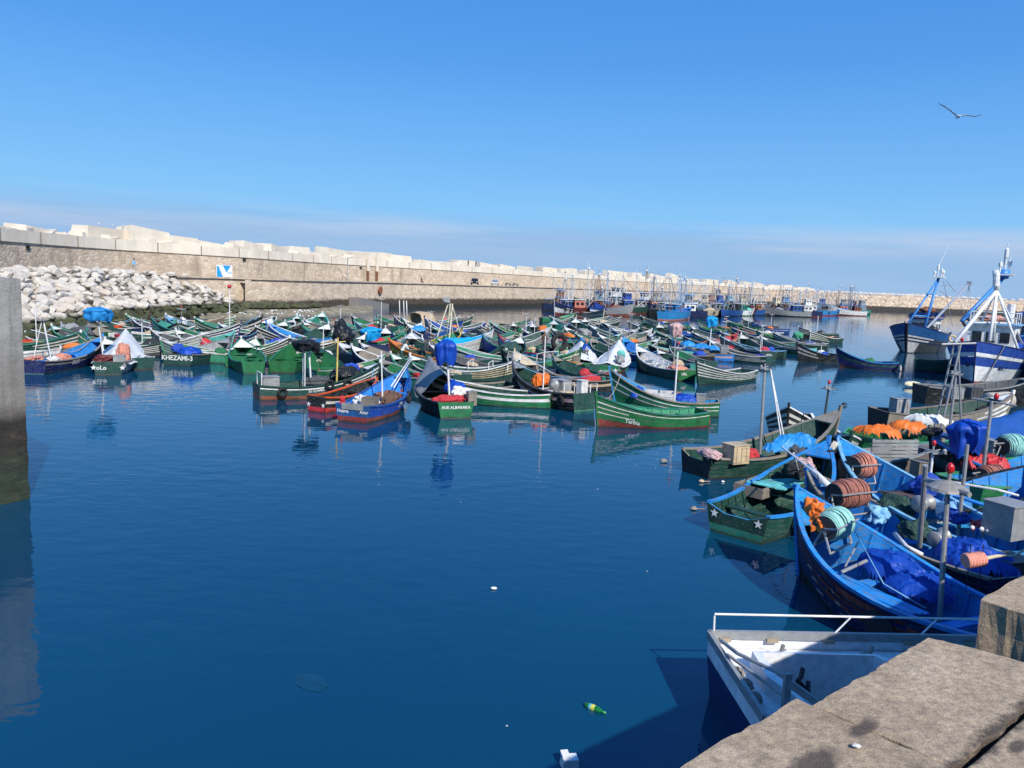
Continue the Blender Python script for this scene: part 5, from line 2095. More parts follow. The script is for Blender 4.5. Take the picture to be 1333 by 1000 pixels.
J14 = b((868, 437), 150, 6.2, 'dkgreen', 'dkgreen', 'dkgreen', 'dark boat with a white tip just right of the pink bundle', tip='white', zb=1.7, handle='dark boat right of the pink bundle')
# tan shelter on the rust red boat
m = MB()
for i in range(9):
    for j in range(5):
        pass
m = MB()
pr = [(-.02, .5), (-.05, 1.6), (.35, 2.35), (1.15, 2.45), (1.9, 2.3), (2.2, 1.6), (2.25, .6)]
nn2 = 10
for i in range(nn2 + 1):
    u = -1.1 + 2.2 * i / nn2
    for (x, z) in pr:
        q = V((x * 1.5, u * 1.5, z))
        d = .09 * noise.fractal(q, .8, 2, 3)
        m.v.append((x + 1.0 + d, u + d, z - .35 * max(0, abs(u) - .8) + d))
k = len(pr)
for i in range(nn2):
    for j in range(k - 1):
        a = i * k + j
        m.f.append((a, a + 1, a + k + 1, a + k))
        m.m.append(0)
E3.thing('shelter_cover', m, cloth('tan'), 'tan canvas shelter boxed over the stern of the rust red boat', 'shelter')
m = MB()
for dx, dy in ((.2, .3), (.9, .1), (1.2, .5)):
    m.tube([(4.0 + dx, dy, .8), (4.1 + dx, dy + .1, 3.6)], .05, 6)
E3.thing('pole', m, MASTW, 'bundle of upright poles beside the tan shelter', 'pole')
# black flag cluster on the orange railed boat
E13.cover([(1.4, -.6, 1.7, .9, .8, .9), (1.6, -.2, 2.2, .5, .5, .8)], 'black', 'black flags and sheeting bunched on a mast near the man in white', 63, 'flag_bundle', 'flags')
# tyre and engine by the man in brown
m = MB()
m.torus((0, 0, 0), .62, .2, (.5, -.85, .1), 24, 10)
o = m.build('tyre', RUB, None, at(728, 446, 1.3))
tag(o, 'large black tyre standing beside the man in the brown jacket', 'tyre')
m = MB()
m.blob((0, 0, 0), (.55, .45, .5), 5, .3, 2, 3)
o = m.build('net_heap', netmat('grey'), None, at(719, 447, 1.2), smooth=True)
tag(o, 'grey net heap in front of the large black tyre', 'net')
# thin masts with lamp heads standing among the fleet
for (bt, x, y, h, lamp) in [(B2, 3.0, .2, 2.6, True), (A2, 2.0, .3, 2.4, False), (D6, 5.5, 0, 3.0, False), (D11, 3.0, .3, 4.0, False), (H7, 2, .6, 2.8, False), (G6, 3, .2, 3.0, False),
                            (E10, 3.2, .3, 3.0, False), (H3, 3, 0, 2.7, False), (I8[1], 3.4, .2, 3.0, True), (I8[3], 2.5, 0, 3.0, True), (I8[4], 3, .2, 3.2, True), (J4, 3.4, .2, 2.4, False), (J5, 2.5, 0, 3.0, False),
                            (J9, 2.2, .2, 3.0, False), (k7, 2.8, 0, 2.8, False), (k10, 2.0, .1, 2.7, False), (J13, 2.4, .2, 3.2, True), (D12, 2.4, .4, 2.8, False), (k3, 1.8, .1, 1.7, False), (B6, 2.0, 0, 2.4, False)]:
    bt.mast(x, y, h, 'cross', MASTW if not lamp else MAST, lamp=LAMPR if lamp else False)
# FILLER: the boats of which only a gunwale or a bow shows between the others
def in_fleet(px, py):
    far = [(30, 428), (400, 424), (680, 424), (800, 421), (930, 424), (1000, 434), (1040, 445)]
    near = [(30, 478), (300, 468), (340, 490), (440, 505), (600, 500), (700, 500), (800, 500), (900, 478), (960, 470), (1000, 458), (1040, 450)]

    def ip(T, x):
        for (a, b_), (c, d) in zip(T[:-1], T[1:]):
            if a <= x <= c:
                return b_ + (d - b_) * (x - a) / (c - a)
        return None
    f_, n_ = ip(far, px), ip(near, px)
    return f_ is not None and f_ < py < n_


def axis_dist(p, bt):
    a, c = bt.world(.4, 0, 0), bt.world(bt.L - .4, 0, 0)
    d = c - a
    u = max(0, min(1, (p - a).dot(d) / d.length_squared))
    return (a + d * u - p).length


r = random.Random(41)
fill = []
core = list(BOATS)
tries = 0
CN = [('dkgreen', 'dark green'), ('black', 'black'), ('green', 'green'), ('dkgreen', 'dark green'), ('navy', 'navy'), ('dkgrey', 'grey'), ('dkgreen', 'dark green'), ('teal', 'teal'), ('blue', 'blue')]
CI = [('dkgreen', 'dark green'), ('greywood', 'bare wood'), ('dkgrey', 'grey'), ('green', 'green'), ('dkgreen', 'dark green')]
while len(fill) < 105 and tries < 30000:
    tries += 1
    px, py = r.uniform(42, 1030), r.uniform(422, 502)
    if not in_fleet(px, py):
        continue
    p = at(px, py, 0)
    ds = sorted(((axis_dist(p, bt), k) for k, bt in enumerate(core)))
    if ds[0][0] < 1.1 or any(axis_dist(p, bt) < 1.5 for bt in fill):
        continue
    hd = core[ds[0][1]].hd + r.uniform(-9, 9)
    L = r.uniform(4.8, 5.8)
    e_ = V((math.cos(rad(hd)), math.sin(rad(hd)), 0)) * L * .42
    if any(axis_dist(p + e_ * sg, bt) < .72 for sg in (-1, 1) for bt in core + fill):
        continue
    hc, hn = CN[len(fill) % len(CN)]
    ic, inn = CI[(len(fill) * 2 + 1) % len(CI)]
    h_ = rad(hd)
    lab = '%s boat with %s inside between the %s and %s' % (hn, inn, core[ds[0][1]].handle, core[ds[1][1]].handle)
    if len(lab.split()) > 16:
        lab = '%s boat wedged beside the %s' % (hn, core[ds[0][1]].handle)
    bt = Boat(loc=(p.x - math.cos(h_) * L * .5, p.y - math.sin(h_) * L * .5), hd=hd, L=L, zb=r.uniform(1.2, 1.6), B=r.uniform(1.75, 2.1), hull=hc, inner=ic, rail=r.choice(('white', 'white', 'greywood', 'ltgreen', 'dkgreen', 'grey')), ns=r.choice((1, 2, 3, 4)),
              tf=r.choice((0, .2, .5, 2)), sw=r.choice((.3, .5, .6)), bot=r.choice(('dkgreen', 'black', 'redbot')), tip=r.choice(('white', 'white', hc, 'greywood')), detail=1, thw=2, label=lab, handle='%s boat beside the %s' % (hn, core[ds[0][1]].handle))
    if len(bt.handle.split()) > 9:
        bt.handle = core[ds[0][1]].handle
    fill.append(bt)
# slack mooring lines between neighbouring bows
small = [bt for bt in BOATS]
r = random.Random(5)
for i in range(0, len(small) - 1):
    a = small[i].world(small[i].L * .96, 0, small[i].zb)
    best = sorted((( (bt.world(bt.L * .9, 0, bt.zb) - a).length, k) for k, bt in enumerate(small) if k != i))
    d, k = best[r.choice((0, 1))]
    if d > 9 or d < 1.2:
        continue
    c = small[k].world(small[k].L * .9, .3, small[k].zb - .15)
    m = MB()
    m.tube([a.lerp(c, u) - V((0, 0, 1)) * (.5 + .06 * d) * math.sin(math.pi * u) * .7 for u in (0, .2, .4, .6, .8, 1)], .018, 4)
    o = m.build('mooring_line', (ropemat('cream'), ropemat('tan'), ropemat('ltblue'))[i % 3], None)
    tag(o, 'slack mooring line from the bow of the %s' % small[i].handle, 'rope', 'mooring lines of the fleet')
# long oars and poles laid along some boats
for i, bt in enumerate(BOATS[18:120:3]):
    x0 = bt.L * .12
    m = MB()
    m.tube([(x0, .35, .75), (bt.L * .72, .2, .95)], .03, 6)
    bt.thing('oar', m, paint(('wood', 'white', 'orange', 'greywood')[i % 4]), '%s oar laid along the %s' % (('wooden', 'white', 'orange', 'grey')[i % 4], bt.handle), 'oar')
# small gear in the open boats of the back rows
gear = [('orange', 'orange'), ('white', 'white'), ('blue', 'royal'), ('grey', 'grey'), ('green', 'green'), ('dark', 'dkgrey'), ('tan', 'tan'), ('red', 'red'), ('black', 'black')]
r = random.Random(77)
for i, bt in enumerate([*fill, A3, A4, A8, A9, B1, B2, B3, B5, B6, B7, B8, C1, C2, C3, C7, C8, D9, D12, D13, E2, E5, E6, E9, E14, E15, G2, G6, G7, H2, H6, H10, H11, I8[0], I8[1], I8[2], I8[3], I8[4], I8[5], I8[8],
                        J4, J6, J8, J9, J10, J11, J12, J13, J14, k4, k5, k7, k10, k6, k3]):
    for q in range(r.choice((1, 2, 3)) if bt not in fill else 1):
        nm, c = gear[(i * 2 + q * 5 + r.randrange(3)) % len(gear)]
        x = bt.L * r.uniform(.15, .6)
        y = r.uniform(-.35, .35)
        side_ = 'stern' if x < bt.L * .35 else 'middle'
        if r.random() < .6:
            bt.heap('net_heap', x, y, .6, (r.uniform(.35, .8), r.uniform(.3, .5), r.uniform(.25, .5)), netmat(c), '%s net heap, %s of the %s' % (nm, side_, bt.handle), 'net', i + q * 50, sub=2)
        else:
            bt.crate(x, y, .45, (r.uniform(.5, .7), r.uniform(.35, .5), r.uniform(.3, .45)), c, '%s fish crate, %s of the %s' % (nm, side_, bt.handle), rot=r.uniform(-.5, .5))

# ---------------------------------------------------------------- boats moored at the quay on the right
r1 = Boat(bh=.5, bow=(1078, 571), st=(957, 700), zb=1.9, B=2.15, hull='dkgreen', bot='dkgreen', ns=1, tf=2, inner='dkgreen', rail='brblue', tip='brblue', tr='dkgreen', trb='teal', notch=True, thw=2, tr_w=.8,
          label='dark green boat with white stars on its stern and a bright blue rail', handle='starred dark green boat')
r1.stars((.62, -.62), .52, .13)
q = r1.local(990, 632, .7)
r1.crate(q.x, q.y, .5, (1.5, .9, .28), 'greywood', 'wide wooden tray lying in the starred dark green boat')
m = MB()
for i in range(4):
    m.box((q.x + .35, q.y - .75 + i * .3, .82), (1.5, .29, .03), Euler((.04 * (i - 2), 0, .05)))
r1.thing('hatch_board', m, paint('aqua'), 'faded teal hatch boards laid across the starred dark green boat', 'boards', False)
for k, (px, py, sz) in enumerate([(1040, 597, .35), (1048, 610, .3), (1036, 612, .25)]):
    p = r1.local(px, py, 1.25)
    r1.heap('net_heap', p.x, p.y, 1.2, (sz, sz, sz * 1.2), netmat(('dkgrey', 'pink', 'black')[k]), ('dark line tangle', 'pale line tangle', 'black line tangle')[k] + ' heaped forward in the starred dark green boat', 'net', 70 + k, amp=.45)
p0, p1 = r1.local(1052, 607, 1.5), r1.local(1078, 632, 1.4)
m = MB()
m.tube([p0, p1], .085, 10)
r1.thing('float_tube', m, MASTW, 'white plastic tube resting across the starred dark green boat', 'tube')
m = MB()
m.tube([r1.local(1018, 582, 2.0), r1.local(1064, 618, 1.9), r1.local(1068, 632, 1.2)], .028, 8)
m.tube([r1.local(1033, 590, 1.95), r1.local(1040, 615, 1.2)], .022, 8)
m.build('pipe_rail', MASTW, r1.root)
p = r1.local(1086, 592, 1.55)
m = MB()
m.torus((p.x, p.y, p.z), .3, .1, (.3, .2, 1), 20, 8)
r1.thing('tyre', m, RUB, 'black tyre slung under the bow of the starred dark green boat', 'tyre', True, 'tyre fenders')
m = MB()
m.box((p.x, p.y, p.z + .2), (.34, .3, .26), Euler((.2, .1, .4)), 0, .9)
m.box((p.x, p.y, p.z + .36), (.2, .16, .08), Euler((.2, .1, .4)), 0, .9)
r1.thing('float_block', m, plain('foam_cream', (.6, .55, .45), .8, bump=.4), 'cream foam float block sitting on the slung tyre', 'float', False)

r2 = Boat(bow=(1093, 531), st=(905, 618), zb=2.0, B=2.2, hull='dkgreen', bot='redbot', ns=1, tf=2, top='greywood', inner='dkgreen', rail='greywood', tip='greywood', tr='black', trb='navy', notch=True, thw=3, Lmax=7.8,
          label='weathered dark green boat with a tall lamp mast and a black stern', handle='weathered boat with tall lamp mast')
p = r2.local(990, 583, .6)
o = r2.mast(p.x, p.y, 3.5, 'cross', MAST, lean=(.0, .12), r=.06, lamp=False)
m = MB()
for px in (1017, 1021):
    e = r2.local(px, 572, 1.0)
    m.tube([e, V((p.x, p.y, 3.55)) + V((.15, 0, 0))], .028, 6)
m.build('stay_pole', MASTW, r2.root)
p = r2.local(958, 585, 1.0)
r2.engine_box(p.x, p.y, .55, (.7, .6, .62), 'tan', 'tan plywood box standing in the weathered boat with the lamp mast')
p = r2.local(976, 586, .9)
r2.heap('net_heap', p.x, p.y, .75, (.35, .3, .2), netmat('red'), 'small red net beside the plywood box', 'net', 75)
p = r2.local(924, 588, .9)
r2.heap('net_heap', p.x, p.y, .8, (.3, .5, .18), netmat('pink'), 'pinkish white net on the stern of the weathered lamp-mast boat', 'net', 76)
a_, b_ = r2.local(1012, 583, 1.0), r2.local(1050, 566, 1.3)
c_ = (a_ + b_) / 2
r2.cover([(c_.x + .2, c_.y, 1.15, .95, .38, .3), (c_.x - .7, c_.y, .95, .6, .3, .2)], 'brblue', 'bright blue tarp roll stretched along the weathered lamp-mast boat', 77)
r3 = Boat(bow=(1027, 527), hd=247, L=5.6, zb=1.75, B=2.1, hull='black', bot='black', ns=3, tf=0, inner='dkgreen', rail='white', tip='black', thw=2,
          label='black and white striped boat pointing its bow at the camera, behind the lamp mast', handle='striped bow behind the lamp mast')
p = r2.local(1071, 545, 1.4)
r2.mast(p.x, p.y, 2.6, 'cross', plain('mast_dark', (.05, .055, .05), .6), lean=(.0, -.15), r=.05, lamp=LAMPR)

# A: the near blue boat with the turquoise reel
ba = Boat(loc=(8.45, 12.1), hd=113, L=5.05, zb=2.0, h0=.85, B=2.4, hull='navy', bot='black', strp='maroon', ns=3, tf=.15, inner='brblue', rail='brblue', tip='brblue', tr='blue', thw=2, rake=.4, post=.05, deck=.18,
          label='near blue-lined boat with maroon planks and a turquoise rope reel', handle='near blue boat with turquoise reel')
p = ba.local(1086, 682, 1.5)
ba.reel(p.x, p.y, 1.5, .32, .78, 'ropeaqua', 'reel of turquoise rope in the bow of the near blue boat', (.35, -1, .05))
p = ba.local(1060, 662, 1.75)
ba.cover([(p.x, p.y, 1.7, .25, .22, .28), (p.x - .28, p.y + .05, 1.5, .26, .25, .22)], 'orange', 'orange cloth tied beside the turquoise rope reel', 81, 'cloth', 'cloth')
p = ba.local(1160, 730, 1.05)
p2 = ba.local(1195, 752, 1.0)
ba.cover([(p.x, p.y, .95, .6, .5, .34), (p2.x, p2.y, .8, .6, .55, .3), ((p.x + p2.x) / 2, p.y - .3, .75, .55, .4, .25)], 'royal', 'royal blue tarp crumpled in the middle of the near blue boat', 82)
m = MB()
for i, (u, z_) in enumerate([(-.2, .8), (.05, .8), (.3, .81)]):
    m.box((2.2, .72 + u * .6, z_), (2.1, .145, .03), Euler((0, .015 * i, .03)))
ba.thing('side_bench', m, paint('brblue'), 'worn bright blue side planks along the near blue boat', 'bench', False)
b0_ = ba.local(1225, 800, .6)
o = ba.mast(b0_.x, b0_.y, 2.9, 'none', MAST, lean=(.25, -.12), r=.05, lamp=False)
tp = V((b0_.x + .25, b0_.y - .12, 2.9))
m = MB()
m.lathe([(.02, .16), (.2, .1), (.34, .02), (.36, -.03), (.3, -.03)], 14, 0, tp)
m.tube([tp + V((-.5, .1, .02)), tp + V((.55, -.1, .02))], .05, 6)
m.lathe([(.035, .1), (.035, .3)], 8, 0, tp)
m.build('mast_head', plain('weathered_tin', (.3, .28, .25), .6, .2), o)
m = MB()
m.lathe([(.035, .0), (.07, .05), (.07, .13), (.04, .18), (.01, .2)], 12, 0, tp + V((0, 0, .28)))
m.build('lamp', LAMPR, o, smooth=True)
m = MB()
m.tube([ba.local(1112, 690, 1.6), ba.local(1150, 760, 1.0), ba.local(1205, 792, .8)], .014, 5)
ba.thing('rope', m, ropemat('ltblue'), 'pale blue rope running aft from the turquoise reel', 'rope')
m = MB()
s0 = ba.pt(.33, .35, 1, .03)
for k in range(10):
    a = 2 * math.pi * k / 10
    x = ba.L * .33 + .34 * math.cos(a)
    z = .42 + (.3 if math.sin(a) > 0 else .42) * math.sin(a)
    m.v.append(tuple(ba.pt(x / ba.L, z, 1, .035)))
m.f.append(tuple(range(10)))
m.m.append(0)
m.build('side_patch', plain('patch_dark', (.035, .04, .045), .7), ba.root)
m = MB()
for (t, z0_) in ((.55, .62), (.52, .42), (.49, .22)):
    m.tube([ba.pt(t, z0_ + .08, 1, .03), ba.pt(t - .01, z0_, 1, .03), ba.pt(t + .22, z0_ + .12, 1, .03)], .012, 5)
m.build('plank_edge', plain('edge_pale', (.5, .42, .34), .7), ba.root)
for (ta, tb, z0_, hh_) in ((.34, .52, .62, .13), (.5, .66, .5, .06), (.46, .6, .36, .06), (.02, .22, .5, .14)):
    m = MB()
    for i in range(9):
        t = ta + (tb - ta) * i / 8
        for dz in (0, hh_):
            m.v.append(tuple(ba.pt(t, z0_ + dz + (ba.sheer(t) - ba.h0) * .7, 1, .03)))
    m.f = [(2 * i, 2 * i + 2, 2 * i + 3, 2 * i + 1) for i in range(8)]
    m.m = [0] * 8
    m.build('red_plank', plain('plank_red', (.3, .06, .035), .6, var=.6, sc=9), ba.root)
m = MB()
m.tube([ba.local(1095, 745, .95), ba.local(1128, 730, 1.1)], .035, 8)
m.tube([ba.local(1100, 738, 1.0), ba.local(1117, 706, 1.3)], .02, 6)
m.build('tiller_bar', MAST, ba.root)

# B: its neighbour with the brown reel
bb = Boat(bow=(1052, 612), hd=107, L=6.4, zb=1.45, h0=.8, B=1.75, hull='navy', bot='black', ns=1, tf=2, inner='brblue', rail='greywood', tip='brblue', thw=3, rake=.4, post=.05,
          label='blue-lined boat with a brown rope reel and net sacks, second from the quay', handle='blue boat with brown reel')
p = bb.local(1104, 645, 1.4)
bb.reel(p.x, p.y, 1.45, .34, .95, 'reelbrown', 'reel of brown rope in the bow of the second blue boat', (.15, -1, 0))  # brown rope, its colour lowered further for the shade this reel lies in
for k, (px, py, a) in enumerate([(1163, 662, .42), (1192, 690, .32)]):
    p = bb.local(px, py, .95)
    bb.heap('net_heap', p.x, p.y, .9, (a, a, a * .95), netmat('dkgreen'), ('big', 'small')[k] + ' dark green net sack in the second blue boat', 'net', 85 + k, amp=.35, sub=3)
p = bb.local(1142, 668, 1.0)
bb.cover([(p.x, p.y, .95, .3, .3, .25)], 'ltblue', 'pale blue bag beside the green net sacks', 87, 'bag', 'bag')
p = bb.local(1197, 712, .7)
m = MB()
pt_ = bb.local(1206, 597, 2.9)
m.tube([p, V((pt_.x, pt_.y, 2.75))], .055, 10)
m.build('mast', MAST, bb.root)
p = bb.local(1222, 700, .95)
m = MB()
m.lathe([(.17, -.2), (.19, -.17), (.12, -.12), (.12, .12), (.19, .17), (.19, .2), (.07, .2), (.07, .17)], 18, 0, p, (.3, -1, .1))
bb.thing('capstan', m, MAST, 'grey metal net hauler drum beside the blue tarp', 'winch')
m = MB()
m.tube([bb.local(1165, 695, 1.0), bb.local(1180, 712, .98), bb.local(1200, 722, .95)], .05, 8)
bb.thing('foam_tube', m, MASTW, 'white foam tube lying beside the green net sacks', 'tube')
p = bb.local(1262, 722, 1.0)
bb.cover([(p.x, p.y, .95, .65, .55, .42), (p.x - .5, p.y - .1, .9, .5, .5, .35)], 'royal', 'royal blue tarp over gear at the stern of the second blue boat', 88)
p = bb.local(1312, 745, .8)
bb.engine_box(p.x, p.y, .5, (.6, .7, .6), 'dkgrey', 'dark grey engine box at the stern of the second blue boat')

# R4: black-green boat with the number
r4 = Boat(bow=(1092, 569), hd=101, L=7.6, zb=2.0, h0=.95, B=2.2, hull='dkgreen', bot='black', strp='greywood', ns=1, tf=0, top='dkgreen', inner='brblue', rail='ltblue', tip='brblue', thw=3, rake=.4, post=.06, deck=.1,
          label='dark green boat numbered 7-6904 with bright blue inside, third from the quay', handle='7-6904 boat')
r4.text("7-6904", .80, 1.1, .26, sd=1)
p = r4.local(1122, 606, 1.55)
r4.reel(p.x, p.y, 1.55, .34, .6, 'salmon', 'reel of pink rope in the bow of the 7-6904 boat', (.2, -1, 0))
p = r4.local(1180, 640, 1.2)
m = MB()
m.box((p.x, p.y, 1.08), (.9, .75, .05), Euler((.1, .05, .3)))
r4.thing('board', m, paint('brown'), 'brown board lying over the bow of the 7-6904 boat', 'board', False)
p = r4.local(1208, 628, 1.35)
r4.heap('net_heap', p.x, p.y, 1.2, (.4, .4, .35), netmat('royal'), 'blue net heap amidships in the 7-6904 boat', 'net', 90)
p = r4.local(1312, 668, 1.5)
m = MB()
m.box((p.x, p.y, 1.35), (.7, .72, .78), Euler((0, 0, .25)))
m.box((p.x, p.y, 1.755), (.76, .78, .03), Euler((0, 0, .25)))
m.tube([(p.x + .3, p.y + .3, .3), (p.x + .3, p.y + .3, 1.0)], .03, 6)
m.tube([(p.x - .3, p.y - .3, .3), (p.x - .3, p.y - .3, 1.0)], .03, 6)
r4.thing('metal_box', m, plain('galvanised', (.33, .33, .32), .55, .3, bump=.15), 'big square grey metal box on legs in the 7-6904 boat', 'metal box', False)
for i in range(46):
    r = random.Random(500 + i)
    p = r4.local(1262 + i * 1.35 + r.uniform(-6, 6), 682 + i * .22 + r.uniform(-7, 6), 1.05)
    m = MB()
    m.blob((0, 0, 0), (.055, .055, .08), i, .08, 1, 1)
    o = m.build('net_float', plain(('float_white', 'float_red', 'float_red')[i % 3], (PAL['white'], PAL['red'], PAL['red'])[i % 3], .4), None, r4.world(p.x, p.y, 1.02 + r.uniform(0, .08)), r.uniform(0, 6), True)
    o.rotation_euler = (r.uniform(0, 3), r.uniform(0, 3), 0)
    tag(o, ('small white', 'small red', 'small red')[i % 3] + ' net float in the pile beside the metal box', 'net float', 'floats piled by the metal box')
p = r4.local(1202, 655, 1.3)
m = MB()
m.lathe([(.2, -.22), (.22, -.18), (.13, -.12), (.13, .12), (.22, .18), (.2, .22)], 16, 0, (p.x, p.y, 1.3), (.4, -1, 0))
m.tube([(p.x, p.y, .4), (p.x, p.y, 1.3)], .06, 8)
r4.thing('net_hauler', m, MAST, 'grey net hauler with a twin drum in the 7-6904 boat', 'winch')
p = r4.local(1232, 660, 1.2)
m = MB()
m.box((p.x, p.y, 1.15), (.4, .3, .35), Euler((0, .3, .4)))
m.lathe([(.09, -.2), (.09, .2)], 10, 0, (p.x + .3, p.y, 1.2), (1, .3, .2))
m.tube([(p.x, p.y, .4), (p.x, p.y, 1.2)], .04, 6)
r4.thing('pump_engine', m, paint('ltblue'), 'pale blue motor beside the net hauler', 'motor', False)
p = r4.local(1243, 672, 1.1)
r4.heap('net_heap', p.x, p.y, 1.05, (.3, .3, .22), netmat('royal'), 'small blue net by the pale blue motor', 'net', 93)
m = MB()
m.tube([r4.local(1213, 625, 1.7), r4.local(1230, 626, 1.9), r4.local(1300, 638, 1.9), r4.local(1325, 645, 1.6)], .03, 8)
m.tube([r4.local(1230, 626, 1.9), r4.local(1214, 636, 1.3)], .025, 8)
m.build('pipe_rail', MASTW, r4.root)
r4.mast(r4.local(1248, 690, .8).x, r4.local(1248, 690, .8).y, 2.9, 'none', MAST, r=.05, lean=(.05, 0), lamp=False)
lm = r4.local(1212, 610, 1.5)
r4.mast(lm.x, lm.y, 1.95, 'lamp', MASTW, lamp=LAMPR, r=.045)

# R7 / R8 / R9: blue boats beyond
r7 = Boat(bow=(1213, 566), hd=150, L=5.2, zb=1.9, h0=1.0, B=1.8, hull='black', bot='black', strp='dkgrey', ns=1, tf=0, inner='brblue', rail='brblue', tip='black', thw=2, rake=.35, post=.2,
          label='black-hulled blue-lined boat with a tyre on its bow', handle='black boat with a tyre on its bow')
p = r7.local(1213, 562, 2.1)
m = MB()
m.torus(p, .24, .09, (.2, .1, 1), 20, 8)
r7.thing('tyre', m, RUB, 'black tyre dropped over the bow of the black blue-lined boat', 'tyre', True, 'tyre fenders')
p = r7.local(1258, 575, 2.0)
r7.drape(p.x, p.y, 2.7, .6, 1.05, 'royal', 'big royal blue tarp bundle standing over the black blue-lined boat', 94, sq=.9)
p = r7.local(1293, 600, 1.5)
r7.cover([(p.x, p.y, 1.35, .45, .4, .35), (p.x + .5, p.y, 1.35, .35, .35, .3)], 'red', 'bright red tarp under the blue tarp bundle', 95)
m = MB()
p = r7.local(1280, 612, 1.3)
m.tube([(p.x, p.y, .6), (p.x, p.y, 3.4)], .05, 10)
m.tube([(p.x - .6, p.y + .2, 3.35), (p.x + .5, p.y - .2, 3.4)], .03, 6)
m.build('mast', MAST, r7.root)
m = MB()
m.lathe([(.035, .0), (.07, .05), (.07, .13), (.04, .18), (.01, .2)], 12, 0, (p.x - .1, p.y, 3.45))
m.build('lamp', LAMPR, r7.root, smooth=True)
r8 = Boat(bow=(1372, 596), hd=20, L=5.6, zb=1.9, h0=1.0, B=2.0, hull='brblue', bot='navy', ns=1, tf=0, top='dkgrey', inner='brblue', rail='black', tip='brblue', thw=2, rake=.35,
          label='bright blue boat numbered 3007 at the right edge', handle='blue boat numbered 3007')
r8.text("3007", .72, .78, .3, sd=-1, col='tan')
p = r8.local(1289, 614, 1.35)
r8.reel(p.x, p.y, 1.25, .28, .8, 'reelbrown', 'reel of brown rope in the blue boat numbered 3007', (1, .15, 0))
r9 = Boat(bow=(1400, 572), hd=28, L=6.0, zb=1.9, h0=1.05, B=2.0, hull='green', bot='dkgreen', ns=1, tf=2, inner='brblue', rail='ltgreen', tip='green', thw=2,
          label='green boat with blue inside and a turquoise reel at the right edge', handle='green boat at the right edge')
p = r9.local(1316, 580, 1.7)
r9.reel(p.x, p.y, 1.7, .36, .7, 'ropeaqua', 'reel of turquoise rope in the green boat at the right edge', (1, -.2, 0))
p = r9.local(1290, 585, 1.5)
r9.engine_box(p.x, p.y, .9, (.45, .4, .9), 'grey', 'tall grey box beside the right edge turquoise reel')
r9b = Boat(bow=(1392, 535), hd=25, L=7.0, zb=1.9, h0=1.1, B=2.2, hull='blue', bot='navy', ns=1, tf=2, inner='navy', rail='blue', tip='blue', thw=2,
           label='blue boat under bright and dark blue sheets at the right edge', handle='blue-sheeted boat at the right edge')
r9b.tarp(.1, .9, 'blue', 'broad blue sheet over the boat at the right edge', peak=1.7, endpeak=2.4, drop=.1, seed=31, wr=.08, wid=1.0)
r10 = Boat(bow=(1222, 556), st=(1098, 590), zb=1.4, h0=.85, B=1.9, hull='green', bot='dkgreen', ns=1, tf=2, inner='green', rail='ltgreen', tip='green', thw=3,
           label='green open boat lying broadside with an orange sheet', handle='green boat with the orange sheet')
p, p2 = r10.local(1142, 566, 1.1), r10.local(1180, 560, 1.15)
r10.cover([(p.x, p.y + .35, 1.1, .8, .42, .34), (p2.x, p2.y + .35, 1.15, .75, .42, .36)], 'orange', 'bright orange sheet over gear in the green open boat', 96)
p = r10.local(1210, 548, 1.25)
r10.cover([(p.x, p.y + .4, 1.2, .9, .35, .28)], 'white', 'white sheet beside the orange one', 97)
r11 = Boat(bow=(1225, 574), hd=10, L=5.4, zb=1.3, h0=.8, B=1.8, hull='greywood', bot='dkgrey', ns=1, tf=2, inner='grey', rail='grey', tip='greywood', thw=2,
           label='grey weathered boat with pale slatted panels below the green one', handle='grey boat with slatted panels')
for k, px in enumerate((1150, 1178)):
    p = r11.local(px, 590, .95)
    m = MB()
    for i in range(6):
        m.box((p.x, p.y, .72 + i * .13), (.95, .05, .1))
    m.box((p.x - .4, p.y + .04, 1.05), (.06, .05, .8))
    m.box((p.x + .4, p.y + .04, 1.05), (.06, .05, .8))
    r11.thing('slat_panel', m, paint('grey'), ('left', 'right')[k] + ' pale slatted panel standing in the grey weathered boat', 'panel', False)
p = r11.local(1190, 608, .9)
r11.engine_box(p.x, p.y - .3, .6, (.45, .45, .55), 'greywood', 'pale wooden box with a green foot by the 7-6904 boat')
r12 = Boat(bow=(1108, 563), hd=262, L=5.2, zb=1.35, B=1.9, hull='dkgreen', bot='black', ns=3, tf=0, inner='dkgreen', rail='white', tip='dkgreen', thw=2,
           label='small white-striped boat pointing at the camera between blue bow and orange sheet', handle='small striped boat by the orange sheet')
r13 = Boat(bow=(1318, 510), st=(1141, 560), zb=1.9, h0=.9, B=2.2, hull='greywood', bot='tan', strp='white', ns=3, tf=.6, inner='dkgreen', rail='greywood', tip='white', tr='black', trb='black', thw=3, Lmax=9.0,
           label='long weathered boat with a black stern and white-striped bow', handle='long weathered boat with black stern')
p = r13.local(1178, 530, 1.2)
r13.engine_box(p.x, p.y + .4, .7, (.7, .6, .85), 'grey', 'grey plywood box standing in the long weathered boat')
p = r13.local(1222, 545, 1.0)
m = MB()
for dy in (-.2, .2):
    m.tube([(p.x, p.y + dy, .5), (p.x + .5, p.y + dy, 4.4)], .045, 8)
for i in range(7):
    u = .15 + i * .12
    m.tube([(p.x + .5 * u, p.y - .2, .5 + 3.9 * u), (p.x + .5 * u, p.y + .2, .5 + 3.9 * u)], .025, 6)
m.tube([(p.x + 1.2, p.y, .5), (p.x + .55, p.y, 4.3)], .04, 8)
m.tube([(p.x - .3, p.y, 4.35), (p.x + 1.4, p.y, 4.45)], .05, 8)
m.build('ladder_mast', MAST, r13.root)
m = MB()
m.lathe([(.035, .0), (.07, .05), (.07, .13), (.04, .18), (.01, .2)], 12, 0, (p.x + .7, p.y, 4.5))
m.build('lamp', LAMPR, r13.root, smooth=True)
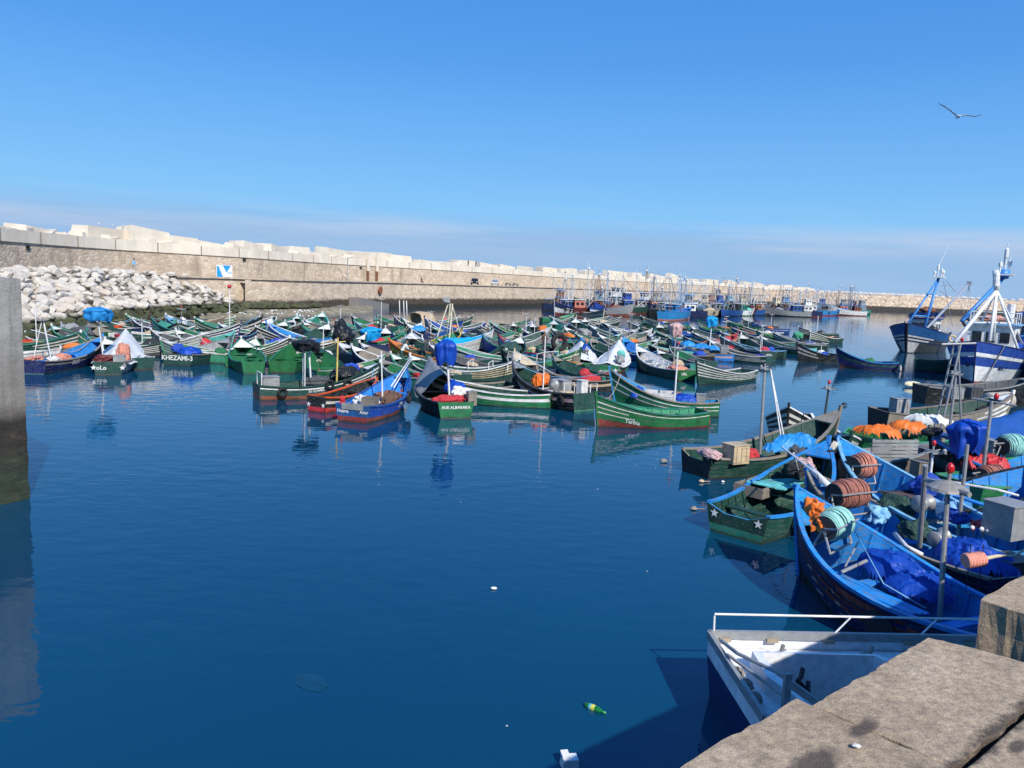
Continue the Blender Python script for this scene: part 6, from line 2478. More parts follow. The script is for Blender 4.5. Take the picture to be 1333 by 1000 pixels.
p = r13.local(1236, 560, 1.0)
r13.mast(p.x, p.y, 3.3, 'cross', MAST, r=.06, lamp=False)
p = r13.local(1290, 520, 1.5)
r13.heap('net_heap', p.x, p.y, 1.0, (.9, .6, .4), netmat('black'), 'black net heap under the bow of the long weathered boat', 'net', 98)
r14 = Boat(bow=(1352, 488), st=(1196, 524), zb=1.9, h0=1.0, B=2.4, hull='black', bot='black', ns=1, tf=2, inner='dkgrey', rail='grey', tip='grey', thw=3, Lmax=9.5,
           label='black boat with a cream barrel in front of the white-bowed trawler', handle='black boat with the cream barrel')
p = r14.local(1300, 518, 1.5)
m = MB()
m.lathe([(.4, -.75), (.44, -.7), (.45, -.3), (.43, 0), (.45, .3), (.44, .7), (.4, .75), (.3, .75), (.3, -.6)], 20, 0, (p.x, p.y, 1.35), (1, .35, .03))
r14.thing('barrel', m, plain('barrel_cream', (.45, .41, .33), .7, bump=.3), 'weathered cream barrel lying across the black boat', 'barrel')
for k, px in enumerate((1243, 1268)):
    p = r14.local(px, 512, 1.1)
    r14.engine_box(p.x, p.y, .8, (.7, .6, .6), ('grey', 'dkgrey')[k], ('pale grey', 'dark grey')[k] + ' box in the black boat with the barrel')
r15 = Boat(bow=(1250, 458), st=(1190, 482), zb=1.8, h0=.9, B=2.0, hull='dkgreen', bot='black', ns=1, tf=2, inner='dkgreen', rail='dkgreen', tip='dkgreen', thw=2,
           label='small dark green boat tucked under the bow of the blue trawler', handle='small boat under the blue trawler')
for k, (px, py, w_) in enumerate([(1262, 560, 3.0), (1302, 552, 3.2)]):
    pass

# lone buoy hanging from a rod near the quay
p = at(1268, 729, 1.75)
m = MB()
prof = []
for i in range(13):
    z = -.17 + .34 * i / 12
    prof.append((.135 + (.008 if i % 2 else -.006), z))
m.lathe([(.05, -.175)] + prof + [(.05, .175)], 18, 0, p, (.95, .1, .12))
o = m.build('foam_float', plain('foam_pink', (.75, .3, .22), .7), None)
tag(o, 'ribbed pink foam float hanging on a line over the second blue boat', 'float')
m = MB()
a = p + V((.17, .02, .02))
m.tube([a, a + V((.25, .03, .05)), a + V((.6, .1, .04)), a + V((1.2, .3, .3)), a + V((1.7, .5, .7))], [.035, .03, .02, .018, .018], 7)
o = m.build('rope', ropemat('cream'), None)
tag(o, 'pale rope with knots holding the pink foam float', 'rope')
m = MB()
for dx in (-.1, .12):
    m.tube([p + V((dx, -.02, .3)), p + V((dx + .02, 0, -.55))], .008, 5)
tag(m.build('cord', RUB, None), 'thin black cords hanging beside the pink foam float', 'cord')

# ---------------------------------------------------------------- white workboat under the quay
wb = empty('workboat', (3.37, 8.75, -.1), rad(3), 'white decked workboat with a navy hull and pipe rail moored below the quay', 'boat')
Lw, Bw, hw = 5.0, 2.65, 1.15
WM = paint('white')
GR = plain('grey_rail', (.28, .29, .29), .5, bump=.1)
m = MB()
# hull: left end flat with a chamfered near corner
out = [(0, .3), (0, Bw), (Lw, Bw), (Lw, 0), (.3, 0)]
lo = [(.12, .4), (.12, Bw - .12), (Lw, Bw - .15), (Lw, .15), (.4, .15)]
n = 5
m.v = [(x, y, -.4) for x, y in lo] + [(x, y, .75) for x, y in out] + [(x, y, 1.0) for x, y in out]
for i in range(n):
    j = (i + 1) % n
    m.f.append((i, i + n, j + n, j))
    m.m.append(0)
    m.f.append((i + n, i + 2 * n, j + 2 * n, j + n))
    m.m.append(1)
m.f.append((4, 3, 2, 1, 0)[::-1])
m.m.append(0)
m.build('hull', [plain('workboat_navy', (.01, .02, .1), .35), plain('deck_white', (.8, .8, .8))], wb)
m = MB()
# deck with a six-sided well
dk_out = [(.04, .32), (.04, Bw - .04), (Lw, Bw - .04), (Lw, .04), (.32, .04)]
well = [(.5, 1.3), (.55, 1.98), (2.3, 1.95), (2.75, 1.2), (2.35, .4), (.8, .42)]
zt = .86
m.v = [(x, y, zt) for x, y in dk_out] + [(x, y, zt) for x, y in well]
fs = [(0, 5, 6, 1), (1, 6, 7, 2), (2, 7, 8), (2, 8, 9, 3), (3, 9, 10, 4), (4, 10, 5, 0)]
for f in fs:
    m.f.append(f[::-1])
    m.m.append(0)
m.build('deck', plain('deck_white', (.82, .82, .8), .5, var=.14, sc=5, bump=.15), wb)
m = MB()
k = len(well)
cen = V((sum(p_[0] for p_ in well) / k, sum(p_[1] for p_ in well) / k, 0))


def ring(s_, z):
    return [(cen.x + (x - cen.x) * s_, cen.y + (y - cen.y) * s_, z) for x, y in well]


R_ = [ring(1.1, zt), ring(1.08, zt + .26), ring(.96, zt + .28), ring(.95, .1)]
for r_ in R_:
    m.v.extend(r_)
for q in range(3):
    for i in range(k):
        a, b2 = q * k + i, q * k + (i + 1) % k
        m.f.append((a, b2, b2 + k, a + k))
        m.m.append(0)
m.f.append(tuple(3 * k + i for i in range(k)))
m.m.append(1)
m.build('coaming', [plain('deck_white', (.8, .8, .8)), plain('bilge_dark', (.02, .03, .04), .6)], wb)
m = MB()
# bulwark: grey rail strips round the edge
for a, c in (((0, .3), (0, Bw)), ((0, Bw), (Lw, Bw)), ((0, .3), (.3, 0)), ((.3, 0), (Lw, 0))):
    A, C = V((a[0], a[1], 1.08)), V((c[0], c[1], 1.08))
    m.bar(A, C, .06, .13)
m.build('bulwark', GR, wb)
m = MB()
pr = []
for x in (.08, 1.3, 2.6, 3.9, 4.9):
    pr.append((x, Bw + .03, 1.5))
m.tube([(.08, Bw, 1.1), (.08, Bw + .03, 1.36), *[(x_, y_, 1.4) for x_, y_, z_ in pr]], .018, 8)
for x in (2.0, 3.4, 4.6):
    m.tube([(x, Bw, 1.12), (x + .25, Bw + .02, 1.39)], .014, 6)
m.build('pipe_rail', MASTW, wb)
m = MB()
m.tube([(.08, 2.3, 1.15), (.08, 1.6, 1.3), (.42, .75, 1.42)], .028, 8)
m.tube([(.08, 2.0, 1.08), (.42, .78, 1.14)], .024, 8)
m.box((.44, .72, 1.12), (.09, .07, .72))
m.bar((.44, .72, 1.36), (1.1, .3, 1.0), .05, .1)
m.build('end_rail', GR, wb)
for x, y in ((1.0, 2.3), (2.4, 2.32)):
    m = MB()
    m.tube([(x, y, .86), (x + .05, y, 1.1)], .03, 6)
    m.tube([(x - .25, y + .05, .9), (x + .1, y, 1.02)], .014, 6)
    m.build('cleat', plain('grey_fitting', (.25, .25, .24), .6), wb)
for x in (.25, 1.0, 1.9, 3.2, 4.2):
    m = MB()
    m.box((x, Bw - .06, 1.02), (.18, .04, .06))
    m.build('bracket', plain('rust_fitting', (.36, .29, .2), .8), wb)
m = MB()
m.tube([(1.12, 1.75, 1.0), (1.05, 1.62, .96), (.92, 1.45, .98), (1.02, 1.3, .9), (1.1, 1.5, .93)], .035, 7)
o = m.build('chain', RUB, None, wb.location, rad(3))
tag(o, 'dark chain coiled on the coaming of the white workboat', 'chain')
for k, y in enumerate((1.05, 1.4, 1.75)):
    m = MB()
    m.blob((.16, y, .93), (.1, .13, .08), k, .35, 2, 2)
    tag(m.build('rope_coil', plain('rope_dirty', (.25, .22, .19), .9), None, wb.location, rad(3)), 'dirty rope end lying on the end deck of the white workboat', 'rope', 'rope ends on the white workboat')

# ---------------------------------------------------------------- trawlers


def wheelhouse(bt, x, y, z, size, col, roof='white', nwin=3, name='wheelhouse'):
    a, b_, c = size
    m = MB()
    m.box((x, y, z + c / 2), size, None, 0, .95)
    h = m.build(name, paint(col), bt.root)
    m = MB()
    m.box((x, y, z + c + .06), (a * 1.15, b_ * 1.12, .12))
    m.build('roof', paint(roof), h)
    dkm = plain('glass_dark', (.015, .02, .025), .15)
    for i in range(nwin):
        yy = y + (i - (nwin - 1) / 2) * b_ * .86 / nwin
        for sg in (1, -1):
            m = MB()
            m.box((x + sg * (a / 2 - .02), yy, z + c * .68), (.06, b_ * .6 / nwin, c * .26))
            m.build('window', dkm, h)
    for sg in (1, -1):
        for xx in (-.22, .22):
            m = MB()
            m.box((x + xx * a, y + sg * (b_ / 2 - .02), z + c * .66), (a * .24, .06, c * .26))
            m.build('window', dkm, h)
    return h


def trawler(label, handle, bow=None, st=None, hd=180, L=12.0, B=None, zb=2.9, h0=1.5, hull='navy', strp='white', bot='redbot', ns=1, house='white', roof='white', hx=.3, far=True,
            mastc=None, mh=6.5, boom=True, net=None, seed=0, top=None, band=None, hz=(2.5, 2.4, 2.3), extra=True, loc=None, Lmax=20, tf=2, inner='dkgrey', tyres=0, second=False, rail=None, rows=None):
    r = random.Random(seed)
    B = B or L * .3
    zf = h0 * .55
    bt = Boat('trawler', bow=bow, st=st, hd=hd, L=L, B=B, zb=zb, h0=h0, hull=hull, bot=bot, strp=strp, ns=ns, tf=tf, band=band, top=top, inner=inner, rail=rail or hull, tip=hull, tr=hull, trb=bot,
              thw=0, ribs=False, deck=.16, post=.25, rake=L * .09, label=label, handle=handle, zf=zf, rows=rows, detail=1 if far else 2, group='trawlers moored along the far quay' if far else 'trawlers at the right', Lmax=Lmax, loc=loc, cat='trawler')
    L = bt.L
    hw = (hz[0], min(hz[1], B * .75), hz[2])
    wheelhouse(bt, L * hx, 0, zf, hw, house, roof, 3)
    if second:
        wheelhouse(bt, L * hx - .1, 0, zf + hw[2] + .12, (hw[0] * .7, hw[1] * .75, hw[2] * .7), house, roof, 2, 'bridge')
    mc = mastc or plain('trawler_steel', (.35, .37, .4), .5, .2)
    zt = zf + mh
    mx_ = L * (hx + .18)
    m = MB()
    rr = .07 if not far else .06
    m.tube([(mx_, -B * .3, zf), (mx_ - .1, -.12, zt)], rr, 6)
    m.tube([(mx_, B * .3, zf), (mx_ - .1, .12, zt)], rr, 6)
    m.tube([(mx_ - .1, 0, zt - .2), (mx_ - .1, 0, zt + 1.2)], rr * .7, 6)
    for u in (.35, .65, .9):
        m.tube([(mx_ - .05, -B * .3 * (1 - u) - .1, zf + mh * u), (mx_ - .05, B * .3 * (1 - u) + .1, zf + mh * u)], rr * .7, 5)
    m.tube([(L * .9, 0, bt.sheer(.9)), (mx_ - .1, 0, zt)], .025, 5)
    m.tube([(L * .06, 0, zf + hw[2]), (mx_ - .1, 0, zt)], .025, 5)
    m.build('mast', mc, bt.root)
    if boom:
        m = MB()
        e = V((L * r.uniform(.02, .12), r.uniform(-1, 1), zf + mh * r.uniform(.75, 1.05)))
        m.tube([(mx_, 0, zf + 1.0), e], rr * .9, 6)
        m.tube([e, (mx_ - .1, 0, zt)], .025, 5)
        m.build('boom', mc, bt.root)
        m = MB()
        e2 = V((L * r.uniform(.8, .92), r.uniform(-1, 1), zf + mh * r.uniform(.5, .85)))
        m.tube([(mx_, 0, zf + .8), e2], rr * .8, 6)
        m.build('derrick', mc, bt.root)
    if extra:
        m = MB()
        for i in range(4):
            m.tube([(L * .04 + i * .5, B * .3, zf), (L * .04 + i * .5, B * .3, zf + r.uniform(1.6, 2.6))], .04, 5)
        m.tube([(L * .04, B * .3, zf + 1.5), (L * .04 + 1.5, B * .3, zf + 1.5)], .04, 5)
        m.box((L * .04 + .8, 0, zf + 1.9), (1.8, B * .6, .06))
        m.build('gallows', mc, bt.root)
        m = MB()
        c = V((mx_ - .1, 0, zt + .1))
        m.box(c, (.7, .5, .08))
        m.lathe([(.16, 0), (.16, .3), (.05, .35)], 8, 0, c + V((.15, .1, .04)))
        m.tube([c + V((-.2, 0, 0)), c + V((-.35, 0, 1.5))], .03, 5)
        m.build('masthead_lights', MASTW, bt.root)
    if far:
        m = MB()
        for i in range(5):
            x, y = L * r.uniform(.05, .8), B * r.uniform(-.3, .3)
            m.tube([(x, y, zf), (x + r.uniform(-.8, .8), y + r.uniform(-.5, .5), zf + r.uniform(2.5, mh))], .045, 5)
        m.build('rigging', r.choice((mc, plain('steel_rust', (.22, .12, .08), .7), MASTW, plain('steel_dark', (.08, .075, .08), .6))), bt.root)
    if net:
        x = L * (hx + .36) if hx < .45 else L * .12
        bt.heap('net_heap', x, 0, zf + .5, (L * .12, B * .32, r.uniform(.7, 1.1)), netmat(net), net.replace('dk', 'dark ').replace('royal', 'royal blue').replace('brblue', 'bright blue') + ' net heap on the deck of the ' + handle, 'net', seed, .3, 2)
    for i in range(tyres):
        t = .22 + .5 * i / max(1, tyres - 1)
        for sd in ((1,) if math.cos(rad(bt.hd)) < 0 else (-1,)):
            bt.tyre(t, sd, bt.sheer(t) * .62, 'tyre fender on the side of the ' + handle, .42)
    return bt


t1 = trawler('navy bowed trawler with white sides, red bottom and hanging tyres, far left', 'red-bottomed trawler at far left', bow=(683, 394), st=(744, 408), zb=2.9, hull='white', band='navy', top='navy', bot='redbot', house='blue', roof='white', tyres=4, seed=1, mh=6.5, net='dkgrey', tf=0, strp='white', rail='navy', h0=1.4, rows=[(0, .34, 'redbot'), (.34, .66, 'white'), (.66, .74, 'black'), (.74, .84, 'white', 'navy', .7), (.84, 1, 'navy')])
t2 = trawler('dark green trawler bow-on behind the red-bottomed one', 'dark green trawler', bow=(747, 386), hd=215, L=12, zb=3.2, hull='dkgreen', bot='black', house='white', roof='brblue', seed=2, mh=8.5, second=True)
t3 = trawler('blue-tanked trawler with white rail in front of the dark green one', 'blue-tanked trawler', bow=(768, 399), st=(792, 409), zb=1.9, h0=1.3, hull='blue', band='white', bot='navy', house='blue', roof='white', seed=3, mh=5)
t4 = trawler('large trawler with a tall white superstructure', 'tall white trawler', bow=(846, 390), st=(790, 407), zb=3.0, hull='navy', bot='navy', house='white', seed=4, hz=(3.4, 3.4, 3.0), second=True, mh=8, net='red', L=15)
t5 = trawler('long black trawler with low sides behind the cream hulk', 'long black trawler', bow=(815, 402), st=(873, 412), zb=2.1, h0=1.5, hull='black', top='grey', bot='black', house='grey', seed=5, mh=5.5, net='dkgrey')
t6 = trawler('navy trawler with white deckhouse left of the blue red-bottomed one', 'navy trawler at centre', bow=(846, 394), hd=170, L=13, zb=2.8, hull='navy', bot='navy', house='white', seed=6, mh=7.5, net='royal', mastc=plain('steel_blue', (.15, .3, .5), .5))
t7 = trawler('bright blue trawler showing a worn red bottom', 'bright blue red-bottomed trawler', bow=(905, 399), st=(863, 418), zb=2.5, h0=1.7, hull='brblue', bot='salmon', house='brblue', roof='white', seed=7, mh=8, mastc=plain('steel_ltblue', (.25, .4, .55), .5), net='blue')
t8 = trawler('cream-hulled trawler with tyres in the far row', 'cream-hulled trawler', bow=(912, 402), st=(938, 411), zb=1.9, h0=1.5, hull='cream', bot='black', house='grey', top='grey', seed=8, tyres=2, mh=6, net='tan')
t9 = trawler('blue and black trawler with a dark shelter beside the cream one', 'blue and black trawler', bow=(936, 402), st=(962, 411), zb=1.9, h0=1.5, hull='blue', bot='navy', top='grey', house='black', roof='grey', seed=9, mh=6)
t10 = trawler('white-hulled trawler with a green deckhouse in the far row', 'white trawler with green house', bow=(982, 401), st=(956, 411), zb=2.0, h0=1.4, hull='white', bot='green', band='white', house='teal', roof='white', seed=10, mh=6.5, net='aqua')
t11 = trawler('black trawler with a white prow right of the green-housed one', 'black white-prowed trawler', bow=(1001, 400), st=(983, 409), zb=2.0, hull='black', bot='black', tf=.7, ns=2, house='maroon', roof='grey', seed=11, mh=7, net='salmon')
t12 = trawler('dark maroon trawler hung with orange nets', 'maroon trawler', bow=(998, 397), st=(1028, 410), zb=2.6, hull='maroon', bot='black', house='maroon', roof='grey', seed=12, mh=7.5, net='orange')
t13 = trawler('trawler with bright blue deckhouse and white panel', 'bright blue housed trawler', bow=(1052, 396), hd=5, L=13, zb=2.4, hull='navy', bot='navy', house='brblue', roof='white', seed=13, mh=8, hz=(3.2, 2.8, 2.4), second=True, net='brblue')
t14 = Boat(bow=(1021, 403), st=(1043, 411), zb=1.4, hull='cream', bot='maroon', inner='cream', rail='white', tip='cream', detail=1, ns=1, tf=2, Lmax=9, L=6, label='small cream boat with pointed ends below the bright blue housed trawler', handle='small cream boat')
t15 = Boat(bow=(1047, 407), st=(1066, 411), zb=.9, h0=.7, hull='white', bot='white', inner='white', rail='white', tip='white', detail=1, ns=1, tf=2, label='white dinghy lying between the cream boat and the blue trawler', handle='white dinghy')
t16 = trawler('dark rusty trawler with a yellow panel on deck', 'rusty trawler with yellow panel', bow=(1082, 397), hd=8, L=13, zb=2.2, hull='dkgrey', bot='black', house='rust', roof='dkgrey', seed=16, mh=7.5, net='yellow')
t17 = trawler('blue-hulled trawler near the right end of the far row', 'blue trawler at the row end', bow=(1094, 402), st=(1066, 411), zb=2.0, h0=1.5, hull='brblue', bot='red', house='grey', seed=17, mh=6, tyres=2, net='grey')
t18 = trawler('grey and maroon trawler at the right end of the far row', 'grey trawler ending the row', bow=(1093, 398), st=(1113, 410), zb=2.2, hull='dkgrey', bot='dkgreen', house='maroon', roof='dkgrey', seed=18, mh=9, hz=(2.6, 2.4, 2.2), second=True, net='grey')
hulk = Boat(bow=(821, 408), st=(764, 416), zb=2.3, h0=1.3, B=2.6, hull='greywood', bot='cream', strp='cream', ns=1, tf=.5, band='cream', inner='greywood', rail='tan', tip='cream', detail=1, Lmax=12, L=9, thw=2,
            label='old wooden hulk with a cream bow in front of the far trawlers', handle='cream-bowed hulk')
cols = ['navy', 'blue', 'black', 'dkgreen', 'maroon', 'white', 'brblue', 'grey', 'teal', 'rust']
houses = ['white', 'grey', 'ltblue', 'white', 'rust', 'cream', 'blue', 'salmon']
word = dict(navy='navy', blue='blue', black='black', dkgreen='dark green', maroon='maroon', white='white', brblue='bright blue', grey='grey', teal='teal', rust='rust red', ltblue='pale blue', cream='cream', salmon='pinkish')
beh = [(775, 'blue-tanked trawler'), (800, 'tall white trawler'), (826, 'long black trawler'), (842, 'navy trawler'), (862, 'bright blue red-bottomed trawler'), (882, 'bow of the bright blue trawler'),
       (900, 'gap beside the cream trawler'), (916, 'cream trawler'), (930, 'stern of the cream trawler'), (946, 'blue and black trawler'), (962, 'white green-housed trawler'), (978, 'bow of the green-housed trawler'), (994, 'black white-prowed trawler'), (1008, 'maroon trawler'), (1024, 'orange nets'),
       (1040, 'bright blue housed trawler'), (1056, 'white dinghy'), (1070, 'rusty trawler'), (1084, 'blue trawler'), (1100, 'grey trawler ending the row')]
for i, (px, what) in enumerate(beh):
    r = random.Random(300 + i)
    c, h = cols[(i * 3 + 1) % len(cols)], houses[(i * 5 + 2) % len(houses)]
    dep = 392 + (px - 700) * .0165
    trawler('%s trawler with %s deckhouse in the second row behind the %s' % (word[c], word[h], what), '%s trawler behind the %s' % (word[c], what), bow=(px, dep - .3 + r.uniform(-1, 1)), hd=r.choice((200, 215, 250, 20, 330, 180)) + r.uniform(-10, 10), L=r.uniform(10, 14),
            zb=2.8, hull=c, bot=r.choice(('redbot', 'black')), house=h, roof=r.choice(('white', 'grey', 'brblue')), seed=40 + i, mh=r.uniform(6, 9), net=r.choice((None, 'rust', 'royal', 'dkgrey', 'salmon', 'grey')), second=r.random() < .4,
            mastc=r.choice((None, plain('steel_white', (.6, .6, .58), .5), plain('steel_rust', (.22, .12, .08), .7), plain('steel_ltblue', (.25, .4, .55), .5))))

for i in range(18):
    r = random.Random(700 + i)
    px = 764 + i * 19.5
    c, h = cols[(i * 7 + 3) % len(cols)], houses[(i * 3 + 1) % len(houses)]
    dep = 389 + (px - 700) * .0165
    what = beh[min(len(beh) - 1, i + 1)][1]
    trawler('%s trawler with %s deckhouse, third row behind the %s' % (word[c], word[h], what), 'third row %s trawler' % word[c], bow=(px, dep + r.uniform(-.7, .7)), hd=r.choice((205, 215, 240, 15, 330, 185)) + r.uniform(-10, 10), L=r.uniform(11, 15),
            zb=2.8, hull=c, bot='black', house=h, roof=r.choice(('white', 'grey', 'brblue')), seed=140 + i, mh=r.uniform(7, 10), second=r.random() < .6,
            mastc=r.choice((None, plain('steel_white', (.6, .6, .58), .5), plain('steel_rust', (.22, .12, .08), .7), plain('steel_ltblue', (.25, .4, .55), .5))))

# N1: navy trawler with the blue A-frame, N2: white and navy trawler bow-on
BLF = plain('frame_blue', (.06, .25, .6), .45, bump=.05)
n1o = at(1178, 421, 3.5)
h1 = rad(230)
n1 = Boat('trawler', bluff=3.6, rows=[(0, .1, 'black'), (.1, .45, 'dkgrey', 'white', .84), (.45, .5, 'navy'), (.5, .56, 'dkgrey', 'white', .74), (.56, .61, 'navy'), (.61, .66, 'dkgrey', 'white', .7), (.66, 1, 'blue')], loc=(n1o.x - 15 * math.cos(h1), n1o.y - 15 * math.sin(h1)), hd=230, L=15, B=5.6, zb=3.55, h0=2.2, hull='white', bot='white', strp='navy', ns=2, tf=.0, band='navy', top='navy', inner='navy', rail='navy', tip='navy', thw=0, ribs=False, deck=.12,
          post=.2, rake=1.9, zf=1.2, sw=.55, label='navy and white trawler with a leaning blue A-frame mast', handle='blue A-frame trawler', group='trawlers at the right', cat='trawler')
def nl(bt, px, py, D):
    p = atd(px, py, D) - bt.org
    c, sn = math.cos(rad(bt.hd)), math.sin(rad(bt.hd))
    return V((c * p.x + sn * p.y, -sn * p.x + c * p.y, p.z))


D1 = (n1o - V((0, 0, EYE))).dot(fw)
m = MB()
apex = nl(n1, 1222, 362, D1 + 2)
for (px, py, dd, rr) in ((1181, 423, .6, .13), (1202, 432, 2.2, .17)):
    m.tube([nl(n1, px, py, D1 + dd), apex], [rr, rr * .8], 8)
for (pa_, pb_) in (((1188, 411), (1207, 412)), ((1208, 383), (1215, 383))):
    m.tube([nl(n1, pa_[0], pa_[1], D1 + 1.2), nl(n1, pb_[0], pb_[1], D1 + 2.2)], .09, 8)
fr = m.build('mast_frame', BLF, n1.root, smooth=True)
m = MB()
m.box(apex + V((0, 0, .05)), (1.1, 1.3, .1))
for dx, dy, h in ((.2, .3, 1.0), (-.2, -.2, 1.5), (.1, -.45, .7), (-.3, .4, .8)):
    m.lathe([(.06, 0), (.06, h * .5), (.14, h * .55), (.14, h * .85), (.05, h)], 8, 0, apex + V((dx, dy, .1)))
m.tube([apex + V((-.2, -.2, 1.4)), nl(n1, 1236, 318, D1 + 2)], .03, 6)
m.build('masthead_lights', MASTW, fr)
m = MB()
bt_ = nl(n1, 1262, 369, D1 + 6)
m.tube([nl(n1, 1206, 428, D1 + 3), bt_], [.15, .12], 8)
m.tube([nl(n1, 1225, 372, D1 + 2), bt_], .035, 5)
m.tube([nl(n1, 1223, 378, D1 + 2), nl(n1, 1240, 390, D1 + 4)], .035, 5)
m.tube([nl(n1, 1224, 385, D1 + 2), nl(n1, 1258, 374, D1 + 6)], .035, 5)
for k in range(5):
    m.tube([bt_ + V((.1 * k, .1, -.1)), nl(n1, 1244 + k * 5, 402 + k * 3, D1 + 6)], .02, 4)
m.tube([nl(n1, 1228, 366, D1 + 2), nl(n1, 1240, 425, D1 + 5)], .03, 5)
m.tube([nl(n1, 1232, 366, D1 + 2), nl(n1, 1244, 380, D1 + 4)], .03, 5)
m.box(bt_, (.7, .5, .5))
m.build('boom', plain('boom_grey', (.3, .33, .4), .5), n1.root)
wheelhouse(n1, 5.2, 0, 1.3, (3.0, 3.0, 2.6), 'white', 'royal', 3)
n1.cover([(5.2, 0, 4.3, 2.0, 1.9, .5), (4.2, .3, 4.4, 1.4, 1.4, .45)], 'navy', 'navy tarp spread over the wheelhouse roof of the A-frame trawler', 101)
n1.heap('net_heap', 4.4, 0, 4.9, (1.2, .9, .5), netmat('rust'), 'rust red net heap on top of the wheelhouse of the A-frame trawler', 'net', 102)
n1.cover([(8.2, .9, 2.4, 1.6, 1.2, 1.0), (7.2, -.3, 2.3, 1.3, 1.3, 1.0)], 'black', 'big black net mound on the deck of the A-frame trawler', 103, 'net_heap', 'net')
p = nl(n1, 1240, 441, D1 + 3.2)
m = MB()
m.torus(p, .34, .1, (.95, .3, .1), 20, 8)
n1.thing('lifebuoy', m, plain('buoy_tan', (.75, .5, .2), .5), 'tan ring lifebuoy on the black net mound', 'lifebuoy')
m = MB()
m.torus(nl(n1, 1259, 420, D1 + 5), .5, .18, (.6, .6, .4), 20, 8)
n1.thing('tyre', m, RUB, 'black tyre above the black net mound on the A-frame trawler', 'tyre')
m = MB()
m.tube([(14.95, .25, 3.5), (14.4, .2, 1.8), (13.5, .12, 0)], .14, 6)
m.build('anchor_chain', RUB, n1.root)

n2o = at(1271, 446, 3.3)
h2 = rad(231)
n2 = Boat('trawler', bluff=3.6, rows=[(0, .17, 'redbot'), (.17, .5, 'white'), (.5, .68, 'blue'), (.7, .78, 'white'), (.78, 1, 'blue')], loc=(n2o.x - 16 * math.cos(h2), n2o.y - 16 * math.sin(h2)), hd=231, L=16, B=5.8, zb=3.4, h0=2.3, hull='white', bot='redbot', strp='navy', ns=2, tf=0, top='navy', inner='white', rail='navy', tip='navy', thw=0, ribs=False, deck=.14, post=.05, rake=1.0, zf=1.2, sw=.62,
          label='large white trawler with navy bands pointing its bow at the camera', handle='white-bowed trawler', group='trawlers at the right', cat='trawler')
D2 = (n2o - V((0, 0, EYE))).dot(fw)
m = MB()
ap2 = nl(n2, 1298, 378, D2 + 2.5)
for (px, py, dd, rr) in ((1243, 446, .6, .16), (1288, 444, 1.6, .13), (1293, 444, 2.8, .11), (1326, 457, 1.6, .1), (1275, 425, 6, .08), (1331, 448, 5.5, .08)):
    m.tube([nl(n2, px, py, D2 + dd), ap2], [rr, rr * .8], 8)
m.tube([nl(n2, 1262, 420, D2 + 2), nl(n2, 1318, 421, D2 + 3)], .06, 6)
m.tube([ap2, nl(n2, 1296, 352, D2 + 2.5)], .22, 8)
fr = m.build('mast_frame', plain('frame_white', (.72, .73, .72), .5), n2.root, smooth=True)
m = MB()
m.lathe([(.2, -.5), (.24, 0), (.2, .4), (.1, .6)], 10, 0, nl(n2, 1297, 364, D2 + 2.4))
m.build('lamp_cluster', MASTW, fr)
m = MB()
ap3 = nl(n2, 1306, 362, D2 + 9)
for (px, py, dd, rr) in ((1252, 418, 7, .16), (1258, 414, 9, .14)):
    m.tube([nl(n2, px, py, D2 + dd), ap3], rr, 8)
m.tube([ap3, nl(n2, 1308, 352, D2 + 9)], .4, 8)
fr3 = m.build('rear_frame', BLF, n2.root, smooth=True)
m = MB()
m.box(nl(n2, 1306, 358, D2 + 9), (1.6, 1.6, .12))
for px, py, h in ((1301, 357, 1.2), (1307, 357, 2.6), (1313, 357, 1.4)):
    m.lathe([(.07, 0), (.07, h * .5), (.16, h * .55), (.16, h * .8), (.05, h * .85), (.04, h)], 8, 0, nl(n2, px, py, D2 + 9))
m.tube([nl(n2, 1307, 345, D2 + 9), nl(n2, 1308, 334, D2 + 9)], .05, 6)
m.build('masthead_lights', MASTW, fr3)
p = nl(n2, 1303, 440, D2 + 6)
wh = wheelhouse(n2, p.x, 0, 1.4, (3.2, 3.4, 3.1), 'white', 'ltblue', 3)
vs, fs = text_mesh("Houda 1")
m = MB()
wd = max(v[0] for v in vs)
m.add([(p.x + 1.62, (u - wd / 2) * .55, 2.45 + v * .55) for u, v in vs], fs)
m.build('lettering', plain('letter_dark', (.12, .05, .04), .6), wh)
m = MB()
m.box((p.x + 1.75, 0, 2.2), (.2, 2.6, .16))
m.build('brown_rail', paint('brown'), n2.root)
m = MB()
for dx in (-1.4, 0, 1.4):
    for sg in (-1, 1):
        m.tube([(p.x + dx, sg * 1.6, 4.6), (p.x + dx, sg * 1.6, 5.5)], .04, 5)
for sg in (-1, 1):
    m.tube([(p.x - 1.4, sg * 1.6, 5.5), (p.x + 1.4, sg * 1.6, 5.5)], .04, 5)
m.tube([(p.x + 1.4, -1.6, 5.5), (p.x + 1.4, 1.6, 5.5)], .04, 5)
m.tube([(p.x + 1.4, -1.6, 5.1), (p.x + 1.4, 1.6, 5.1)], .04, 5)
m.lathe([(.3, 0), (.3, 1.6)], 10, 0, (p.x - .8, .9, 4.6))
m.build('roof_rail', MASTW, n2.root)
n2.heap('net_heap', p.x + .2, -.2, 4.9, (.9, .9, .4), netmat('salmon'), 'pinkish net heap on the wheelhouse roof of the white-bowed trawler', 'net', 104)
n2.cover([(p.x + 3.2, 1.2, 2.1, 1.2, .9, .8)], 'grey', 'grey net mound beside the wheelhouse of the white-bowed trawler', 105, 'net_heap', 'net')
n2.text("MA 7", .93, 1.35, .5, sd=-1, col='navy')
n2.text("MA 7", .86, 1.2, .5, sd=1, col='navy')
m = MB()
m.tube([n2.pt(.9, 3.1, 1, .1), n2.pt(.93, .4, 1, .2)], .05, 6)
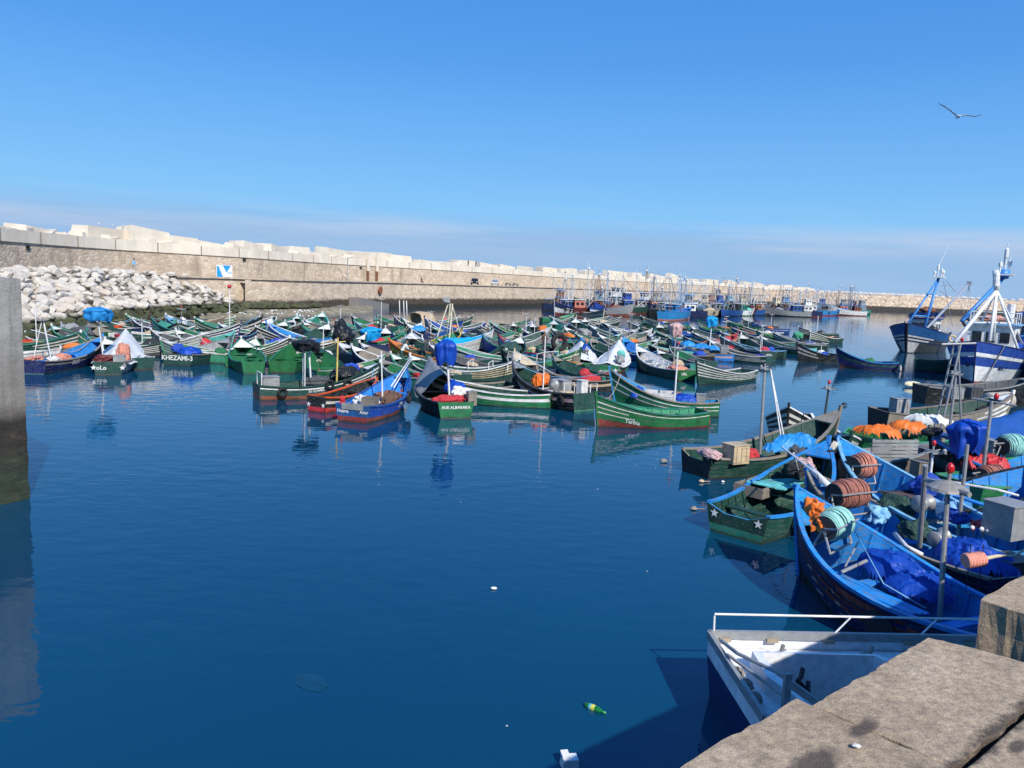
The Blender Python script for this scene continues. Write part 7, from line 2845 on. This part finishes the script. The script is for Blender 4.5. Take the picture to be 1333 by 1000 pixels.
m.build('boarding_pole', MAST, n2.root)
n3p = at(1392, 440, 2.9)
n3 = trawler('navy trawler with royal blue sheets at the right edge', 'navy trawler at the right edge', bow=(1352, 447), hd=240, L=13, zb=3.2, h0=2.0, hull='blue', bot='navy', house='ltblue', roof='brblue', seed=60, mh=10.5, far=False, mastc=plain('steel_dark', (.08, .075, .08), .6), net=None)
n4 = trawler('blue-roofed trawler behind the white-bowed one', 'blue-roofed trawler', bow=(1335, 410), hd=235, L=14, zb=3.2, h0=2.0, hull='navy', bot='navy', house='white', roof='royal', seed=61, mh=9.5, far=False, mastc=plain('steel_dark', (.08, .075, .08), .6), hx=.4)
n4.cover([(6, 0, 3.6, 2.6, 2.0, .7), (9, 0, 3.0, 1.8, 1.6, .6)], 'royal', 'royal blue tarps over the deck of the blue-roofed trawler', 106)
n3.cover([(7, 0, 2.6, 2.2, 1.6, .8)], 'royal', 'royal blue tarp over the deck at the right edge', 107)

# ---------------------------------------------------------------- people
SKIN = plain('skin', (.2, .11, .07), .6)


def person(loc, rz, pose, shirt, trousers, label, hair=(.02, .016, .014), cap=None):
    """a figure grown from a jointed skeleton; z=0 at the soles"""
    J = {}
    lean = {'stand': 0.0, 'bend': .55, 'sit': .12, 'crouch': .5, 'walk': .05}[pose]
    hipz = {'stand': .92, 'bend': .9, 'sit': .45, 'crouch': .38, 'walk': .92}[pose]
    J['pel'] = V((0, 0, hipz))

    def up_(p, l, a=lean):
        return p + V((math.sin(a) * l, 0, math.cos(a) * l))
    J['waist'] = up_(J['pel'], .16)
    J['chest'] = up_(J['waist'], .24)
    J['neck'] = up_(J['chest'], .17)
    J['head0'] = up_(J['neck'], .1, lean * .6)
    J['head1'] = up_(J['head0'], .15, lean * .5)
    E_ = [('pel', 'waist'), ('waist', 'chest'), ('chest', 'neck'), ('neck', 'head0'), ('head0', 'head1')]
    R = {'pel': .135, 'waist': .12, 'chest': .145, 'neck': .06, 'head0': .085, 'head1': .095}
    for s_, sg in (('l', 1), ('r', -1)):
        J['sh' + s_] = up_(J['chest'], .1) + V((0, .19 * sg, 0))
        sw = {'stand': .08, 'bend': .5, 'sit': .35, 'crouch': .6, 'walk': .3 * sg}[pose]
        J['el' + s_] = J['sh' + s_] + V((math.sin(sw) * .28, .07 * sg, -math.cos(sw) * .28))
        J['wr' + s_] = J['el' + s_] + V((math.sin(sw + .45) * .25, -.03 * sg, -math.cos(sw + .45) * .25))
        J['ha' + s_] = J['wr' + s_] + V((math.sin(sw + .5) * .09, 0, -math.cos(sw + .5) * .09))
        E_ += [('chest', 'sh' + s_), ('sh' + s_, 'el' + s_), ('el' + s_, 'wr' + s_), ('wr' + s_, 'ha' + s_)]
        R.update({'sh' + s_: .07, 'el' + s_: .048, 'wr' + s_: .034, 'ha' + s_: .036})
        J['hp' + s_] = J['pel'] + V((0, .1 * sg, -.05))
        if pose in ('sit', 'crouch'):
            J['kn' + s_] = J['hp' + s_] + V((.42, .05 * sg, .08 if pose == 'crouch' else 0))
            J['an' + s_] = V((J['kn' + s_].x - (.12 if pose == 'crouch' else -.05), J['kn' + s_].y, .08))
        else:
            st = .22 * sg if pose == 'walk' else .03 * sg
            J['kn' + s_] = V((.03 + st * .6, .11 * sg, .49))
            J['an' + s_] = V((st, .12 * sg, .08))
        J['to' + s_] = J['an' + s_] + V((.18, .02 * sg, -.04))
        E_ += [('pel', 'hp' + s_), ('hp' + s_, 'kn' + s_), ('kn' + s_, 'an' + s_), ('an' + s_, 'to' + s_)]
        R.update({'hp' + s_: .1, 'kn' + s_: .065, 'an' + s_: .048, 'to' + s_: .04})
        for k, (a, l) in enumerate(((-.03, .075), (-.01, .085), (.01, .08), (.03, .065))):
            n_ = 'f%s%d' % (s_, k)
            J[n_] = J['ha' + s_] + V((a + .02, 0, -l))
            R[n_] = .01
            E_.append(('ha' + s_, n_))
        J['th' + s_] = J['wr' + s_].lerp(J['ha' + s_], .5) + V((.05, -.02 * sg, -.05))
        R['th' + s_] = .011
        E_.append(('wr' + s_, 'th' + s_))
    names = list(J)
    me = bpy.data.meshes.new('sk')
    me.from_pydata([J[n] for n in names], [(names.index(a), names.index(c)) for a, c in E_], [])
    o = bpy.data.objects.new('sk', me)
    COL.objects.link(o)
    md = o.modifiers.new('Skin', 'SKIN')
    for i, n in enumerate(names):
        me.skin_vertices[0].data[i].radius = (R[n], R[n])
        me.skin_vertices[0].data[i].use_root = (n == 'pel')
    sb = o.modifiers.new('Sub', 'SUBSURF')
    sb.levels = sb.render_levels = 1
    dg = bpy.context.evaluated_depsgraph_get()
    body = bpy.data.meshes.new_from_object(o.evaluated_get(dg))
    bpy.data.objects.remove(o)
    body.materials.clear()
    cl = plain('shirt_%s' % shirt, PAL[shirt], .8)
    tr = plain('trousers_%s' % trousers, PAL[trousers], .8)
    for mm_ in (SKIN, cl, tr, plain('shoe', (.02, .018, .016), .6)):
        body.materials.append(mm_)
    for p in body.polygons:
        c = p.center
        best = min(((V(c) - (J[a] + (J[b_] - J[a]) * max(0, min(1, (V(c) - J[a]).dot(J[b_] - J[a]) / max(1e-6, (J[b_] - J[a]).length_squared)))) ).length, a, b_) for a, b_ in E_)
        a, b_ = best[1], best[2]
        if b_[:2] in ('kn', 'an', 'hp') or (b_ == 'waist' and c.z < J['pel'].z + .04):
            mi = 2
        elif b_[:2] == 'to':
            mi = 3
        elif b_ in ('waist', 'chest', 'neck') or b_[:2] in ('sh', 'el') or (b_[:2] == 'wr' and shirt not in ('white',)):
            mi = 1
        else:
            mi = 0
        p.material_index = mi
        p.use_smooth = True
    ob = bpy.data.objects.new('person', body)
    COL.objects.link(ob)
    ob.location = loc
    ob.rotation_euler = (0, 0, rz)
    tag(ob, label, 'person', 'people about the harbour')
    hm = MB()
    hc = J['head1']
    vs, fs = ico(2)
    hm.add([(hc.x + v.x * .105 - .015, hc.y + v.y * .1, hc.z + .03 + max(-.05, v.z * .1)) for v in vs], fs)
    if cap:
        hm.box((hc.x + .12, hc.y, hc.z + .04), (.12, .14, .02))
    hm.build('cap' if cap else 'hair', plain('cap_' + cap, PAL[cap], .8) if cap else plain('hair_dark', hair, .7), ob, smooth=True)
    fm = MB()
    fm.box((hc.x + .105, hc.y, hc.z - .03), (.03, .025, .045), None, 0, .5)
    fm.build('nose', SKIN, ob)
    return ob


def stand_at(px, py, z):
    return at(px, py, z)


person(stand_at(522, 476, .75), rad(20), 'bend', 'white', 'dkgreen', 'man in a white t-shirt leaning forward on the orange-railed boat')
person(stand_at(555, 459, .9), rad(-60), 'stand', 'navy', 'dkgrey', 'man in a dark purple jacket standing in the big dark hollow boat', cap='grey')
person(stand_at(708, 461, .8), rad(-120), 'stand', 'brown', 'dkgrey', 'man in a brown jacket standing left of the large tyre', cap='tan')
person(stand_at(758, 463, 1.0), rad(30), 'crouch', 'royal', 'dkgrey', 'man in blue crouching on the white canvas sheet', cap='salmon')
for k, (px, dz, lab, pose, sh) in enumerate([(607, 9.8, 'left of two dark figures standing on the breakwater parapet', 'stand', 'black'), (618, 9.8, 'right of two dark figures standing on the breakwater parapet', 'stand', 'dkgrey'),
                                       (733, 8.9, 'dark figure on the wall ledge above the first trawler', 'walk', 'black'), (548, 5.2, 'figure in dark clothes sitting on the quay edge', 'sit', 'maroon'), (175, 5.6, 'figure in pale clothes walking above the rock bank', 'walk', 'ltblue')]):
    p, n = wall_at(px, 9.6 if dz == 5.2 else (1.5 if dz == 5.6 else -.3))
    person((p.x, p.y, dz), math.atan2(n.y, n.x), pose, sh, 'dkgrey' if k != 4 else 'grey', lab)
ledge, n_ = wall_at(733, -.1)

# ---------------------------------------------------------------- gulls
m = MB()
m.lathe([(.0, -.2), (.05, -.16), (.085, -.05), (.085, .05), (.05, .13), (.03, .17)], 8, 0, (0, 0, .22), (.95, 0, .25))
vs, fs = ico(1)
m.add([(.19 + v.x * .05, v.y * .045, .3 + v.z * .045) for v in vs], fs)
gull = m.build('gull', [plain('gull_white', (.78, .78, .76), .6)], None, (0, 0, 0), 0, True)
m = MB()
for sg in (1, -1):
    m.add([(.1, .08 * sg, .27), (-.1, .095 * sg, .22), (-.28, .04 * sg, .17), (-.1, .06 * sg, .29)], [(0, 1, 2, 3) if sg < 0 else (3, 2, 1, 0)])
m.build('wing', plain('gull_grey', (.3, .32, .34), .6), gull)
m = MB()
for sg in (1, -1):
    m.tube([(0, .03 * sg, 0), (0, .03 * sg, .16)], .008, 4)
m.build('leg', plain('gull_leg', (.6, .3, .1), .6), gull)
m = MB()
m.tube([(.23, 0, .3), (.3, 0, .285)], [.014, .004], 5)
m.build('beak', plain('gull_beak', (.7, .4, .05), .5), gull)
tag(gull, 'white gull resting on the weedy shoal', 'gull', 'gulls resting on the shoal')
r = random.Random(3)
spots = []
for i in range(34):
    px = r.uniform(262, 408)
    py = 410.5 - (px - 240) * .018 + r.uniform(-3, 3)
    spots.append(at(px, py, .45))
for i in range(14):
    px = r.uniform(385, 404)
    spots.append(at(px, 409 + r.uniform(-3, 5), .5))
gull.location = spots[0]
for p in spots[1:]:
    copy_thing(gull, p, r.uniform(0, 6.28), 'white gull resting on the weedy shoal', 'gulls resting on the shoal')
for px in (133, 150, 162, 178, 205, 345, 410, 440, 662):
    p, n = wall_at(px, -3.0)
    D = (p - V((0, 0, EYE))).dot(fw)
    copy_thing(gull, (p.x, p.y, 10.9 + (.9 if px < 220 else 0)), r.uniform(0, 6), 'white gull perched on the breakwater blocks', 'gulls on the breakwater')

# flying gull
g = empty('gull', atd(1247, 152, 26), rad(-108), 'white gull flying with one wing raised against the open sky', 'gull')
m = MB()
m.lathe([(.0, -.24), (.035, -.2), (.075, -.08), (.085, .02), (.06, .13), (.045, .18), (.05, .22), (.03, .27), (.0, .3)], 12, 0, (0, 0, 0), (1, .1, -.1), cap=False)
m.build('body', plain('gull_white', (.78, .78, .76), .6), g, smooth=True)
g.scale = (.72, .72, .72)
for sg, pts in ((1, [(0, -.05, .04), (.03, -.34, .28), (-.02, -.62, .5), (-.12, -.88, .66)]), (-1, [(0, .05, .04), (.05, .38, .05), (0, .72, .0), (-.12, 1.02, .09)])):
    m = MB()
    cw = [.2, .19, .14, .03]
    th_ = [.02, .016, .01, .004]
    for (x, y, z), c, t in zip(pts, cw, th_):
        m.v += [(x + c * .45, y, z), (x, y, z + t), (x - c * .55, y, z - .01), (x, y, z - t)]
    for i in range(3):
        for j in range(4):
            a, b2 = i * 4 + j, i * 4 + (j + 1) % 4
            m.f.append((a, b2, b2 + 4, a + 4))
            m.m.append(1 if i == 2 else 0)
    m.f += [(0, 1, 2, 3), (12, 13, 14, 15)]
    m.m += [0, 1]
    m.build('wing', [plain('gull_pale', (.6, .62, .63), .6), plain('gull_black', (.02, .02, .022), .6)], g, smooth=True)
m = MB()
m.add([(-.2, 0, .02), (-.36, .07, .03), (-.38, 0, .025), (-.36, -.07, .03), (-.2, 0, 0), (-.36, .06, .01), (-.36, -.06, .01)], [(0, 1, 2, 3), (4, 6, 5), (0, 4, 5, 1), (0, 3, 6, 4)])
m.build('tail', plain('gull_white', (.78, .78, .76), .6), g)
m = MB()
m.tube([(.28, .03, -.03), (.35, .035, -.05)], [.016, .004], 6)
m.build('beak', plain('gull_beak', (.7, .4, .05), .5), g)

# ---------------------------------------------------------------- cars, scooters, lamp post, mural on the breakwater road


def car(loc, rz, col, label, van=False):
    root = empty('parked_car', loc, rz, label, 'car', 'cars parked on the breakwater road')
    side_ = [(-2.05, .35), (2.05, .35), (2.12, .7), (2.0, .95), (1.05, 1.05), (.45, 1.62 if van else 1.6), (-1.5, 1.66), (-2.0, 1.1), (-2.1, .7)]
    m = MB()
    n = len(side_)
    for y, k in ((-.85, 1), (.85, 1)):
        for x, z in side_:
            m.v.append((x, y * (1 if z < 1.1 else .84), z))
    m.f.append(tuple(range(n)))
    m.f.append(tuple(range(2 * n - 1, n - 1, -1)))
    m.m += [0, 0]
    for i in range(n):
        j = (i + 1) % n
        m.f.append((i, i + n, j + n, j))
        m.m.append(0)
    m.build('body', plain('car_' + str(label[:5]), col, .3, .3), root)
    gl = plain('glass_dark', (.015, .02, .025), .15)
    for sg in (-1, 1):
        for x0, x1 in ((-1.55, -.6), (-.5, .4)):
            m = MB()
            m.add([(x0, sg * .8, 1.12), (x1, sg * .8, 1.12), (x1 - (.1 if x1 < 0 else .12), sg * .74, 1.52), (x0 + .05, sg * .74, 1.52), (x0, sg * .86, 1.12), (x1, sg * .86, 1.12), (x1 - .1, sg * .77, 1.52), (x0 + .05, sg * .77, 1.52)],
                  [(0, 1, 2, 3), (7, 6, 5, 4), (0, 4, 5, 1), (2, 6, 7, 3)])
            m.build('window', gl, root)
    m = MB()
    m.add([(1.02, -.7, 1.09), (1.02, .7, 1.09), (.5, .62, 1.56), (.5, -.62, 1.56)], [(0, 1, 2, 3)])
    m.build('windscreen', gl, root)
    for x in (-1.3, 1.3):
        for sg in (-1, 1):
            m = MB()
            m.lathe([(.2, -.11), (.33, -.1), (.33, .1), (.2, .11)], 14, 0, (x, sg * .8, .33), (0, 1, 0))
            wl = m.build('wheel', RUB, root)
            m = MB()
            m.lathe([(.05, -.13), (.19, -.12), (.19, .12), (.05, .13)], 10, 0, (x, sg * .8, .33), (0, 1, 0))
            m.build('rim', MAST, wl)
    for sg in (-1, 1):
        m = MB()
        m.box((2.08, sg * .6, .78), (.1, .3, .16))
        m.build('headlight', MASTW, root)
    return root


for px, off, col, lab, van, ang in [(617, 7.2, (.015, .017, .02), 'black hatchback parked on the breakwater road', False, 0), (643, 7.4, (.45, .48, .5), 'silver van-like car parked right of the black one', True, 0),
                                    (933, 7, (.03, .03, .035), 'dark car on the quay road behind the trawler masts', False, 0)]:
    p, n = wall_at(px, off)
    car((p.x, p.y, 5.2), math.atan2(n.y, n.x) - rad(60), col, lab, van)


def scooter(loc, rz, label):
    root = empty('scooter', loc, rz, label, 'scooter', 'scooters on the breakwater road')
    for x in (-.6, .6):
        m = MB()
        m.torus((x, 0, .3), .24, .07, (0, 1, 0), 16, 6)
        m.build('wheel', RUB, root)
    m = MB()
    m.box((-.35, 0, .62), (.8, .28, .3), None, 0, .8)
    m.box((.1, 0, .36), (.5, .26, .08))
    m.tube([(.6, 0, .3), (.42, 0, 1.0)], .06, 8)
    m.box((.45, 0, .7), (.1, .3, .5))
    m.tube([(.4, -.3, 1.02), (.4, .3, 1.02)], .025, 6)
    m.build('body', plain('scooter_dark', (.04, .04, .045), .4), root)
    m = MB()
    m.box((-.35, 0, .8), (.7, .26, .08))
    m.build('seat', RUB, root)
    return root


for px, lab in ((661, 'left of two dark scooters standing right of the silver car'), (670, 'right of two dark scooters standing right of the silver car')):
    p, n = wall_at(px, 8)
    scooter((p.x, p.y, 5.2), math.atan2(n.y, n.x) + rad(40), lab)

p, n = wall_at(452, 3)
lp = empty('street_lamp', (p.x, p.y, 5.2), 0, 'street lamp with two heads against the breakwater wall', 'street lamp')
m = MB()
m.tube([(0, 0, 0), (0, 0, 4.6)], [.09, .06], 8)
m.lathe([(.25, 0), (.25, .3), (.1, .4)], 8, 0, (0, 0, 0))
m.build('pole', MAST, lp)
for sg in (-1, 1):
    m = MB()
    m.tube([(0, 0, 4.55), (.8 * sg, 0, 4.75)], .04, 6)
    m.box((.95 * sg, 0, 4.76), (.5, .25, .12), None, 0, .7)
    m.build('lamp_head', MASTW if sg < 0 else plain('lamp_dark', (.06, .06, .06), .5), lp)

# pair of concrete and rust posts on the wall
for k, px in enumerate((479, 489.5)):
    p, n = wall_at(px, .5)
    root = empty('post', (p.x, p.y, 5.2), math.atan2(n.y, n.x), ('left', 'right')[k] + ' of two tall posts on the breakwater wall, pale above rust', 'post', 'tall posts on the breakwater')
    m = MB()
    m.box((0, 0, 1.1), (.35, .35, 2.2))
    m.build('rusty_foot', plain('rust_post', (.2, .09, .05), .9), root)
    m = MB()
    m.box((0, 0, 4.2), (.4, .42, 4.0))
    m.build('upper_post', PC, root)
p, n = wall_at(484, -.9)
m = MB()
m.box((0, 0, 0), (1.0, 2.6, 3.8))
o = m.build('concrete_block', PC, None, (p.x, p.y, 8.2), math.atan2(n.y, n.x))
tag(o, 'upright pale block between the two tall posts', 'concrete block')

# painted board: white panel with blue triangles
p, n = wall_at(293, .32)
ang = math.atan2(n.y, n.x)
root = empty('painted_board', (p.x, p.y, 6.1), ang + math.pi / 2, 'white board painted with blue triangles on the breakwater wall', 'sign')
wd, hh = 3.2, 2.0
m = MB()
m.box((0, 0, 0), (wd, .12, hh))
m.build('panel', plain('board_white', (.75, .76, .76), .6), root)
m = MB()
X = lambda u: -wd / 2 + wd * u
Z = lambda v: -hh / 2 + hh * v
y = -.075
m.add([(X(.02), y, Z(.9)), (X(.02), y, Z(.03)), (X(.4), y, Z(.03)), (X(.12), y, Z(.9)),
       (X(.4), y, Z(.97)), (X(.9), y, Z(.97)), (X(.62), y, Z(.4)), (X(.7), y, Z(.42)), (X(.97), y, Z(.42)), (X(.97), y, Z(.36)), (X(.7), y, Z(.36))],
      [(0, 1, 2, 3), (4, 6, 5), (7, 10, 9, 8)])
m.build('blue_shapes', plain('board_blue', (.02, .3, .6), .6), root)

# dark drain holes in the wall
for k, (px, dz) in enumerate([(41, 8.05), (318, 8.2), (468, 8.1), (596, 5.05)]):
    p, n = wall_at(px, .06)
    m = MB()
    m.box((0, 0, 0), (.2, .55, .4))
    m.box((.1, 0, .24), (.16, .75, .08))
    o = m.build('drain_hole', plain('hole_dark', (.02, .018, .015), .9), None, (p.x, p.y, dz - .15), math.atan2(n.y, n.x))
    tag(o, 'dark drain opening in the breakwater wall', 'drain', 'drain openings in the wall')
# rusty ring plate on the quay face
p, n = wall_at(495, 10.75)
m = MB()
m.lathe([(.75, -.06), (.75, .06), (.4, .1)], 14, 0, (0, 0, 0), (1, 0, 0))
o = m.build('mooring_plate', plain('rust_plate', (.25, .08, .04), .9), None, (p.x, p.y, 3.6), math.atan2(n.y, n.x))
tag(o, 'rust red round mooring plate on the quay face', 'mooring plate')

# ---------------------------------------------------------------- floating things
bt0 = at(774, 924, 0)
root = empty('plastic_bottle', (bt0.x, bt0.y, .02), rad(-38), 'green plastic bottle with a yellow and blue label floating in the foreground', 'bottle')
m = MB()
gp = plain('bottle_green', (.01, .16, .03), .15)
m.lathe([(.02, -.17), (.045, -.165), (.048, -.1), (.042, -.06), (.046, .0), (.046, .06), (.03, .11), (.014, .14), (.014, .165)], 16, 0, (0, 0, 0), (1, 0, 0.03))
m.build('bottle_body', gp, root, smooth=True)
m = MB()
m.lathe([(.0495, -.05), (.0495, .015)], 16, 0, (0, 0, 0), (1, 0, .03), cap=False)
m.build('label_band', plain('label_yellow', (.6, .6, .08), .5), root)
m = MB()
m.lathe([(.05, -.085), (.05, -.05)], 16, 0, (0, 0, 0), (1, 0, .03), cap=False)
m.build('blue_band', plain('label_blue', (.1, .4, .55), .5), root)
m = MB()
m.lathe([(.017, .16), (.017, .19)], 10, 0, (0, 0, 0), (1, 0, .03))
m.build('bottle_cap', plain('cap_green', (.1, .45, .1), .4), root)
p = at(741, 997, 0)
m = MB()
m.box((0, 0, .05), (.22, .16, .16), Euler((.05, .06, .2)), 0, .92)
m.box((-.06, .02, .14), (.1, .14, .05), Euler((.1, 0, .2)))
o = m.build('foam_box', plain('foam_white', (.75, .75, .73), .8, bump=.4), None, p)
tag(o, 'white foam box floating at the bottom edge', 'foam box')
for k, (px, py, r_, c, lab) in enumerate([(643, 767, .07, 'white', 'small white scrap floating alone in the middle of the water'), (903, 664, .11, 'greywood', 'round grey float left of the starred dark green boat'), (913, 628, .1, 'tan', 'tan float with a stick below the weathered lamp-mast boat'),
                                   (864, 602, .14, 'greywood', 'greenish float among bubbles in front of the red rudder'), (941, 628, .06, 'white', 'small white float below the weathered boat'), (1099, 528, .16, 'black', 'black float between the lamp-mast boat and the striped trawler')]):
    p = at(px, py, 0)
    m = MB()
    m.blob((0, 0, r_ * .25), (r_, r_ * .8, r_ * (.45 if k == 0 else .8)), k, .15, 1.5, 2)
    if k in (1, 2):
        m.tube([(0, 0, r_ * .4), (r_ * 3, .05, .03)], .015, 5)
    o = m.build('float', plain('floater_' + c, PAL[c], .6), None, p, 0, True)
    tag(o, lab, 'float')
p = at(1188, 504, 0)
m = MB()
m.blob((0, 0, .12), (.75, .4, .3), 4, .2, 1.5, 3)
o = m.build('foam_raft', plain('foam_yellow', (.7, .62, .38), .7), None, p, .2, True)
tag(o, 'cream foam raft floating in front of the blue trawler', 'float')
r = random.Random(8)
for i in range(18):
    px, py = r.uniform(560, 1000), r.uniform(560, 960)
    if i > 5:
        px, py = r.uniform(800, 880), r.uniform(570, 610)
    p = at(px, py, .004)
    if i <= 5 and px > 900:
        continue
    m = MB()
    m.blob((0, 0, 0), (.016 + .012 * r.random(), .016, .008), i, .2, 2, 1)
    o = m.build('scum_fleck', plain('fleck', (.5, .52, .5), .7), None, p)
    tag(o, 'tiny pale fleck floating on the open water', 'fleck', 'flecks floating on the water')
p = at(405, 888, .006)
m = MB()
vs, fs = ico(2)
m.add([(v.x * .2 * (1 + .25 * noise.noise(v * 2)), v.y * .32 * (1 + .25 * noise.noise(v * 2.3)), v.z * .006) for v in vs], fs)
o = m.build('plastic_sheet', plain('sheet_murky', (.004, .044, .085), .2), None, p, rad(50))
tag(o, 'murky plastic sheet floating low in the near water', 'plastic sheet')
m = MB()
m.blob((0, 0, .0), (.016, .011, .006), 2, .3, 2, 2)
o = m.build('pebble', plain('pebble_pale', (.6, .57, .52), .7), None, at(1115, 971, QZ + .012))
tag(o, 'pale shell lying on the quay concrete', 'pebble')

# labels stay within sixteen words
for o in scene.objects:
    if o.parent is None and "label" in o and len(o["label"].split()) > 16:
        o["label"] = " ".join(o["label"].split()[:16])
seen_ = {}
for o in scene.objects:
    if o.parent is None and "label" in o and "group" not in o:
        k = o["label"]
        seen_.setdefault(k, []).append(o)
for k, os_ in seen_.items():
    if len(os_) > 1:
        for o in os_:
            o["group"] = "gear lying in the boats"
